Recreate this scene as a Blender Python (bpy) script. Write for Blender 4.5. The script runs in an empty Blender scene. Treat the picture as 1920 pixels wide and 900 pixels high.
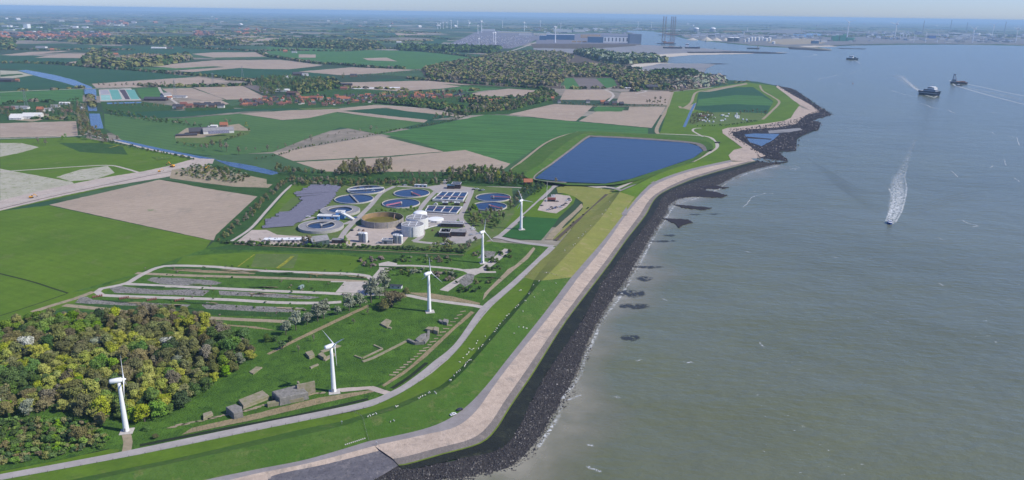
import bpy, math, random, colorsys
import numpy as np
from mathutils import Vector, Matrix
from mathutils.geometry import tessellate_polygon
R = random.Random(7)
sc = bpy.context.scene
COL = sc.collection
# ------------------------------------------------------------------ camera
H = 250.0; F = 1400.0; HY = 24.0
ROLL = math.atan(28/1920)
PITCH = math.atan((450-HY)*math.cos(ROLL)/F)
_c, _s = math.cos(ROLL), math.sin(ROLL)
FW = Vector((0, math.cos(PITCH), -math.sin(PITCH))); UP = Vector((0, math.sin(PITCH), math.cos(PITCH))); RT = Vector((1, 0, 0))
def W(px, py, z=0.0):
    """where the sight line of a photo pixel meets the height z"""
    x = (px-960)/F; y = -(py-450)/F
    d = RT*(x*_c-y*_s) + UP*(x*_s+y*_c) + FW
    t = (z-H)/d.z
    return Vector((d.x*t, d.y*t, z))
def mpp(px, py):
    return (W(px, py)-Vector((0, 0, H))).dot(FW)/F
cd = bpy.data.cameras.new('camera'); cam = bpy.data.objects.new('camera', cd); COL.objects.link(cam)
cd.sensor_width = 36; cd.lens = 36*F/1920; cd.clip_start = 1; cd.clip_end = 300000
r2 = RT*_c + UP*_s; u2 = -RT*_s + UP*_c
m = Matrix((r2, u2, -FW)).transposed().to_4x4(); m.translation = (0, 0, H)
cam.matrix_world = m
sc.camera = cam
# ------------------------------------------------------------------ light
SUN_AZ = math.radians(-14); SUN_EL = math.radians(43)
world = bpy.data.worlds.new('World'); sc.world = world; world.use_nodes = True
nt = world.node_tree; nt.nodes.clear()
sky = nt.nodes.new('ShaderNodeTexSky'); sky.sky_type = 'NISHITA'; sky.sun_disc = False
sky.sun_elevation = SUN_EL; sky.sun_rotation = math.pi/2-SUN_AZ
sky.altitude = 250; sky.air_density = 1.0; sky.dust_density = 0.4; sky.ozone_density = 3.0
bg = nt.nodes.new('ShaderNodeBackground'); bg.inputs[1].default_value = 0.082
wo = nt.nodes.new('ShaderNodeOutputWorld')
tint = nt.nodes.new('ShaderNodeMix'); tint.data_type = 'RGBA'; tint.blend_type = 'MULTIPLY'; tint.inputs['Factor'].default_value = 1.0
tint.inputs['B'].default_value = (0.77, 0.95, 1.5, 1); nt.links.new(sky.outputs[0], tint.inputs['A'])
nt.links.new(tint.outputs['Result'], bg.inputs[0]); nt.links.new(bg.outputs[0], wo.inputs[0])
sl = bpy.data.lights.new('sun', 'SUN'); sl.energy = 4.0; sl.angle = math.radians(0.5); sl.color = (1, 0.935, 0.81)
so = bpy.data.objects.new('sun', sl); COL.objects.link(so)
sdir = Vector((math.cos(SUN_EL)*math.cos(SUN_AZ), math.cos(SUN_EL)*math.sin(SUN_AZ), math.sin(SUN_EL)))
so.rotation_euler = sdir.to_track_quat('Z', 'Y').to_euler()
so.location = (300, 300, 600)
sc.view_settings.view_transform = 'Standard'; sc.view_settings.look = 'None'
sc.view_settings.exposure = 0.42; sc.view_settings.gamma = 1.0
sc.cycles.max_bounces = 4; sc.cycles.diffuse_bounces = 2; sc.cycles.glossy_bounces = 2
sc.cycles.transparent_max_bounces = 16; sc.cycles.volume_bounces = 0; sc.cycles.caustics_reflective = False
# ------------------------------------------------------------------ helpers
def tag(o, label=None, cat=None, group=None, kind=None):
    if label: o['label'] = label
    if cat: o['category'] = cat
    if group: o['group'] = group
    if kind: o['kind'] = kind
    return o
def link(o, parent=None):
    COL.objects.link(o)
    if parent is not None: o.parent = parent
    return o
def thing(name, label, cat, loc=(0, 0, 0), rz=0, group=None):
    o = link(bpy.data.objects.new(name, None)); o.empty_display_size = 1
    o.location = loc; o.rotation_euler = (0, 0, rz)
    return tag(o, label, cat, group)
def copy_tree(o, parent=None):
    c = o.copy(); link(c, parent)
    for ch in o.children: copy_tree(ch, c)
    return c
class N:
    """tiny node-graph helper"""
    def __init__(s, name):
        s.m = bpy.data.materials.new(name); s.m.use_nodes = True; s.t = s.m.node_tree; s.t.nodes.clear()
        s.out = s.t.nodes.new('ShaderNodeOutputMaterial'); s.geo = None
    def n(s, typ, **kw):
        x = s.t.nodes.new('ShaderNode'+typ)
        for k, v in kw.items(): setattr(x, k, v)
        return x
    def l(s, a, b): s.t.links.new(a, b)
    def pos(s):
        if s.geo is None: s.geo = s.n('NewGeometry')
        return s.geo.outputs['Position']
    def put(s, sock, v):
        if hasattr(v, 'is_output'): s.l(v, sock)
        elif isinstance(v, (tuple, list)) and len(v) == 3 and sock.type == 'RGBA': sock.default_value = (*v, 1)
        else: sock.default_value = v
    def math(s, op, a, b=None, clamp=False):
        x = s.n('Math', operation=op, use_clamp=clamp); s.put(x.inputs[0], a)
        if b is not None: s.put(x.inputs[1], b)
        return x.outputs[0]
    def map(s, v, scale=(1, 1, 1), rz=0, loc=(0, 0, 0)):
        x = s.n('Mapping'); s.l(v, x.inputs[0]); x.inputs['Scale'].default_value = scale
        x.inputs['Rotation'].default_value = (0, 0, rz); x.inputs['Location'].default_value = loc
        return x.outputs[0]
    def noise(s, v, scale, detail=4, rough=0.6, dist=0.0):
        x = s.n('TexNoise'); s.l(v, x.inputs['Vector']); x.inputs['Scale'].default_value = scale
        x.inputs['Detail'].default_value = detail; x.inputs['Roughness'].default_value = rough; x.inputs['Distortion'].default_value = dist
        return x.outputs['Fac']
    def ramp(s, f, a, b, c0=0.0, c1=1.0):
        x = s.n('MapRange'); s.put(x.inputs[0], f); x.inputs[1].default_value = a; x.inputs[2].default_value = b
        x.inputs[3].default_value = c0; x.inputs[4].default_value = c1; x.clamp = True
        return x.outputs[0]
    def mix(s, f, a, b, mode='MIX'):
        x = s.n('Mix', data_type='RGBA', blend_type=mode); s.put(x.inputs['Factor'], f); s.put(x.inputs['A'], a); s.put(x.inputs['B'], b)
        return x.outputs['Result']
    def surf(s, col, rough=0.9, spec=0.2, bump=None, bdist=1.0, bstr=1.0, metal=0.0, alpha=None):
        p = s.n('BsdfPrincipled'); s.put(p.inputs['Base Color'], col); s.put(p.inputs['Roughness'], rough)
        p.inputs['Specular IOR Level'].default_value = spec; p.inputs['Metallic'].default_value = metal
        if bump is not None:
            b = s.n('Bump'); s.put(b.inputs['Height'], bump); b.inputs['Distance'].default_value = bdist; b.inputs['Strength'].default_value = bstr
            s.l(b.outputs[0], p.inputs['Normal'])
        if alpha is not None: s.put(p.inputs['Alpha'], alpha)
        s.l(p.outputs[0], s.out.inputs[0]); return s.m
MATS = {}
def land(name, c1, c2=None, c3=None, scale=0.02, stripes=None, speck=None, fine=0.35, rough=0.95, bump=0.0, seed=0):
    """ground: two-tone noise at a large scale, a fine grain, optional cultivation stripes and specks"""
    if name in MATS: return MATS[name]
    g = N(name); P = g.map(g.pos(), loc=(seed*37.1, seed*91.7, 0))
    if c2 is None: c2 = tuple(x*0.8 for x in c1)
    col = g.mix(g.ramp(g.noise(P, scale, 5, 0.62), 0.36, 0.64), c1, c2)
    if c3: col = g.mix(g.ramp(g.noise(P, scale*2.7, 4, 0.7, 0.5), 0.55, 0.68), col, c3)
    col = g.mix(g.ramp(g.noise(P, 0.09, 5, 0.72), 0.34, 0.66, 0.0, 0.38), col, tuple(v*0.55 for v in c1))
    if stripes:
        for ang, per, amt in stripes:
            w = g.map(g.pos(), rz=math.radians(-ang))
            x = g.n('SeparateXYZ'); g.l(w, x.inputs[0])
            wob = g.math('MULTIPLY', g.noise(P, 0.01, 2), per*0.7)
            t = g.math('SINE', g.math('MULTIPLY', g.math('ADD', x.outputs[1], wob), 2*math.pi/per))
            t2 = g.math('MULTIPLY', t, g.ramp(g.noise(P, scale*3, 3), 0.3, 0.7, 0.3, 1.0))
            col = g.mix(1.0, col, g.n('CombineColor').outputs[0], 'MULTIPLY') if False else g.mix(g.ramp(t2, 0.05, 0.8, 0, amt*1.25), col, tuple(v*0.45 for v in c1))
    if speck:
        sc_, lo, hi, cs = speck
        col = g.mix(g.ramp(g.noise(P, sc_, 4, 0.7), lo, hi), col, cs)
    fn = g.noise(P, 0.35, 6, 0.75)
    col = g.mix(g.ramp(fn, 0.3, 0.72, 0.0, fine), col, tuple(v*0.35 for v in c1))
    b = g.noise(P, 0.8, 4) if bump else None
    MATS[name] = g.surf(col, rough, 0.1, b, bump or 1.0, 1.0)
    return MATS[name]
def plain(name, c, rough=0.7, spec=0.3, var=0.18, scale=0.5, metal=0.0, hue=None):
    if name in MATS: return MATS[name]
    g = N(name); tc = g.n('TexCoord')
    f = g.noise(tc.outputs['Object'], scale, 5, 0.65)
    col = g.mix(g.ramp(f, 0.35, 0.7), c, hue or tuple(v*(1-var*1.6) for v in c))
    MATS[name] = g.surf(col, rough, spec, metal=metal)
    return MATS[name]
def leafmat(name, c1, c2, rnd=0.35):
    if name in MATS: return MATS[name]
    g = N(name); oi = g.n('ObjectInfo'); tc = g.n('TexCoord'); at = g.n('Attribute', attribute_name='rnd')
    rv = g.math('FRACT', g.math('ADD', oi.outputs['Random'], at.outputs['Fac']))
    c1 = tuple(v*1.42 for v in c1); c2 = tuple(v*1.42 for v in c2); col = g.mix(g.ramp(g.noise(tc.outputs['Object'], 0.45, 3, 0.6), 0.35, 0.65), c1, c2)
    hs = g.n('HueSaturation'); g.l(col, hs.inputs['Color'])
    g.l(g.ramp(rv, 0, 1, 1-rnd, 1+rnd), hs.inputs['Value'])
    g.l(g.ramp(g.math('FRACT', g.math('MULTIPLY', rv, 7.3)), 0, 1, 0.485, 0.512), hs.inputs['Hue'])
    g.l(g.ramp(g.math('FRACT', g.math('MULTIPLY', rv, 3.7)), 0, 1, 0.85, 1.12), hs.inputs['Saturation'])
    MATS[name] = g.surf(hs.outputs[0], 0.85, 0.1)
    return MATS[name]
def mesh_obj(name, V, Fc, mat, parent=None, smooth=False, mi=None):
    me = bpy.data.meshes.new(name)
    me.from_pydata([tuple(v) for v in V], [], Fc)
    for mm in (mat if isinstance(mat, (list, tuple)) else [mat]): me.materials.append(mm)
    if mi is not None: me.polygons.foreach_set('material_index', mi)
    if smooth: me.polygons.foreach_set('use_smooth', [True]*len(me.polygons))
    me.update()
    return link(bpy.data.objects.new(name, me), parent)
class MB:
    def __init__(s): s.V = []; s.F = []; s.mi = []; s.cur = 0
    def mat(s, i): s.cur = i; return s
    def add(s, vs, fs):
        k = len(s.V); s.V += [Vector(v) for v in vs]; s.F += [[i+k for i in f] for f in fs]; s.mi += [s.cur]*len(fs); return s
    def box(s, cx, cy, z0, sx, sy, sz, rz=0, taper=1.0):
        c, n = math.cos(rz), math.sin(rz); vs = []
        for z, t in ((z0, 1), (z0+sz, taper)):
            for a, b in ((-1, -1), (1, -1), (1, 1), (-1, 1)):
                x, y = a*sx/2*t, b*sy/2*t; vs.append((cx+x*c-y*n, cy+x*n+y*c, z))
        return s.add(vs, [[3, 2, 1, 0], [4, 5, 6, 7], [0, 1, 5, 4], [1, 2, 6, 5], [2, 3, 7, 6], [3, 0, 4, 7]])
    def cyl(s, x, y, z0, r0, h, r1=None, n=16, cap=True, base=False):
        r1 = r0 if r1 is None else r1; vs = []
        for z, r in ((z0, r0), (z0+h, r1)):
            vs += [(x+r*math.cos(2*math.pi*i/n), y+r*math.sin(2*math.pi*i/n), z) for i in range(n)]
        fs = [[i, (i+1) % n, n+(i+1) % n, n+i] for i in range(n)]
        if cap: fs.append([n+i for i in range(n)])
        if base: fs.append([i for i in reversed(range(n))])
        return s.add(vs, fs)
    def dome(s, x, y, z0, r, h, n=16, k=4):
        vs = []; fs = []
        for j in range(k):
            a = math.pi/2*j/k
            vs += [(x+r*math.cos(a)*math.cos(2*math.pi*i/n), y+r*math.cos(a)*math.sin(2*math.pi*i/n), z0+h*math.sin(a)) for i in range(n)]
        vs.append((x, y, z0+h))
        for j in range(k-1):
            fs += [[j*n+i, j*n+(i+1) % n, (j+1)*n+(i+1) % n, (j+1)*n+i] for i in range(n)]
        fs += [[(k-1)*n+i, (k-1)*n+(i+1) % n, k*n] for i in range(n)]
        return s.add(vs, fs)
    def ring(s, x, y, z0, ri, ro, h, n=64):
        vs = []
        for r, z in ((ro, z0), (ro, z0+h), (ri, z0+h), (ri, z0)):
            vs += [(x+r*math.cos(2*math.pi*i/n), y+r*math.sin(2*math.pi*i/n), z) for i in range(n)]
        fs = []
        for k in range(3):
            fs += [[k*n+i, k*n+(i+1) % n, (k+1)*n+(i+1) % n, (k+1)*n+i] for i in range(n)]
        return s.add(vs, fs)
    def beam(s, p, q, w, h=None):
        p, q = Vector(p), Vector(q); h = h or w; d = (q-p).normalized()
        u = d.cross(Vector((0, 0, 1)))
        if u.length < 1e-3: u = Vector((1, 0, 0))
        u.normalize(); v = u.cross(d).normalized(); vs = []
        for o in (p, q):
            for a, b in ((-1, -1), (1, -1), (1, 1), (-1, 1)): vs.append(o+u*a*w/2+v*b*h/2)
        return s.add(vs, [[0, 1, 2, 3], [7, 6, 5, 4], [0, 4, 5, 1], [1, 5, 6, 2], [2, 6, 7, 3], [3, 7, 4, 0]])
    def tube(s, p, q, r0, r1, n=10):
        p, q = Vector(p), Vector(q); d = (q-p).normalized(); u = d.orthogonal().normalized(); v = d.cross(u); vs = []
        for o, r in ((p, r0), (q, r1)):
            vs += [o+u*r*math.cos(2*math.pi*i/n)+v*r*math.sin(2*math.pi*i/n) for i in range(n)]
        return s.add(vs, [[i, (i+1) % n, n+(i+1) % n, n+i] for i in range(n)]+[[n+i for i in range(n)], [i for i in reversed(range(n))]])
    def gable(s, w, d, z0, hr, ov=0.4, cx=0, cy=0, hip=0.0, rz=0):
        """ridge along x"""
        a, b = w/2+ov, d/2+ov; t = a*hip
        vs = [(-a, -b, z0), (a, -b, z0), (a, b, z0), (-a, b, z0), (-a+t, 0, z0+hr), (a-t, 0, z0+hr)]
        c, n = math.cos(rz), math.sin(rz)
        vs = [(cx+x*c-y*n, cy+x*n+y*c, z) for x, y, z in vs]
        return s.add(vs, [[0, 1, 5, 4], [2, 3, 4, 5], [3, 0, 4], [1, 2, 5], [3, 2, 1, 0]])
    def prism(s, pts, z0, h):
        n = len(pts); area = sum(pts[i][0]*pts[(i+1) % n][1]-pts[(i+1) % n][0]*pts[i][1] for i in range(n))
        if area < 0: pts = pts[::-1]
        vs = [(p[0], p[1], z0) for p in pts]+[(p[0], p[1], z0+h) for p in pts]
        return s.add(vs, [[i, (i+1) % n, n+(i+1) % n, n+i] for i in range(n)]+[[n+i for i in range(n)]])
    def build(s, name, mat, parent=None, smooth=False):
        return mesh_obj(name, s.V, s.F, mat, parent, smooth, s.mi if isinstance(mat, (list, tuple)) else None)
LZ = [0.10]
def densify(pts, closed=True, px=7, jit=0.25, seed=1):
    r = random.Random(seed); out = []; n = len(pts)
    for i in range(n if closed else n-1):
        a, b = pts[i], pts[(i+1) % n]; L = math.hypot(b[0]-a[0], b[1]-a[1]); k = max(1, int(L/px))
        for j in range(k):
            t = j/k; x = a[0]+(b[0]-a[0])*t; y = a[1]+(b[1]-a[1])*t
            if j and jit: x += r.uniform(-jit, jit); y += r.uniform(-jit, jit)*0.6
            out.append((x, y))
    if not closed: out.append(pts[-1])
    return out
def sheet(name, px, mat, z=None, jit=0.4, kind='structure', **kw):
    if z is None: z = LZ[0]; LZ[0] += 0.0025
    pts = [W(x, y, z) for x, y in densify(px, True, 7, jit, int(px[0][0]*3+px[0][1]))]
    tr = tessellate_polygon([[Vector((p.x, p.y, 0)) for p in pts]])
    Fc = []
    for a, b, c in tr:
        A, B, C = pts[a], pts[b], pts[c]
        Fc.append([a, b, c] if (B-A).cross(C-A).z > 0 else [a, c, b])
    o = mesh_obj(name, pts, Fc, mat); tag(o, kind=kind, **kw); return o
def smoothline(P, step):
    """Catmull-Rom through world points"""
    out = []; n = len(P)
    for i in range(n-1):
        p0 = P[max(i-1, 0)]; p1 = P[i]; p2 = P[i+1]; p3 = P[min(i+2, n-1)]
        k = max(1, int((p2-p1).length/step))
        for j in range(k):
            t = j/k; out.append(0.5*((2*p1)+(p2-p0)*t+(2*p0-5*p1+4*p2-p3)*t*t+(3*p1-p0-3*p2+p3)*t**3))
    out.append(P[-1]); return out
def strip(name, px, width, mat, z=None, kind='structure', step=6, jit=0.0, **kw):
    if z is None: z = LZ[0]; LZ[0] += 0.0025
    P = smoothline([W(x, y, z) for x, y in px], step); r = random.Random(len(P)); V = []; Fc = []
    for i, p in enumerate(P):
        d = (P[min(i+1, len(P)-1)]-P[max(i-1, 0)]); d.z = 0; d.normalize(); nrm = Vector((-d.y, d.x, 0))
        w = width/2
        V += [p+nrm*(w+r.uniform(-jit, jit)), p-nrm*(w+r.uniform(-jit, jit))]
    for i in range(len(P)-1): Fc.append([2*i+1, 2*i+3, 2*i+2, 2*i])
    for v in V: v.z = z
    o = mesh_obj(name, V, Fc, mat); tag(o, kind=kind, **kw); return o
def sheets(name, px, mat, **kw): return sheet(name, px, mat, **kw)
def inpoly(x, y, P):
    c = False; n = len(P); j = n-1
    for i in range(n):
        if (P[i][1] > y) != (P[j][1] > y) and x < (P[j][0]-P[i][0])*(y-P[i][1])/(P[j][1]-P[i][1])+P[i][0]: c = not c
        j = i
    return c
# ------------------------------------------------------------------ air
def haze_box():
    g = N('haze_air'); v = g.n('VolumePrincipled')
    v.inputs['Color'].default_value = (0.50, 0.76, 1.0, 1); v.inputs['Density'].default_value = 0.000045
    v.inputs['Anisotropy'].default_value = 0.0
    g.l(v.outputs[0], g.out.inputs['Volume'])
    b = MB(); b.box(0, 20000, -1.5, 120000, 84000, 262.0)
    o = b.build('haze', g.m); tag(o, 'thin blue haze over the whole coast and horizon', kind='stuff')
haze_box()
# ------------------------------------------------------------------ ground materials
def country_mat():
    g = N('far_farmland'); P = g.pos()
    wob = g.n('TexNoise'); g.l(P, wob.inputs['Vector']); wob.inputs['Scale'].default_value = 0.0012
    mp = g.map(P, scale=(0.0021, 0.0032, 0), rz=0.5)
    vo = g.n('TexVoronoi', distance='CHEBYCHEV'); g.l(mp, vo.inputs['Vector']); vo.inputs['Scale'].default_value = 1.0; vo.inputs['Randomness'].default_value = 0.85
    sp = g.n('SeparateColor'); g.l(vo.outputs['Color'], sp.inputs[0])
    cr = g.n('ValToRGB'); cr.color_ramp.interpolation = 'CONSTANT'; g.l(sp.outputs[0], cr.inputs[0])
    e = cr.color_ramp.elements; e[0].position = 0; e[0].color = (0.035, 0.07, 0.035, 1)
    for p, c in ((0.2, (0.05, 0.11, 0.045)), (0.38, (0.03, 0.085, 0.04)), (0.52, (0.27, 0.23, 0.19)), (0.66, (0.06, 0.12, 0.05)), (0.78, (0.04, 0.06, 0.035)), (0.9, (0.30, 0.27, 0.22))):
        x = e.new(p); x.color = (*c, 1)
    e[len(e)-1].color = (0.28, 0.25, 0.2, 1)
    col = g.mix(g.ramp(g.noise(P, 0.004, 6, 0.7), 0.5, 0.64, 0, 0.75), cr.outputs[0], (0.035, 0.06, 0.03))
    col = g.mix(g.ramp(g.noise(P, 0.03, 5, 0.7), 0.35, 0.7, 0, 0.5), col, (0.03, 0.05, 0.02))
    return g.surf(col, 0.95, 0.1)
GR = [(-70000, -8000), (70000, -8000), (70000, 100000), (-70000, 100000)]
mesh_obj('ground', [(x, y, 0) for x, y in GR], [[0, 1, 2, 3]], country_mat())['kind'] = 'structure'
# haze box ends at y=62 km, ground is kept inside it
bpy.data.objects['ground'].data.vertices[0].co = (-59000, -8000, 0); bpy.data.objects['ground'].data.vertices[1].co = (59000, -8000, 0)
bpy.data.objects['ground'].data.vertices[2].co = (59000, 61500, 0); bpy.data.objects['ground'].data.vertices[3].co = (-59000, 61500, 0)
G1 = land('grass_bright', (0.115, 0.2, 0.018), (0.085, 0.16, 0.016), (0.13, 0.185, 0.04), 0.012, stripes=[(-24, 10, 0.14), (60, 33, 0.1)], speck=(0.05, 0.62, 0.75, (0.05, 0.12, 0.02)))
G1b = land('grass_mown', (0.12, 0.21, 0.02), (0.095, 0.17, 0.02), (0.15, 0.2, 0.045), 0.03, speck=(0.12, 0.6, 0.75, (0.06, 0.13, 0.02)), fine=0.4)
G2 = land('crop_green', (0.075, 0.19, 0.05), (0.06, 0.155, 0.045), None, 0.006, stripes=[(-12, 24, 0.45), (-12, 61, 0.3)], fine=0.2)
G2b = land('crop_green_pale', (0.085, 0.17, 0.05), (0.065, 0.14, 0.045), None, 0.008, stripes=[(-30, 21, 0.25)], fine=0.2, seed=3)
G3 = land('crop_dark', (0.033, 0.1, 0.045), (0.027, 0.085, 0.04), None, 0.006, stripes=[(-20, 18, 0.2)], fine=0.2)
G4 = land('dry_grass', (0.245, 0.25, 0.065), (0.2, 0.23, 0.055), (0.3, 0.27, 0.11), 0.02, speck=(0.3, 0.6, 0.75, (0.12, 0.16, 0.04)), fine=0.25)
G5 = land('meadow_rough', (0.06, 0.145, 0.024), (0.045, 0.105, 0.02), (0.09, 0.165, 0.035), 0.03, speck=(0.16, 0.55, 0.68, (0.028, 0.07, 0.018)), fine=0.5, bump=1.2)
G6 = land('verge_dark', (0.05, 0.12, 0.03), (0.035, 0.085, 0.022), (0.09, 0.13, 0.045), 0.05, fine=0.5, bump=1.0)
G7 = land('slope_grass', (0.07, 0.155, 0.022), (0.095, 0.165, 0.032), (0.16, 0.19, 0.06), 0.035, speck=(0.2, 0.58, 0.7, (0.045, 0.105, 0.018)), fine=0.45, bump=0.5)
G8 = land('park_grass', (0.12, 0.17, 0.05), (0.095, 0.16, 0.035), (0.17, 0.19, 0.08), 0.03, fine=0.35)
S1 = land('ploughed_soil', (0.41, 0.325, 0.25), (0.345, 0.275, 0.215), (0.44, 0.37, 0.29), 0.006, stripes=[(-17, 13, 0.12), (-17, 47, 0.12)], fine=0.2)
S1b = land('seedbed', (0.415, 0.335, 0.255), (0.36, 0.29, 0.22), (0.32, 0.27, 0.21), 0.009, stripes=[(35, 11, 0.14)], fine=0.25, speck=(0.03, 0.66, 0.72, (0.15, 0.2, 0.09)), seed=5)
S2 = land('soil_dark', (0.2, 0.17, 0.16), (0.17, 0.145, 0.13), None, 0.01, stripes=[(60, 16, 0.3)], fine=0.25)
S3 = land('bare_pale', (0.47, 0.45, 0.36), (0.38, 0.37, 0.27), (0.24, 0.27, 0.13), 0.025, speck=(0.12, 0.55, 0.66, (0.22, 0.25, 0.12)), fine=0.4)
S4 = land('building_sand', (0.52, 0.44, 0.38), (0.44, 0.38, 0.33), (0.36, 0.31, 0.27), 0.03, speck=(0.3, 0.62, 0.72, (0.27, 0.24, 0.2)), fine=0.35)
S5 = land('sandy_track', (0.38, 0.31, 0.22), (0.32, 0.27, 0.18), (0.16, 0.2, 0.08), 0.06, fine=0.4)
S6 = land('beach_sand', (0.58, 0.52, 0.42), (0.5, 0.45, 0.38), None, 0.01, fine=0.2)
S7 = land('reed_bed', (0.36, 0.29, 0.17), (0.29, 0.24, 0.14), (0.15, 0.16, 0.07), 0.08, fine=0.5, bump=1.0)
P1 = land('road_grey', (0.40, 0.37, 0.35), (0.36, 0.335, 0.32), None, 0.05, fine=0.3)
P2 = land('concrete_pale', (0.52, 0.47, 0.42), (0.46, 0.42, 0.37), (0.36, 0.33, 0.28), 0.08, fine=0.4)
P3 = land('asphalt_path', (0.29, 0.27, 0.265), (0.26, 0.24, 0.235), None, 0.05, fine=0.3)
RV = land('revetment', (0.55, 0.445, 0.36), (0.46, 0.375, 0.31), (0.30, 0.27, 0.24), 0.03, stripes=[(30, 9, 0.12), (-58, 9, 0.08)], speck=(0.25, 0.6, 0.72, (0.24, 0.2, 0.17)), fine=0.5, bump=0.4)
RV2 = land('revetment_lower', (0.24, 0.21, 0.19), (0.18, 0.165, 0.155), (0.3, 0.26, 0.23), 0.06, fine=0.5, bump=0.5)
RV3 = land('basalt_slope', (0.17, 0.165, 0.18), (0.13, 0.125, 0.145), (0.25, 0.23, 0.23), 0.08, speck=(0.7, 0.55, 0.68, (0.07, 0.07, 0.09)), fine=0.6, bump=0.4)
AL = land('algae_green', (0.16, 0.22, 0.03), (0.12, 0.16, 0.03), None, 0.1, fine=0.4)
WE = land('seaweed', (0.022, 0.025, 0.02), (0.032, 0.036, 0.026), (0.055, 0.06, 0.035), 0.05, fine=0.5, rough=0.6, bump=0.5)
BK = land('wet_rock_bed', (0.045, 0.042, 0.045), (0.06, 0.055, 0.055), (0.10, 0.09, 0.085), 0.1, speck=(0.6, 0.6, 0.7, (0.2, 0.18, 0.16)), fine=0.6, bump=0.8)
BKd = land('wet_mud_black', (0.035, 0.032, 0.04), (0.05, 0.045, 0.05), None, 0.04, fine=0.5)
MUD = land('mud_flat', (0.24, 0.235, 0.22), (0.3, 0.28, 0.26), (0.14, 0.135, 0.13), 0.006, fine=0.2, rough=0.5)
BR = land('brown_scrub_ground', (0.13, 0.1, 0.08), (0.1, 0.085, 0.06), (0.07, 0.09, 0.04), 0.03, fine=0.4)
def water(name, deep, shallow=None, bscale=0.25, bstr=0.35, rough=0.12):
    g = N(name); P = g.pos()
    col = deep
    col = g.mix(g.ramp(g.noise(P, 0.004, 5, 0.6, 0.4), 0.35, 0.7), deep, tuple(v*0.8 for v in deep))
    if shallow:
        at = g.n('Attribute', attribute_name='shallow')
        f = g.math('MULTIPLY', at.outputs['Fac'], g.ramp(g.noise(P, 0.02, 4), 0.3, 0.6, 0.55, 1.0))
        col = g.mix(f, col, shallow)
    mp = g.map(P, scale=(0.7, 1.3, 1), rz=0.35)
    w1 = g.noise(mp, bscale, 5, 0.6); w2 = g.noise(mp, bscale*0.15, 3, 0.55)
    h = g.math('ADD', g.math('MULTIPLY', w1, 0.9), g.math('MULTIPLY', w2, 2.6))
    if name == 'sea_water':
        col = g.mix(g.ramp(g.noise(g.map(P, scale=(0.35, 1.2, 1), rz=0.5), 0.006, 5, 0.65, 1.2), 0.42, 0.62, 0, 0.55), col, (0.13, 0.145, 0.095))
        col = g.mix(g.ramp(g.noise(mp, 0.05, 5, 0.7), 0.35, 0.7, 0, 0.35), col, (0.1, 0.11, 0.07))
        fo = g.math('MULTIPLY', g.ramp(g.noise(mp, 0.22, 4, 0.7), 0.66, 0.72), g.ramp(g.noise(P, 0.008, 3, 0.6), 0.52, 0.62))
        col = g.mix(fo, col, (0.6, 0.62, 0.6))
    return g.surf(col, rough, 0.36 if name == 'tank_water' else 0.45, h, 1.0, bstr)
SEA = water('sea_water', (0.125, 0.135, 0.06), None, 0.13, 1.1, 0.22)
POND = water('reservoir_water', (0.003, 0.015, 0.045), None, 0.35, 0.22, 0.25)
CAN = water('canal_water', (0.03, 0.06, 0.11), None, 0.3, 0.3, 0.2)
TANK = water('tank_water', (0.006, 0.016, 0.04), None, 0.5, 0.08, 0.08)
# ------------------------------------------------------------------ sea
WL = [(640,990),(730,925),(790,905),(860,899),(900,893),(930,888),(960,877),(1002,840),(1030,800),(1045,776),(1050,747),(1072,718),(1085,700),(1092,670),(1112,630),(1120,605),(1155,560),(1168,540),(1182,517),(1200,485),(1215,455),(1224,440),(1242,412),(1252,395),(1264,380),(1300,371),(1345,352),(1362,338),(1400,322),(1457,308)]
COAST = [(1425,302),(1420,298),(1440,300),(1478,303),(1462,290),(1460,285),(1493,282),(1493,262),(1510,252),(1535,243),(1539,230),(1522,226),(1559,215),(1547,207),(1510,182),(1487,167),(1453,160),(1420,153),(1362,150),(1345,147),(1305,139),(1262,137),(1222,140),(1200,134),(1172,128),(1195,119),(1250,118),(1254,113),(1235,107),(1198,104),(1130,104),(1060,99),(1040,93),(1100,86),(1200,84),(1201,66),(1175,62),(1176,57),(1225,59),(1260,66),(1286,73),(1330,78),(1400,85),(1440,88),(1500,91),(1560,94.8),(1558,92),(1530,88),(1600,85.5),(1700,84),(1800,83.6),(1920,86),(2300,93),(3200,120)]
bound = WL+COAST+[(3200, 1200), (600, 1200)]
sheet('sea', bound, SEA, z=0.06, jit=0.4)
# shallow turbid water along the rocks: ribbon with a fading 'shallow' attribute
def shallows():
    g = N('silty_shallows'); P = g.pos(); at = g.n('Attribute', attribute_name='shallow')
    a = g.math('MULTIPLY', at.outputs['Fac'], g.ramp(g.noise(P, 0.025, 4, 0.6), 0.25, 0.6, 0.2, 1.0), True)
    mt = g.surf((0.33, 0.31, 0.235), 0.25, 0.4, alpha=a)
    C = [W(x, y, 0.09) for x, y in WL[2:]]
    C = smoothline(C, 6); V = []; A = []; Fc = []; K = 5
    for i, p in enumerate(C):
        d = C[min(i+2, len(C)-1)]-C[max(i-2, 0)]; d.normalize(); n = Vector((d.y, -d.x, 0))
        wd = 46+14*math.sin(i*0.13)+9*math.sin(i*0.41)
        for k in range(K+1):
            q = p+n*(wd*k/K-9); V.append((q.x, q.y, 0.09)); A.append(max(0, (1-k/K))**1.1*1.0)
    for i in range(len(C)-1):
        for k in range(K):
            a_ = i*(K+1)+k; Fc.append([a_, a_+1, a_+K+2, a_+K+1])
    o = mesh_obj('shallow_water', V, Fc, mt); o['kind'] = 'structure'
    t = o.data.attributes.new('shallow', 'FLOAT', 'POINT'); t.data.foreach_set('value', A)
shallows()
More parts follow.
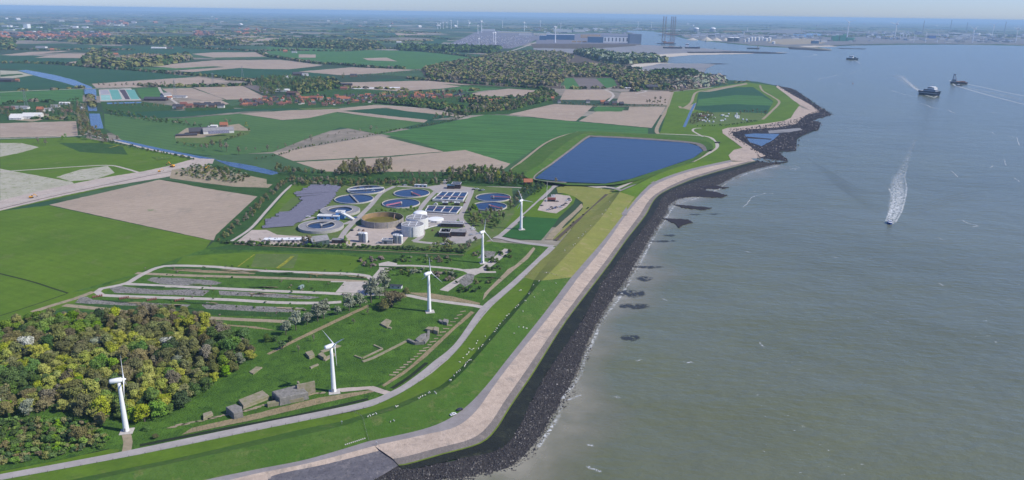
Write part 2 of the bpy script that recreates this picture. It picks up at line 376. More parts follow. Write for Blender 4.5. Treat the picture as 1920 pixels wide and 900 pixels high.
# ------------------------------------------------------------------ fields, far to near
def flds(mat, name, *ps):
    for p in ps: sheet(name, p, mat)
flds(G3, 'field', [(0,119),(110,122),(250,133),(372,144),(162,157),(60,131),(0,128)], [(350,135),(470,127),(560,128),(640,130),(600,136),(632,146),(480,147),(420,143)],
     [(692,152),(720,147),(790,150),(770,153)], [(0,105),(60,104),(110,107),(170,110),(150,116),(60,122),(0,118)], [(215,97),(340,92),(470,96),(360,103),(290,107),(225,103)],
     [(20,148),(65,142),(150,164),(20,169),(0,168),(0,150)], [(130,88),(260,87),(400,88),(300,93),(100,92)], [(700,55),(820,60),(760,66),(690,62)], [(790,80),(830,68),(845,72),(820,86)],
     [(208,212),(310,208),(400,205),(480,203),(560,203),(555,206),(460,209),(335,220),(250,221)], [(650,207),(700,202),(760,206),(858,218),(800,226),(780,224)],
     [(885,183),(960,182),(975,182),(900,189)])
flds(G2, 'field', [(500,88),(620,92),(750,95),(900,105),(895,112),(840,122),(830,130),(760,129),(620,118),(540,108),(500,98)], [(0,171),(155,167),(155,190),(120,190),(60,188),(0,198)],
     [(255,166),(298,164),(310,178),(300,183),(266,185)], [(255,130),(390,121),(420,123),(330,131)], [(840,167),(880,160),(945,165),(885,173)], [(850,176),(890,180),(985,182),(900,186)],
     [(1056,147),(1075,146),(1090,168),(1060,167)], [(1118,147),(1150,146),(1168,160),(1137,165)], [(1015,129),(1080,128),(1082,133),(1018,133)])
flds(G6, 'grass_strip', [(0,196),(60,188),(155,190),(163,208),(170,240),(150,256),(0,232)], [(188,190),(264,190),(335,200),(315,207),(208,212),(195,210)], [(170,210),(192,210),(196,240),(205,262),(172,258)])
flds(G2b, 'field', [(195,213),(250,220),(335,222),(450,213),(530,226),(640,238),(570,262),(512,285),(400,292),(330,285),(228,262),(197,240)],
     [(530,226),(560,222),(625,210),(795,230),(765,237),(712,252),(650,240),(600,234)])
flds(G2, 'field', [(715,251),(800,237),(910,215),(945,216),(1215,240),(1215,251),(1110,246),(1048,258),(1000,280),(957,308),(900,298),(832,284),(790,268)])
flds(S1, 'field', [(50,104),(95,99),(140,95),(60,97),(0,103)], [(65,108),(115,101),(175,101),(172,109)], [(100,120),(160,113),(175,114),(150,122)], [(360,101),(400,98),(500,98),(508,106),(400,108)],
     [(280,124),(400,113),(525,112),(605,123),(540,130),(480,129),(400,124),(330,128)], [(320,133),(430,125),(452,127),(360,135)], [(560,134),(660,126),(780,131),(700,138),(640,141)],
     [(172,157),(372,144),(432,153),(380,158),(300,163),(180,165)], [(680,109),(725,108),(745,115),(690,113)], [(560,102),(592,102),(592,108),(560,108)],
     [(303,166),(360,165),(422,187),(380,188),(325,180)], [(362,164),(455,161),(501,184),(425,187)], [(335,189),(415,188),(430,195),(380,200),(345,200)],
     [(630,155),(800,151),(890,158),(830,166),(750,171),(655,165)], [(885,175),(960,165),(1040,170),(1040,174),(975,181),(890,180)],
     [(450,213),(540,207),(615,205),(700,197),(750,200),(640,208),(580,221),(530,225)], [(700,198),(745,197),(800,205),(872,218),(860,219),(760,208)], [(628,209),(642,208),(802,225),(795,230),(700,219)],
     [(830,203),(880,195),(910,195),(870,203),(860,206)], [(770,187),(845,188),(848,191),(775,191)], [(1050,187),(1060,168),(1140,168),(1152,178),(1135,188)], [(1155,192),(1165,173),(1262,171),(1255,197),(1180,195)],
     [(0,231),(143,227),(146,255),(0,258)], [(950,214),(1040,195),(1113,198),(1080,227),(1060,226)], [(400,70),(470,68),(545,73),(500,80),(420,76)], [(740,62),(790,60),(800,65),(745,67)])
flds(S1b, 'field', [(512,287),(710,254),(832,284),(735,292),(550,302)], [(555,304),(735,294),(872,281),(957,307),(935,324),(760,326),(620,326)], [(1085,227),(1122,207),(1178,207),(1180,200),(1248,200),(1222,240)],
     [(92,384),(298,337),(485,368),(478,377),(405,451),(395,450)], [(885,71),(960,68),(1000,72),(900,75)])
flds(S2, 'field', [(455,160),(485,160),(508,168),(500,178)], [(1075,146),(1118,147),(1139,167),(1090,168)])
flds(S3, 'field', [(0,132),(33,133),(62,141),(0,150)])
flds(G6, 'field', [(1,140),(40,138),(44,140),(1,144)])
flds(G2, 'field', [(1113,204),(1122,198),(1172,202),(1166,209),(1115,209)])
sheet('greenhouse_film', [(658,165.3),(750,163.2),(750,164.6),(665,166.6)], plain('white_film', (0.75, 0.76, 0.76)))
# mown plots beside the canal
sheet('field', [(185,168),(246,166),(265,188),(188,190)], land('plot_rim', (0.5, 0.47, 0.42), fine=0.2))
TE = land('teal_plot', (0.15, 0.37, 0.32), (0.13, 0.33, 0.29), None, 0.02, fine=0.2); TE2 = land('teal_plot_pale', (0.3, 0.52, 0.47), fine=0.2)
flds(TE, 'field', [(204,168),(221,168),(229,186),(211,187)], [(235,168),(252,168),(262,186),(246,186)]); flds(TE2, 'field', [(189,178),(206,178),(208,188),(190,188)])
flds(land('grey_plot', (0.38, 0.38, 0.42), fine=0.2), 'field', [(187.5,169),(202,168.5),(206,176.5),(189,177)]); flds(land('purple_plot', (0.1, 0.08, 0.1), fine=0.2), 'field', [(223,168),(234,168),(244,186),(235,186)])
# canals
cn = [[(33,132),(50,131),(100,140),(140,150),(172,163),(174,166),(157,166),(120,155),(70,143)], [(157,167),(180,167),(182,208),(166,208),(160,182)], [(167,213),(187,213),(194,241),(171,241)],
      [(200,192.5),(265,191),(265,193),(201,195)], [(212,262),(232,263),(300,278),(360,290),(405,298),(395,302),(340,292),(270,276),(222,266)], [(402,299),(440,305),(480,312),(522,323),(520,330),(470,320),(430,311)]]
for c in cn: sheet('canal', c, CAN)
# tall shore around the settlement at far left
# meadow block at left
flds(G1, 'meadow', [(0,262),(150,257),(210,268),(350,296),(365,303),(310,330),(200,352),(0,396)])
flds(G6, 'meadow', [(110,268),(190,268),(230,275),(240,290),(150,285)])
flds(S3, 'bare_ground', [(0,268),(40,268),(73,276),(40,286),(0,294)], [(0,316),(25,321),(135,341),(146,350),(100,362),(0,378)], [(105,332),(150,318),(202,311),(215,324),(180,336),(132,340)])
strip('path', [(-30,325),(0,322),(60,318),(150,312),(205,310),(235,316),(262,324)], 5, P2)
strip('path', [(-30,262),(0,260),(100,257),(150,254),(166,250)], 6, P2)
strip('path', [(172,254),(215,264),(240,270),(300,284),(350,293),(380,300)], 7, P2)
sheet('construction_strip', [(-40,386),(0,376),(100,352),(200,332),(270,321),(320,310),(365,297),(402,298),(398,308),(355,318),(330,329),(200,350),(100,371),(0,395),(-40,404)], S4)
strip('sandy_track', [(-40,398),(0,387),(100,363),(200,342),(290,322),(350,312)], 4, P2)
strip('sandy_track', [(-40,402),(0,391.5),(100,367.5),(200,346),(290,327),(330,320)], 3, S2)
sheet('bare_ground', [(322,318),(400,309),(470,322),(520,338),(505,352),(440,350),(360,340),(318,334)], S5)
flds(G6, 'grass_strip', [(300,336),(350,341),(440,351),(505,353),(488,369),(380,352)], [(390,306),(470,320),(522,332),(520,340),(430,322),(385,312)])
flds(G1, 'meadow', [(-10,397),(90,385),(396,451),(385,466),(230,521),(132,548),(0,602),(-60,620),(-60,420)])
strip('ditch', [(-20,508),(0,513),(60,528),(100,541),(132,551)], 2.2, land('ditch_dark', (0.035, 0.05, 0.02), fine=0.4)); strip('ditch', [(0,592),(60,573),(130,549)], 1.5, MATS['ditch_dark'])
# country lanes
strip('road', [(-60,176),(0,173),(60,170),(157,166.5),(245,165.5)], 9, P2); strip('road', [(298,163),(305,175),(322,187),(345,203)], 8, P2)
strip('road', [(1192,176),(1210,170),(1148,170)], 8, P2); strip('road', [(1140,190),(1148,183),(1150,178),(1144,172),(1136,168),(1165,166)], 8, P2)
strip('road', [(1100,199),(1180,199),(1250,198),(1252,202),(1232,240),(1236,252)], 9, S5); strip('road', [(880,185),(830,203),(700,196)], 7, P2)
strip('road', [(895,118),(905,108),(930,101),(960,95),(990,85),(1010,77)], 16, P2)
strip('road', [(540,322),(575,328),(620,330),(700,332),(780,334),(836,335)], 6, P2)
sheet('trees_floor', [(500,330),(545,320),(640,322),(840,322),(960,322),(1000,337),(1000,350),(840,348),(545,347),(500,345)], G6)
strip('road', [(838,336),(830,345),(818,352)], 7, P2)
strip('road', [(855,350),(900,350),(960,351),(985,353)], 4, P2)
sheet('trees_floor', [(400,453),(405,440),(475,375),(520,338),(548,343),(500,420),(480,440),(440,455)], G6)
strip('sandy_track', [(434,452),(470,428),(500,395),(530,362),(548,346)], 4, P2)
# village green, farm yards, settlement
flds(G6, 'village_ground', [(430,200),(520,182),(600,165),(700,170),(830,178),(930,183),(960,190),(860,206),(700,196),(560,203),(480,204)], [(345,203),(430,196),(440,204),(350,209)],
     [(500,140),(630,146),(630,165),(560,185),(500,160)], [(940,182),(1030,180),(1038,195),(955,214),(870,216),(860,206)])
sheet('farm_yard', [(328,255),(350,240),(400,238),(448,232),(470,245),(440,255),(380,268),(330,262)], S5)
flds(G8, 'lawn', [(330,258),(380,258),(440,245),(470,245),(465,252),(390,270),(330,266)])
sheet('yard', [(28,225),(60,213),(92,214),(90,222),(60,228)], S5)
flds(G8, 'lawn', [(95,217),(140,216),(146,226),(92,225)], [(560,203),(625,201),(640,204),(570,206)])
# brownish and wooded belt behind the fields
flds(BR, 'woodland_floor', [(790,132),(830,122),(895,113),(920,106),(1000,96),(1060,98),(1110,104),(1180,108),(1250,118),(1190,120),(1168,128),(1200,136),(1230,141),(1300,139),(1355,150),(1330,163),(1262,171),(1160,166),(1150,146),(1055,146),(1050,166),(900,161),(800,150)])
flds(G6, 'grass_strip', [(1110,112),(1160,125),(1205,128),(1165,127)], [(830,158),(900,160),(1040,168),(1040,171),(950,166),(860,161)], [(975,128),(1080,129),(1085,134),(990,134)])
sheet('lake', [(969,138),(982,137),(996,141),(990,144),(970,143)], CAN, ); sheet('lake', [(1058,133.5),(1072,133),(1074,137),(1058,138)], CAN)
flds(S6, 'beach', [(1172,128),(1190,120),(1235,117.5),(1265,119),(1195,127),(1228,139),(1200,134)], [(1193,104),(1230,102),(1300,98.5),(1480,98),(1400,101),(1300,103),(1230,109)])
flds(MUD, 'tidal_flat', [(1195,127),(1240,119),(1300,119),(1345,119),(1325,128),(1318,139),(1260,137),(1228,140)], [(1310,137),(1362,142),(1360,145),(1312,142)])
flds(MUD, 'tidal_flat', [(1000,84),(1060,82),(1200,84),(1290,88),(1400,97),(1290,99),(1225,102),(1198,104),(1130,104),(1060,99),(1000,93)])
flds(BR, 'heath', [(995,82),(1060,80),(1200,82.5),(1190,86),(1100,92),(1000,90)])
sheet('breakwater', [(1288,97),(1380,96.2),(1440,97.3),(1478,100.3),(1440,100.3),(1380,99.2),(1290,99.3)], BKd, z=1.5, kind='structure')
flds(BKd, 'groyne', [(1316,119),(1345,118.8),(1370,120),(1345,120.6)], [(1310,136),(1360,141),(1364,143),(1312,139)])
# headland
flds(G1, 'headland', [(1236,254),(1262,172),(1330,165),(1400,154),(1453,161),(1500,197),(1490,212),(1482,224),(1440,232),(1362,241),(1356,250),(1392,278),(1366,291),(1371,301),(1290,318),(1225,343),(1180,395),(1168,400),(1150,352),(1230,322),(1330,290),(1345,272),(1320,256)])
flds(G3, 'field', [(1302,205),(1310,173),(1375,164),(1412,163),(1450,190),(1438,214),(1370,218)])
flds(G2, 'field', [(1310,186),(1380,178),(1430,180),(1449,191),(1445,198),(1380,195),(1306,199)])
sheet('camping_ground', [(1290,234),(1295,212),(1370,210),(1435,212),(1428,226),(1380,232),(1330,233)], G8)
flds(S5, 'sandy_patch', [(1278,202),(1300,195),(1306,192),(1300,208),(1284,204)], [(1312,172),(1400,156),(1402,158),(1330,172)])
strip('path', [(1258,253),(1240,251),(1320,255),(1340,265),(1342,278),(1300,302),(1250,322),(1200,338),(1165,350),(1155,355)], 7, P2)
strip('path', [(1318,256),(1300,246),(1302,241),(1315,240)], 5, P2)
strip('path', [(1430,224),(1445,210),(1461,192),(1450,182),(1430,170),(1425,160)], 7, S5); strip('path', [(1274,199),(1280,203),(1296,192),(1306,173),(1340,166),(1400,156)], 8, S5)
strip('canal', [(1283,238),(1290,222),(1296,208),(1303,194)], 7, CAN); strip('path', [(1262,171),(1252,200)], 7, S5)
# coast armour of the headland
pink = [(1371,301),(1366,291),(1376,281),(1392,277),(1375,264),(1355,250),(1354,243),(1365,239.5),(1400,236),(1440,231),(1470,226.5),(1483,221),(1491,208),(1498,199),(1505,203),(1518,206),(1500,197),(1455,163),(1458,160),(1490,180),(1520,196),(1538,210),(1515,214),(1503,222),(1494,232),(1460,238.5),(1400,243),(1374,248),(1374,254),(1400,270),(1415,280),(1436,292),(1420,296),(1415,303)]
sheet('black_foreshore', [(1415,303),(1457,308),(1478,303),(1460,285),(1493,282),(1493,262),(1510,252),(1535,243),(1539,230),(1522,226),(1559,215),(1547,207),(1510,182),(1487,167),(1453,160),(1520,198),(1530,208),(1490,225),(1400,240),(1366,243),(1366,255),(1400,275),(1420,290)], BKd, z=0.5, jit=1.6)
sheet('revetment', pink, RV, z=0.7)
sheet('mud_pool', [(1396,252),(1418,250),(1462,251),(1450,262),(1428,274),(1405,266)], CAN, z=0.62); sheet('rock_bar', [(1400,256),(1447,260),(1445,262),(1398,259)], BKd, z=0.7); sheet('mud_bank', [(1440,245),(1500,240),(1505,243),(1480,248),(1442,250)], MUD, z=0.63)
sheet('channel', [(1408,297),(1425,296.5),(1478,303),(1440,305),(1415,301)], SEA, z=0.8)
# reservoir with its banks
sheet('reservoir', [(1003,334),(1040,305),(1103,258),(1120,257),(1200,261),(1290,268),(1310,274),(1318,283),(1300,296),(1230,320),(1180,336),(1135,344),(1060,341)], POND, z=0.9, jit=0.1)
def rails(name, rs, mat, step=5, jit=0.0, kind='structure'):
    """surface lofted between rails of photo pixels, each with a height"""
    Ls = []
    n = len(rs[0])
    for r in rs: Ls.append([W(x, y, z) for x, y, z in r])
    ks = [max(1, int(max((L[i+1]-L[i]).length for L in Ls)/step)) for i in range(n-1)]
    rows = []
    for L in Ls:
        out = []
        for i in range(n-1):
            p0, p1, p2, p3 = L[max(i-1, 0)], L[i], L[i+1], L[min(i+2, n-1)]
            for j in range(ks[i]):
                t = j/ks[i]; out.append(0.5*((2*p1)+(p2-p0)*t+(2*p0-5*p1+4*p2-p3)*t*t+(3*p1-p0-3*p2+p3)*t**3))
        out.append(L[-1]); rows.append(out)
    r = random.Random(5); m_ = len(rows[0])
    V = [v+Vector((r.uniform(-jit, jit), r.uniform(-jit, jit), 0)) for row in rows for v in row]
    Fc = [[a*m_+i, a*m_+i+1, (a+1)*m_+i+1, (a+1)*m_+i] for a in range(len(rows)-1) for i in range(m_-1)]
    Vz = V
    f0 = Fc[len(Fc)//2]
    if (Vz[f0[1]]-Vz[f0[0]]).cross(Vz[f0[2]]-Vz[f0[0]]).z < 0: Fc = [f[::-1] for f in Fc]
    o = mesh_obj(name, V, Fc, mat); tag(o, kind=kind); return rows
def z_(pts, z): return [(x, y, z) for x, y in pts]
inner = [(1062,341),(1003,334),(1040,305),(1072,281),(1103,258),(1120,257),(1200,261),(1290,268),(1310,274),(1320,284)]
lip = [(1062,343),(1000,335),(1036,304),(1068,280),(1100,256),(1120,254.5),(1200,258),(1290,265),(1318,271),(1326,282)]
crst = [(1062,346),(985,331),(1015,306),(1050,276),(1085,254),(1115,249),(1200,253),(1300,260),(1332,268),(1338,280)]
oute = [(1062,347),(960,324),(990,297),(1025,270),(1070,250),(1110,246),(1200,250),(1300,254),(1336,262),(1342,276)]
rails('reservoir_bank', [z_(inner, 0.85), z_(lip, 2.0)], RV2); rails('reservoir_bank', [z_(lip, 2.0), z_(crst, 4.5), z_(oute, 0.4)], G7)
strip('path', [(958,318),(985,297),(1020,270),(1050,256),(1085,247)], 5, S5)
rails('reservoir_bank', [z_([(1062,343.5),(1135,344.2),(1180,336),(1230,320),(1300,296),(1318,283)], 0.95), z_([(1062,347),(1138,347),(1186,340),(1236,324),(1306,299),(1330,283)], 2.2)], G7)
# ------------------------------------------------------------------ the sea dike, lofted along its stations
ST = [ # R1 road edge, Rt berm, Rc crest, R4 path in, R5 path out, R6 revetment foot, R7 weed edge, R8 waterline
 ((-150,930),(-50,950),(-40,962),(200,945),(220,955),(420,990),(430,1000),(640,990)),
 ((0,900),(110,905),(125,912),(375,902),(400,908),(580,930),(620,945),(720,950)),
 ((240,856),(345,856),(362,860),(480,880),(480,888),(540,897),(640,925),(735,925)),
 ((480,807),(560,806),(572,815),(580,860),(580,868),(640,873),(700,900),(790,906)),
 ((580,787),(640,790),(648,797),(692,827),(702,836),(735,850),(748,872),(850,901)),
 ((600,783),(655,785),(663,791),(702,825),(713,833),(748,873),(765,881),(860,900)),
 ((680,767),(738,760),(744,767),(792,805),(800,814),(830,852),(850,862),(900,893)),
 ((735,745),(790,738),(796,744),(842,785),(855,800),(900,832),(930,845),(955,880)),
 ((785,716),(826,723),(832,729),(880,757),(893,770),(930,806),(965,815),(1000,842)),
 ((825,687),(866,688),(872,693),(917,717),(926,724),(958,762),(990,765),(1045,776)),
 ((862,650),(902,648),(908,653),(950,675),(959,680),(1000,700),(1025,700),(1085,702)),
 ((915,582),(955,588),(962,591),(1022,585),(1032,590),(1060,605),(1090,603),(1120,610)),
 ((968,533),(990,548),(996,550),(1067,525),(1077,530),(1115,532),(1130,527),(1178,524)),
 ((982,520),(1001,525),(1016,526),(1071,520),(1081,524),(1119,527),(1136,520),(1182,518)),
 ((1012,490),(1019,502),(1034,508),(1100,487),(1110,490),(1143,495),(1158,492),(1200,485)),
 ((1043,462),(1056,458),(1078,462),(1132,450),(1141,450),(1175,450),(1192,447),(1222,444)),
 ((1098,400),(1108,403),(1128,407),(1167,405),(1173,404),(1210,405),(1230,393),(1248,405)),
 ((1140,364),(1155,361),(1162,360),(1194,370),(1201,371),(1236,366),(1250,362),(1264,380)),
 ((1172,349),(1187,347),(1192,347),(1225,342),(1233,344),(1290,340),(1300,342),(1345,350)),
 ((1205,333),(1236,324),(1242,323),(1290,318),(1295,321),(1335,325),(1346,328),(1400,323)),
 ((1260,313),(1300,303),(1306,303),(1369,300),(1374,303),(1417,302),(1424,304),(1457,308))]
ZS = [0.79, 2.6, 7.0, 4.2, 4.1, 1.6, 1.0, -0.1]
def rail(k, a=0, b=None, z=None): return [(s[k][0], s[k][1], ZS[k] if z is None else z) for s in ST[a:b]]
rails('dike_berm', [rail(0, 0, 14), rail(1, 0, 14)], G1b, jit=0.05)
rails('dike_slope', [rail(1, 0, 14), rail(2, 0, 14), rail(3, 0, 14)], G7)
rails('dike_grass', [rail(0, 13, 18), rail(1, 13, 18), rail(2, 13, 18), rail(3, 13, 18)], G4)
rails('dike_slope', [rail(0, 17), rail(1, 17), rail(2, 17), rail(3, 17)], G1)
rails('dike_path', [rail(3, z=4.2), rail(4, z=4.1)], P3)
def between(k0, k1, t, z): return [(s[k0][0]*(1-t)+s[k1][0]*t, s[k0][1]*(1-t)+s[k1][1]*t, z) for s in ST]
rails('revetment', [rail(4), between(4, 5, 0.68, 2.4)], RV)
rails('revetment_foot', [between(4, 5, 0.68, 2.4), between(4, 5, 0.95, 1.7)], RV2)
rails('algae_line', [between(4, 5, 0.95, 1.7)[4:], rail(5)[4:]], AL)
rails('basalt_slope', [between(4, 5, 0.5, 2.9)[:5], rail(5, 0, 5, z=2.2), rail(6, 0, 5, z=1.3)], RV3)
w_rows = rails('seaweed_slope', [rail(5)[4:], rail(6)[4:]], WE, jit=0.3)
r_rows = rails('rock_foreshore', [rail(6), between(6, 7, 0.6, 0.55), rail(7)], BK, step=4, jit=0.8)
# dry yellow grass over the northern dike
sheet('dike_grass', [(1043,352),(1060,347.5),(1120,352),(1160,358),(1140,365),(1098,401),(1050,450),(1035,448),(1070,415),(1092,392),(1093,380),(1075,368),(1058,362),(1046,362)], G4)
strip('sandy_track', [(1042,450),(1075,420),(1105,395),(1138,364)], 5, BR, z=0.95)
sheet('grass_wedge', [(1175,390),(1178,362),(1185,354),(1222,342),(1192,371)], G1b, z=4.5)
strip('path', [(1171,403),(1170,385),(1169,365),(1165,357),(1150,353)], 7, P3, z=4.6); strip('path', [(1165,358),(1185,349),(1205,344),(1228,341)], 7, P3, z=4.65)
flds(BKd, 'groyne', )
for g_ in ([(1262,352),(1300,345),(1350,350),(1367,352),(1345,355),(1300,352)], [(1262,358),(1300,354),(1340,360),(1364,367),(1350,371),(1300,369),(1270,372)], [(1262,384),(1300,387),(1335,390),(1320,394),(1285,391)], [(1242,410),(1262,411),(1290,412),(1299,418),(1280,422),(1272,428),(1266,420)]):
    pts = [W(x, y, 0) for x, y in densify(g_, True, 2.5, 1.1, 3)]
    b = MB(); b.prism([(p.x, p.y) for p in pts], -0.2, 0.9); tag(b.build('groyne', BKd), kind='structure')
# ------------------------------------------------------------------ fort and meadow ground
G5 = land('meadow_rough2', (0.095, 0.195, 0.026), (0.055, 0.125, 0.02), (0.042, 0.095, 0.02), 0.045, speck=(0.14, 0.55, 0.68, (0.03, 0.075, 0.018)), fine=0.5, bump=1.2)
sheet('meadow', [(132,548),(230,521),(385,466),(400,454),(440,456),(600,462),(870,474),(900,452),(1043,462),(1012,490),(968,533),(915,582),(862,650),(825,687),(785,716),(735,745),(680,767),(480,807),(240,856),(0,900),(-150,930),(-260,930),(-200,640),(0,602)], G5)
flds(G6, 'grass_strip', [(385,467),(440,457),(600,464),(870,476),(865,483),(600,472),(420,468)])
flds(G1, 'meadow', [(345,480),(480,472),(640,478),(690,484),(660,508),(600,509),(480,503),(330,495)], [(900,455),(925,452),(880,476),(872,476)])
flds(G8, 'lawn', [(480,476),(560,476),(550,503),(470,500)])
flds(G1, 'meadow', [(130,549),(185,540),(230,524),(250,520),(170,560),(40,600),(0,612),(0,602)])
# left tracks of the old fort
def st(w, mat, name='path', *lines):
    for l in lines: strip(name, l, w, mat)
st(6, S5, 'sandy_track', [(60,585),(100,572),(140,560),(175,547)], [(120,572),(220,582),(330,592),(430,598),(540,603)], [(255,512),(340,516),(480,520),(600,524),(690,528)])
st(6, P2, 'path', [(697,523),(688,517),(650,513),(600,511.5),(480,507),(400,500),(325,498),(295,502),(262,517),(240,530),(212,537),(190,541),(182,547),(190,553),(250,556),(330,558.5),(430,562),(520,567),(600,568),(640,566)],
   [(236,532),(270,534),(330,537),(420,541),(500,545),(600,549),(660,552),(720,552),(760,553),(800,561),(850,568),(890,573),(912,578)])
st(5, P2, 'path', [(740,498),(770,498),(810,500),(860,505),(880,509),(905,510),(930,510)])
st(11, P2, 'runway', [(730,494),(697,533)]); st(9, P2, 'runway', [(953,467),(910,501),(866,523),(832,545)])
sheet('runway', [(710,494),(728,490),(745,494),(742,500),(712,520)], P2); sheet('runway', [(862,505),(905,503),(915,510),(880,514)], P2)
sheet('concrete_apron', [(629,548),(646,528),(702,528),(716,520),(708,536),(688,551),(660,549)], P2)
st(3, P2, 'path', [(620,528),(648,528)])
# stone beds and shrub mounds ground
ST1 = land('stone_bed', (0.33, 0.31, 0.29), (0.24, 0.23, 0.2), (0.12, 0.14, 0.08), 0.08, speck=(0.7, 0.5, 0.6, (0.07, 0.08, 0.06)), fine=0.5, bump=1.0)
flds(ST1, 'stone_bed', [(275,525),(285,520),(340,521),(400,526),(416,530),(405,534),(340,535),(300,532)], [(205,540),(225,536),(260,540),(300,544),(370,542),(393,545),(380,555),(300,552),(215,549)],
     [(140,568),(150,557),(162,556),(175,562),(240,566),(300,569),(358,571),(350,576),(240,573)], [(378,572),(388,566),(410,570),(480,574),(570,577),(560,586),(470,584),(390,581)],
     [(410,545),(500,549),(600,557),(580,561),(480,556),(412,553)], [(858,528),(876,512),(890,515),(886,530),(872,538)], [(895,484),(908,470),(930,472),(925,484)])
flds(G6, 'grass_bank', [(310,500),(400,503),(480,509),(600,514),(680,520),(690,524),(600,522),(480,516),(330,508)], [(140,568),(240,574),(350,577),(560,588),(660,585),(600,596),(430,592),(240,582)],
     [(250,535),(310,537),(305,541),(262,540)], [(320,538),(360,541),(355,543)], [(120,580),(230,589),(210,596),(60,592)])
flds(S7, 'reed_bed', [(60,600),(90,595),(240,595),(225,601),(120,603),(50,612)], [(370,605),(480,612),(520,620),(440,612)], [(20,618),(50,607),(35,622)],
     [(305,505),(400,507),(480,512),(475,514),(380,511)])
flds(S5, 'sandy_patch', [(952,505),(965,498),(985,480),(1000,463),(1004,466),(990,485),(965,505),(920,545),(905,563),(908,550)])
flds(S7, 'reed_bed', [(883,583),(890,586),(850,620),(800,668),(760,700),(720,725),(716,722),(765,690),(820,640)], [(360,802),(480,775),(600,745),(705,730),(700,735),(600,757),(480,786),(340,815)],
     [(760,548),(800,549),(850,556),(900,568),(900,571),(840,564),(800,558)], [(560,632),(640,594),(690,571),(692,575),(640,600),(562,637),(505,665),(500,663)])
st(3.2, land('ditch_water', (0.02, 0.03, 0.02), (0.03, 0.045, 0.02), fine=0.3), 'ditch', [(0,886),(110,865),(205,843)], [(735,728),(770,705),(800,680)], [(262,835),(400,808),(560,778),(690,748)])
sheet('gravel_track', [(634,728),(700,724),(735,735),(728,742),(715,738),(690,730),(640,735)], S4)
strip('sandy_track', [(236,811),(240,830),(236,850)], 5, S5)
sheet('grass_verge', [(0,884),(110,863),(205,842),(225,842),(220,850),(120,870),(0,892)], G1)
# roads by the dike
RW = [(-150,925),(0,896),(120,874),(240,851),(360,826),(480,801),(580,781),(640,769),(680,760),(710,751),(735,740),(760,727),(783,711),(805,694),(820,681),(862,645),(908,580),(940,552),(968,528),(1010,489),(1036,463)]
strip('road', RW, 8.0, P1, z=0.8, step=4)
st(8, P1, 'road', [(1038,462),(1015,459),(990,456),(960,451),(935,445),(905,443)], [(930,447),(948,432),(970,412),(1000,385),(1025,362),(1040,349),(1060,346.5),(1100,348),(1140,351),(1160,354)])
sheet('parking_bay', [(1085,346.5),(1135,348),(1139,351),(1120,352.5)], P2)
sheet('sports_grass', [(942,443),(990,404),(1050,405),(1040,420),(1015,450),(975,449)], land('turf_deep', (0.035, 0.125, 0.03), (0.03, 0.105, 0.025), None, 0.02, fine=0.2))
sheet('grass_wedge', [(980,404),(1013,375),(1058,362),(1080,370),(1075,382),(1045,410),(985,406)], G1)
sheet('car_park', [(1012,386),(1022,372),(1043,364),(1068,367),(1073,375),(1062,388),(1043,400),(1028,398),(1008,394)], S4)
sheet('grass_verge', [(935,440),(990,392),(1035,350),(1022,346),(975,380),(905,440),(915,443)], G1)
sheet('bare_ground', [(1022,449),(1035,432),(1080,392),(1091,380),(1093,388),(1060,420),(1036,449)], S5)
# ------------------------------------------------------------------ treatment works ground
sheet('works_lawn', [(436,458),(475,436),(548,346),(700,346),(836,346),(960,352),(965,400),(935,440),(870,474),(600,464)], G8)
sheet('meadow', [(470,437),(548,348),(612,348),(545,372),(490,430)], G1)
sheet('sand_yard', [(650,440),(668,424),(700,418),(768,424),(770,440),(752,460),(655,461),(600,457)], S4); sheet('sand_yard', [(440,456),(472,431),(500,431),(520,440),(600,445),(600,460),(440,459)], S4)
st(7, P1, 'road', [(740,349),(715,362),(695,385),(672,408),(650,430),(640,445)], [(835,346),(818,358),(800,376),(782,398),(765,412),(790,430),(788,445),(775,452)], [(886,352),(882,365),(872,388),(864,408),(878,425),(890,438),(905,444)], [(776,452),(800,455),(840,457),(870,452),(905,444)], [(745,349),(800,352),(850,355),(886,356)], [(600,405),(640,420),(668,410)], [(540,420),(590,407)])
sheet('yard', [(800,350),(835,345),(890,352),(884,364),(820,362)], P1); sheet('yard', [(850,430),(880,424),(905,442),(880,456),(830,457)], P1); sheet('yard', [(785,410),(800,398),(860,402),(858,412),(830,425),(800,425)], P1)
# ------------------------------------------------------------------ materials for things
WHITE = plain('white_paint', (0.78, 0.78, 0.77), 0.35, 0.4, 0.03); OFFW = plain('weathered_white', (0.66, 0.65, 0.62), 0.6, 0.3, 0.15)
CONC = plain('concrete', (0.40, 0.385, 0.36), 0.9, 0.2, 0.2, 0.4); CONCD = plain('old_concrete', (0.25, 0.235, 0.215), 0.95, 0.1, 0.3, 0.5, hue=(0.13, 0.13, 0.11)); CONCL = plain('pale_concrete', (0.5, 0.47, 0.43), 0.9, 0.2, 0.2, 0.5)
CONCG = plain('mossy_concrete', (0.30, 0.25, 0.2), 0.95, 0.1, 0.3, 0.35, hue=(0.17, 0.18, 0.08))
ROOFO = plain('orange_tiles', (0.40, 0.155, 0.085), 0.8, 0.2, 0.25, 0.8); ROOFR = plain('red_tiles', (0.26, 0.105, 0.08), 0.8, 0.2, 0.25, 0.8); ROOFD = plain('dark_slate', (0.07, 0.07, 0.08), 0.7, 0.3, 0.2, 0.8); ROOFB = plain('brown_tiles', (0.15, 0.085, 0.07), 0.8, 0.2, 0.2)
BRICK = plain('brick', (0.27, 0.17, 0.12), 0.9, 0.2, 0.2, 1.5); BRICKD = plain('dark_brick', (0.07, 0.05, 0.05), 0.85, 0.2, 0.2); PLAST = plain('plaster', (0.62, 0.58, 0.52), 0.85, 0.2, 0.1)
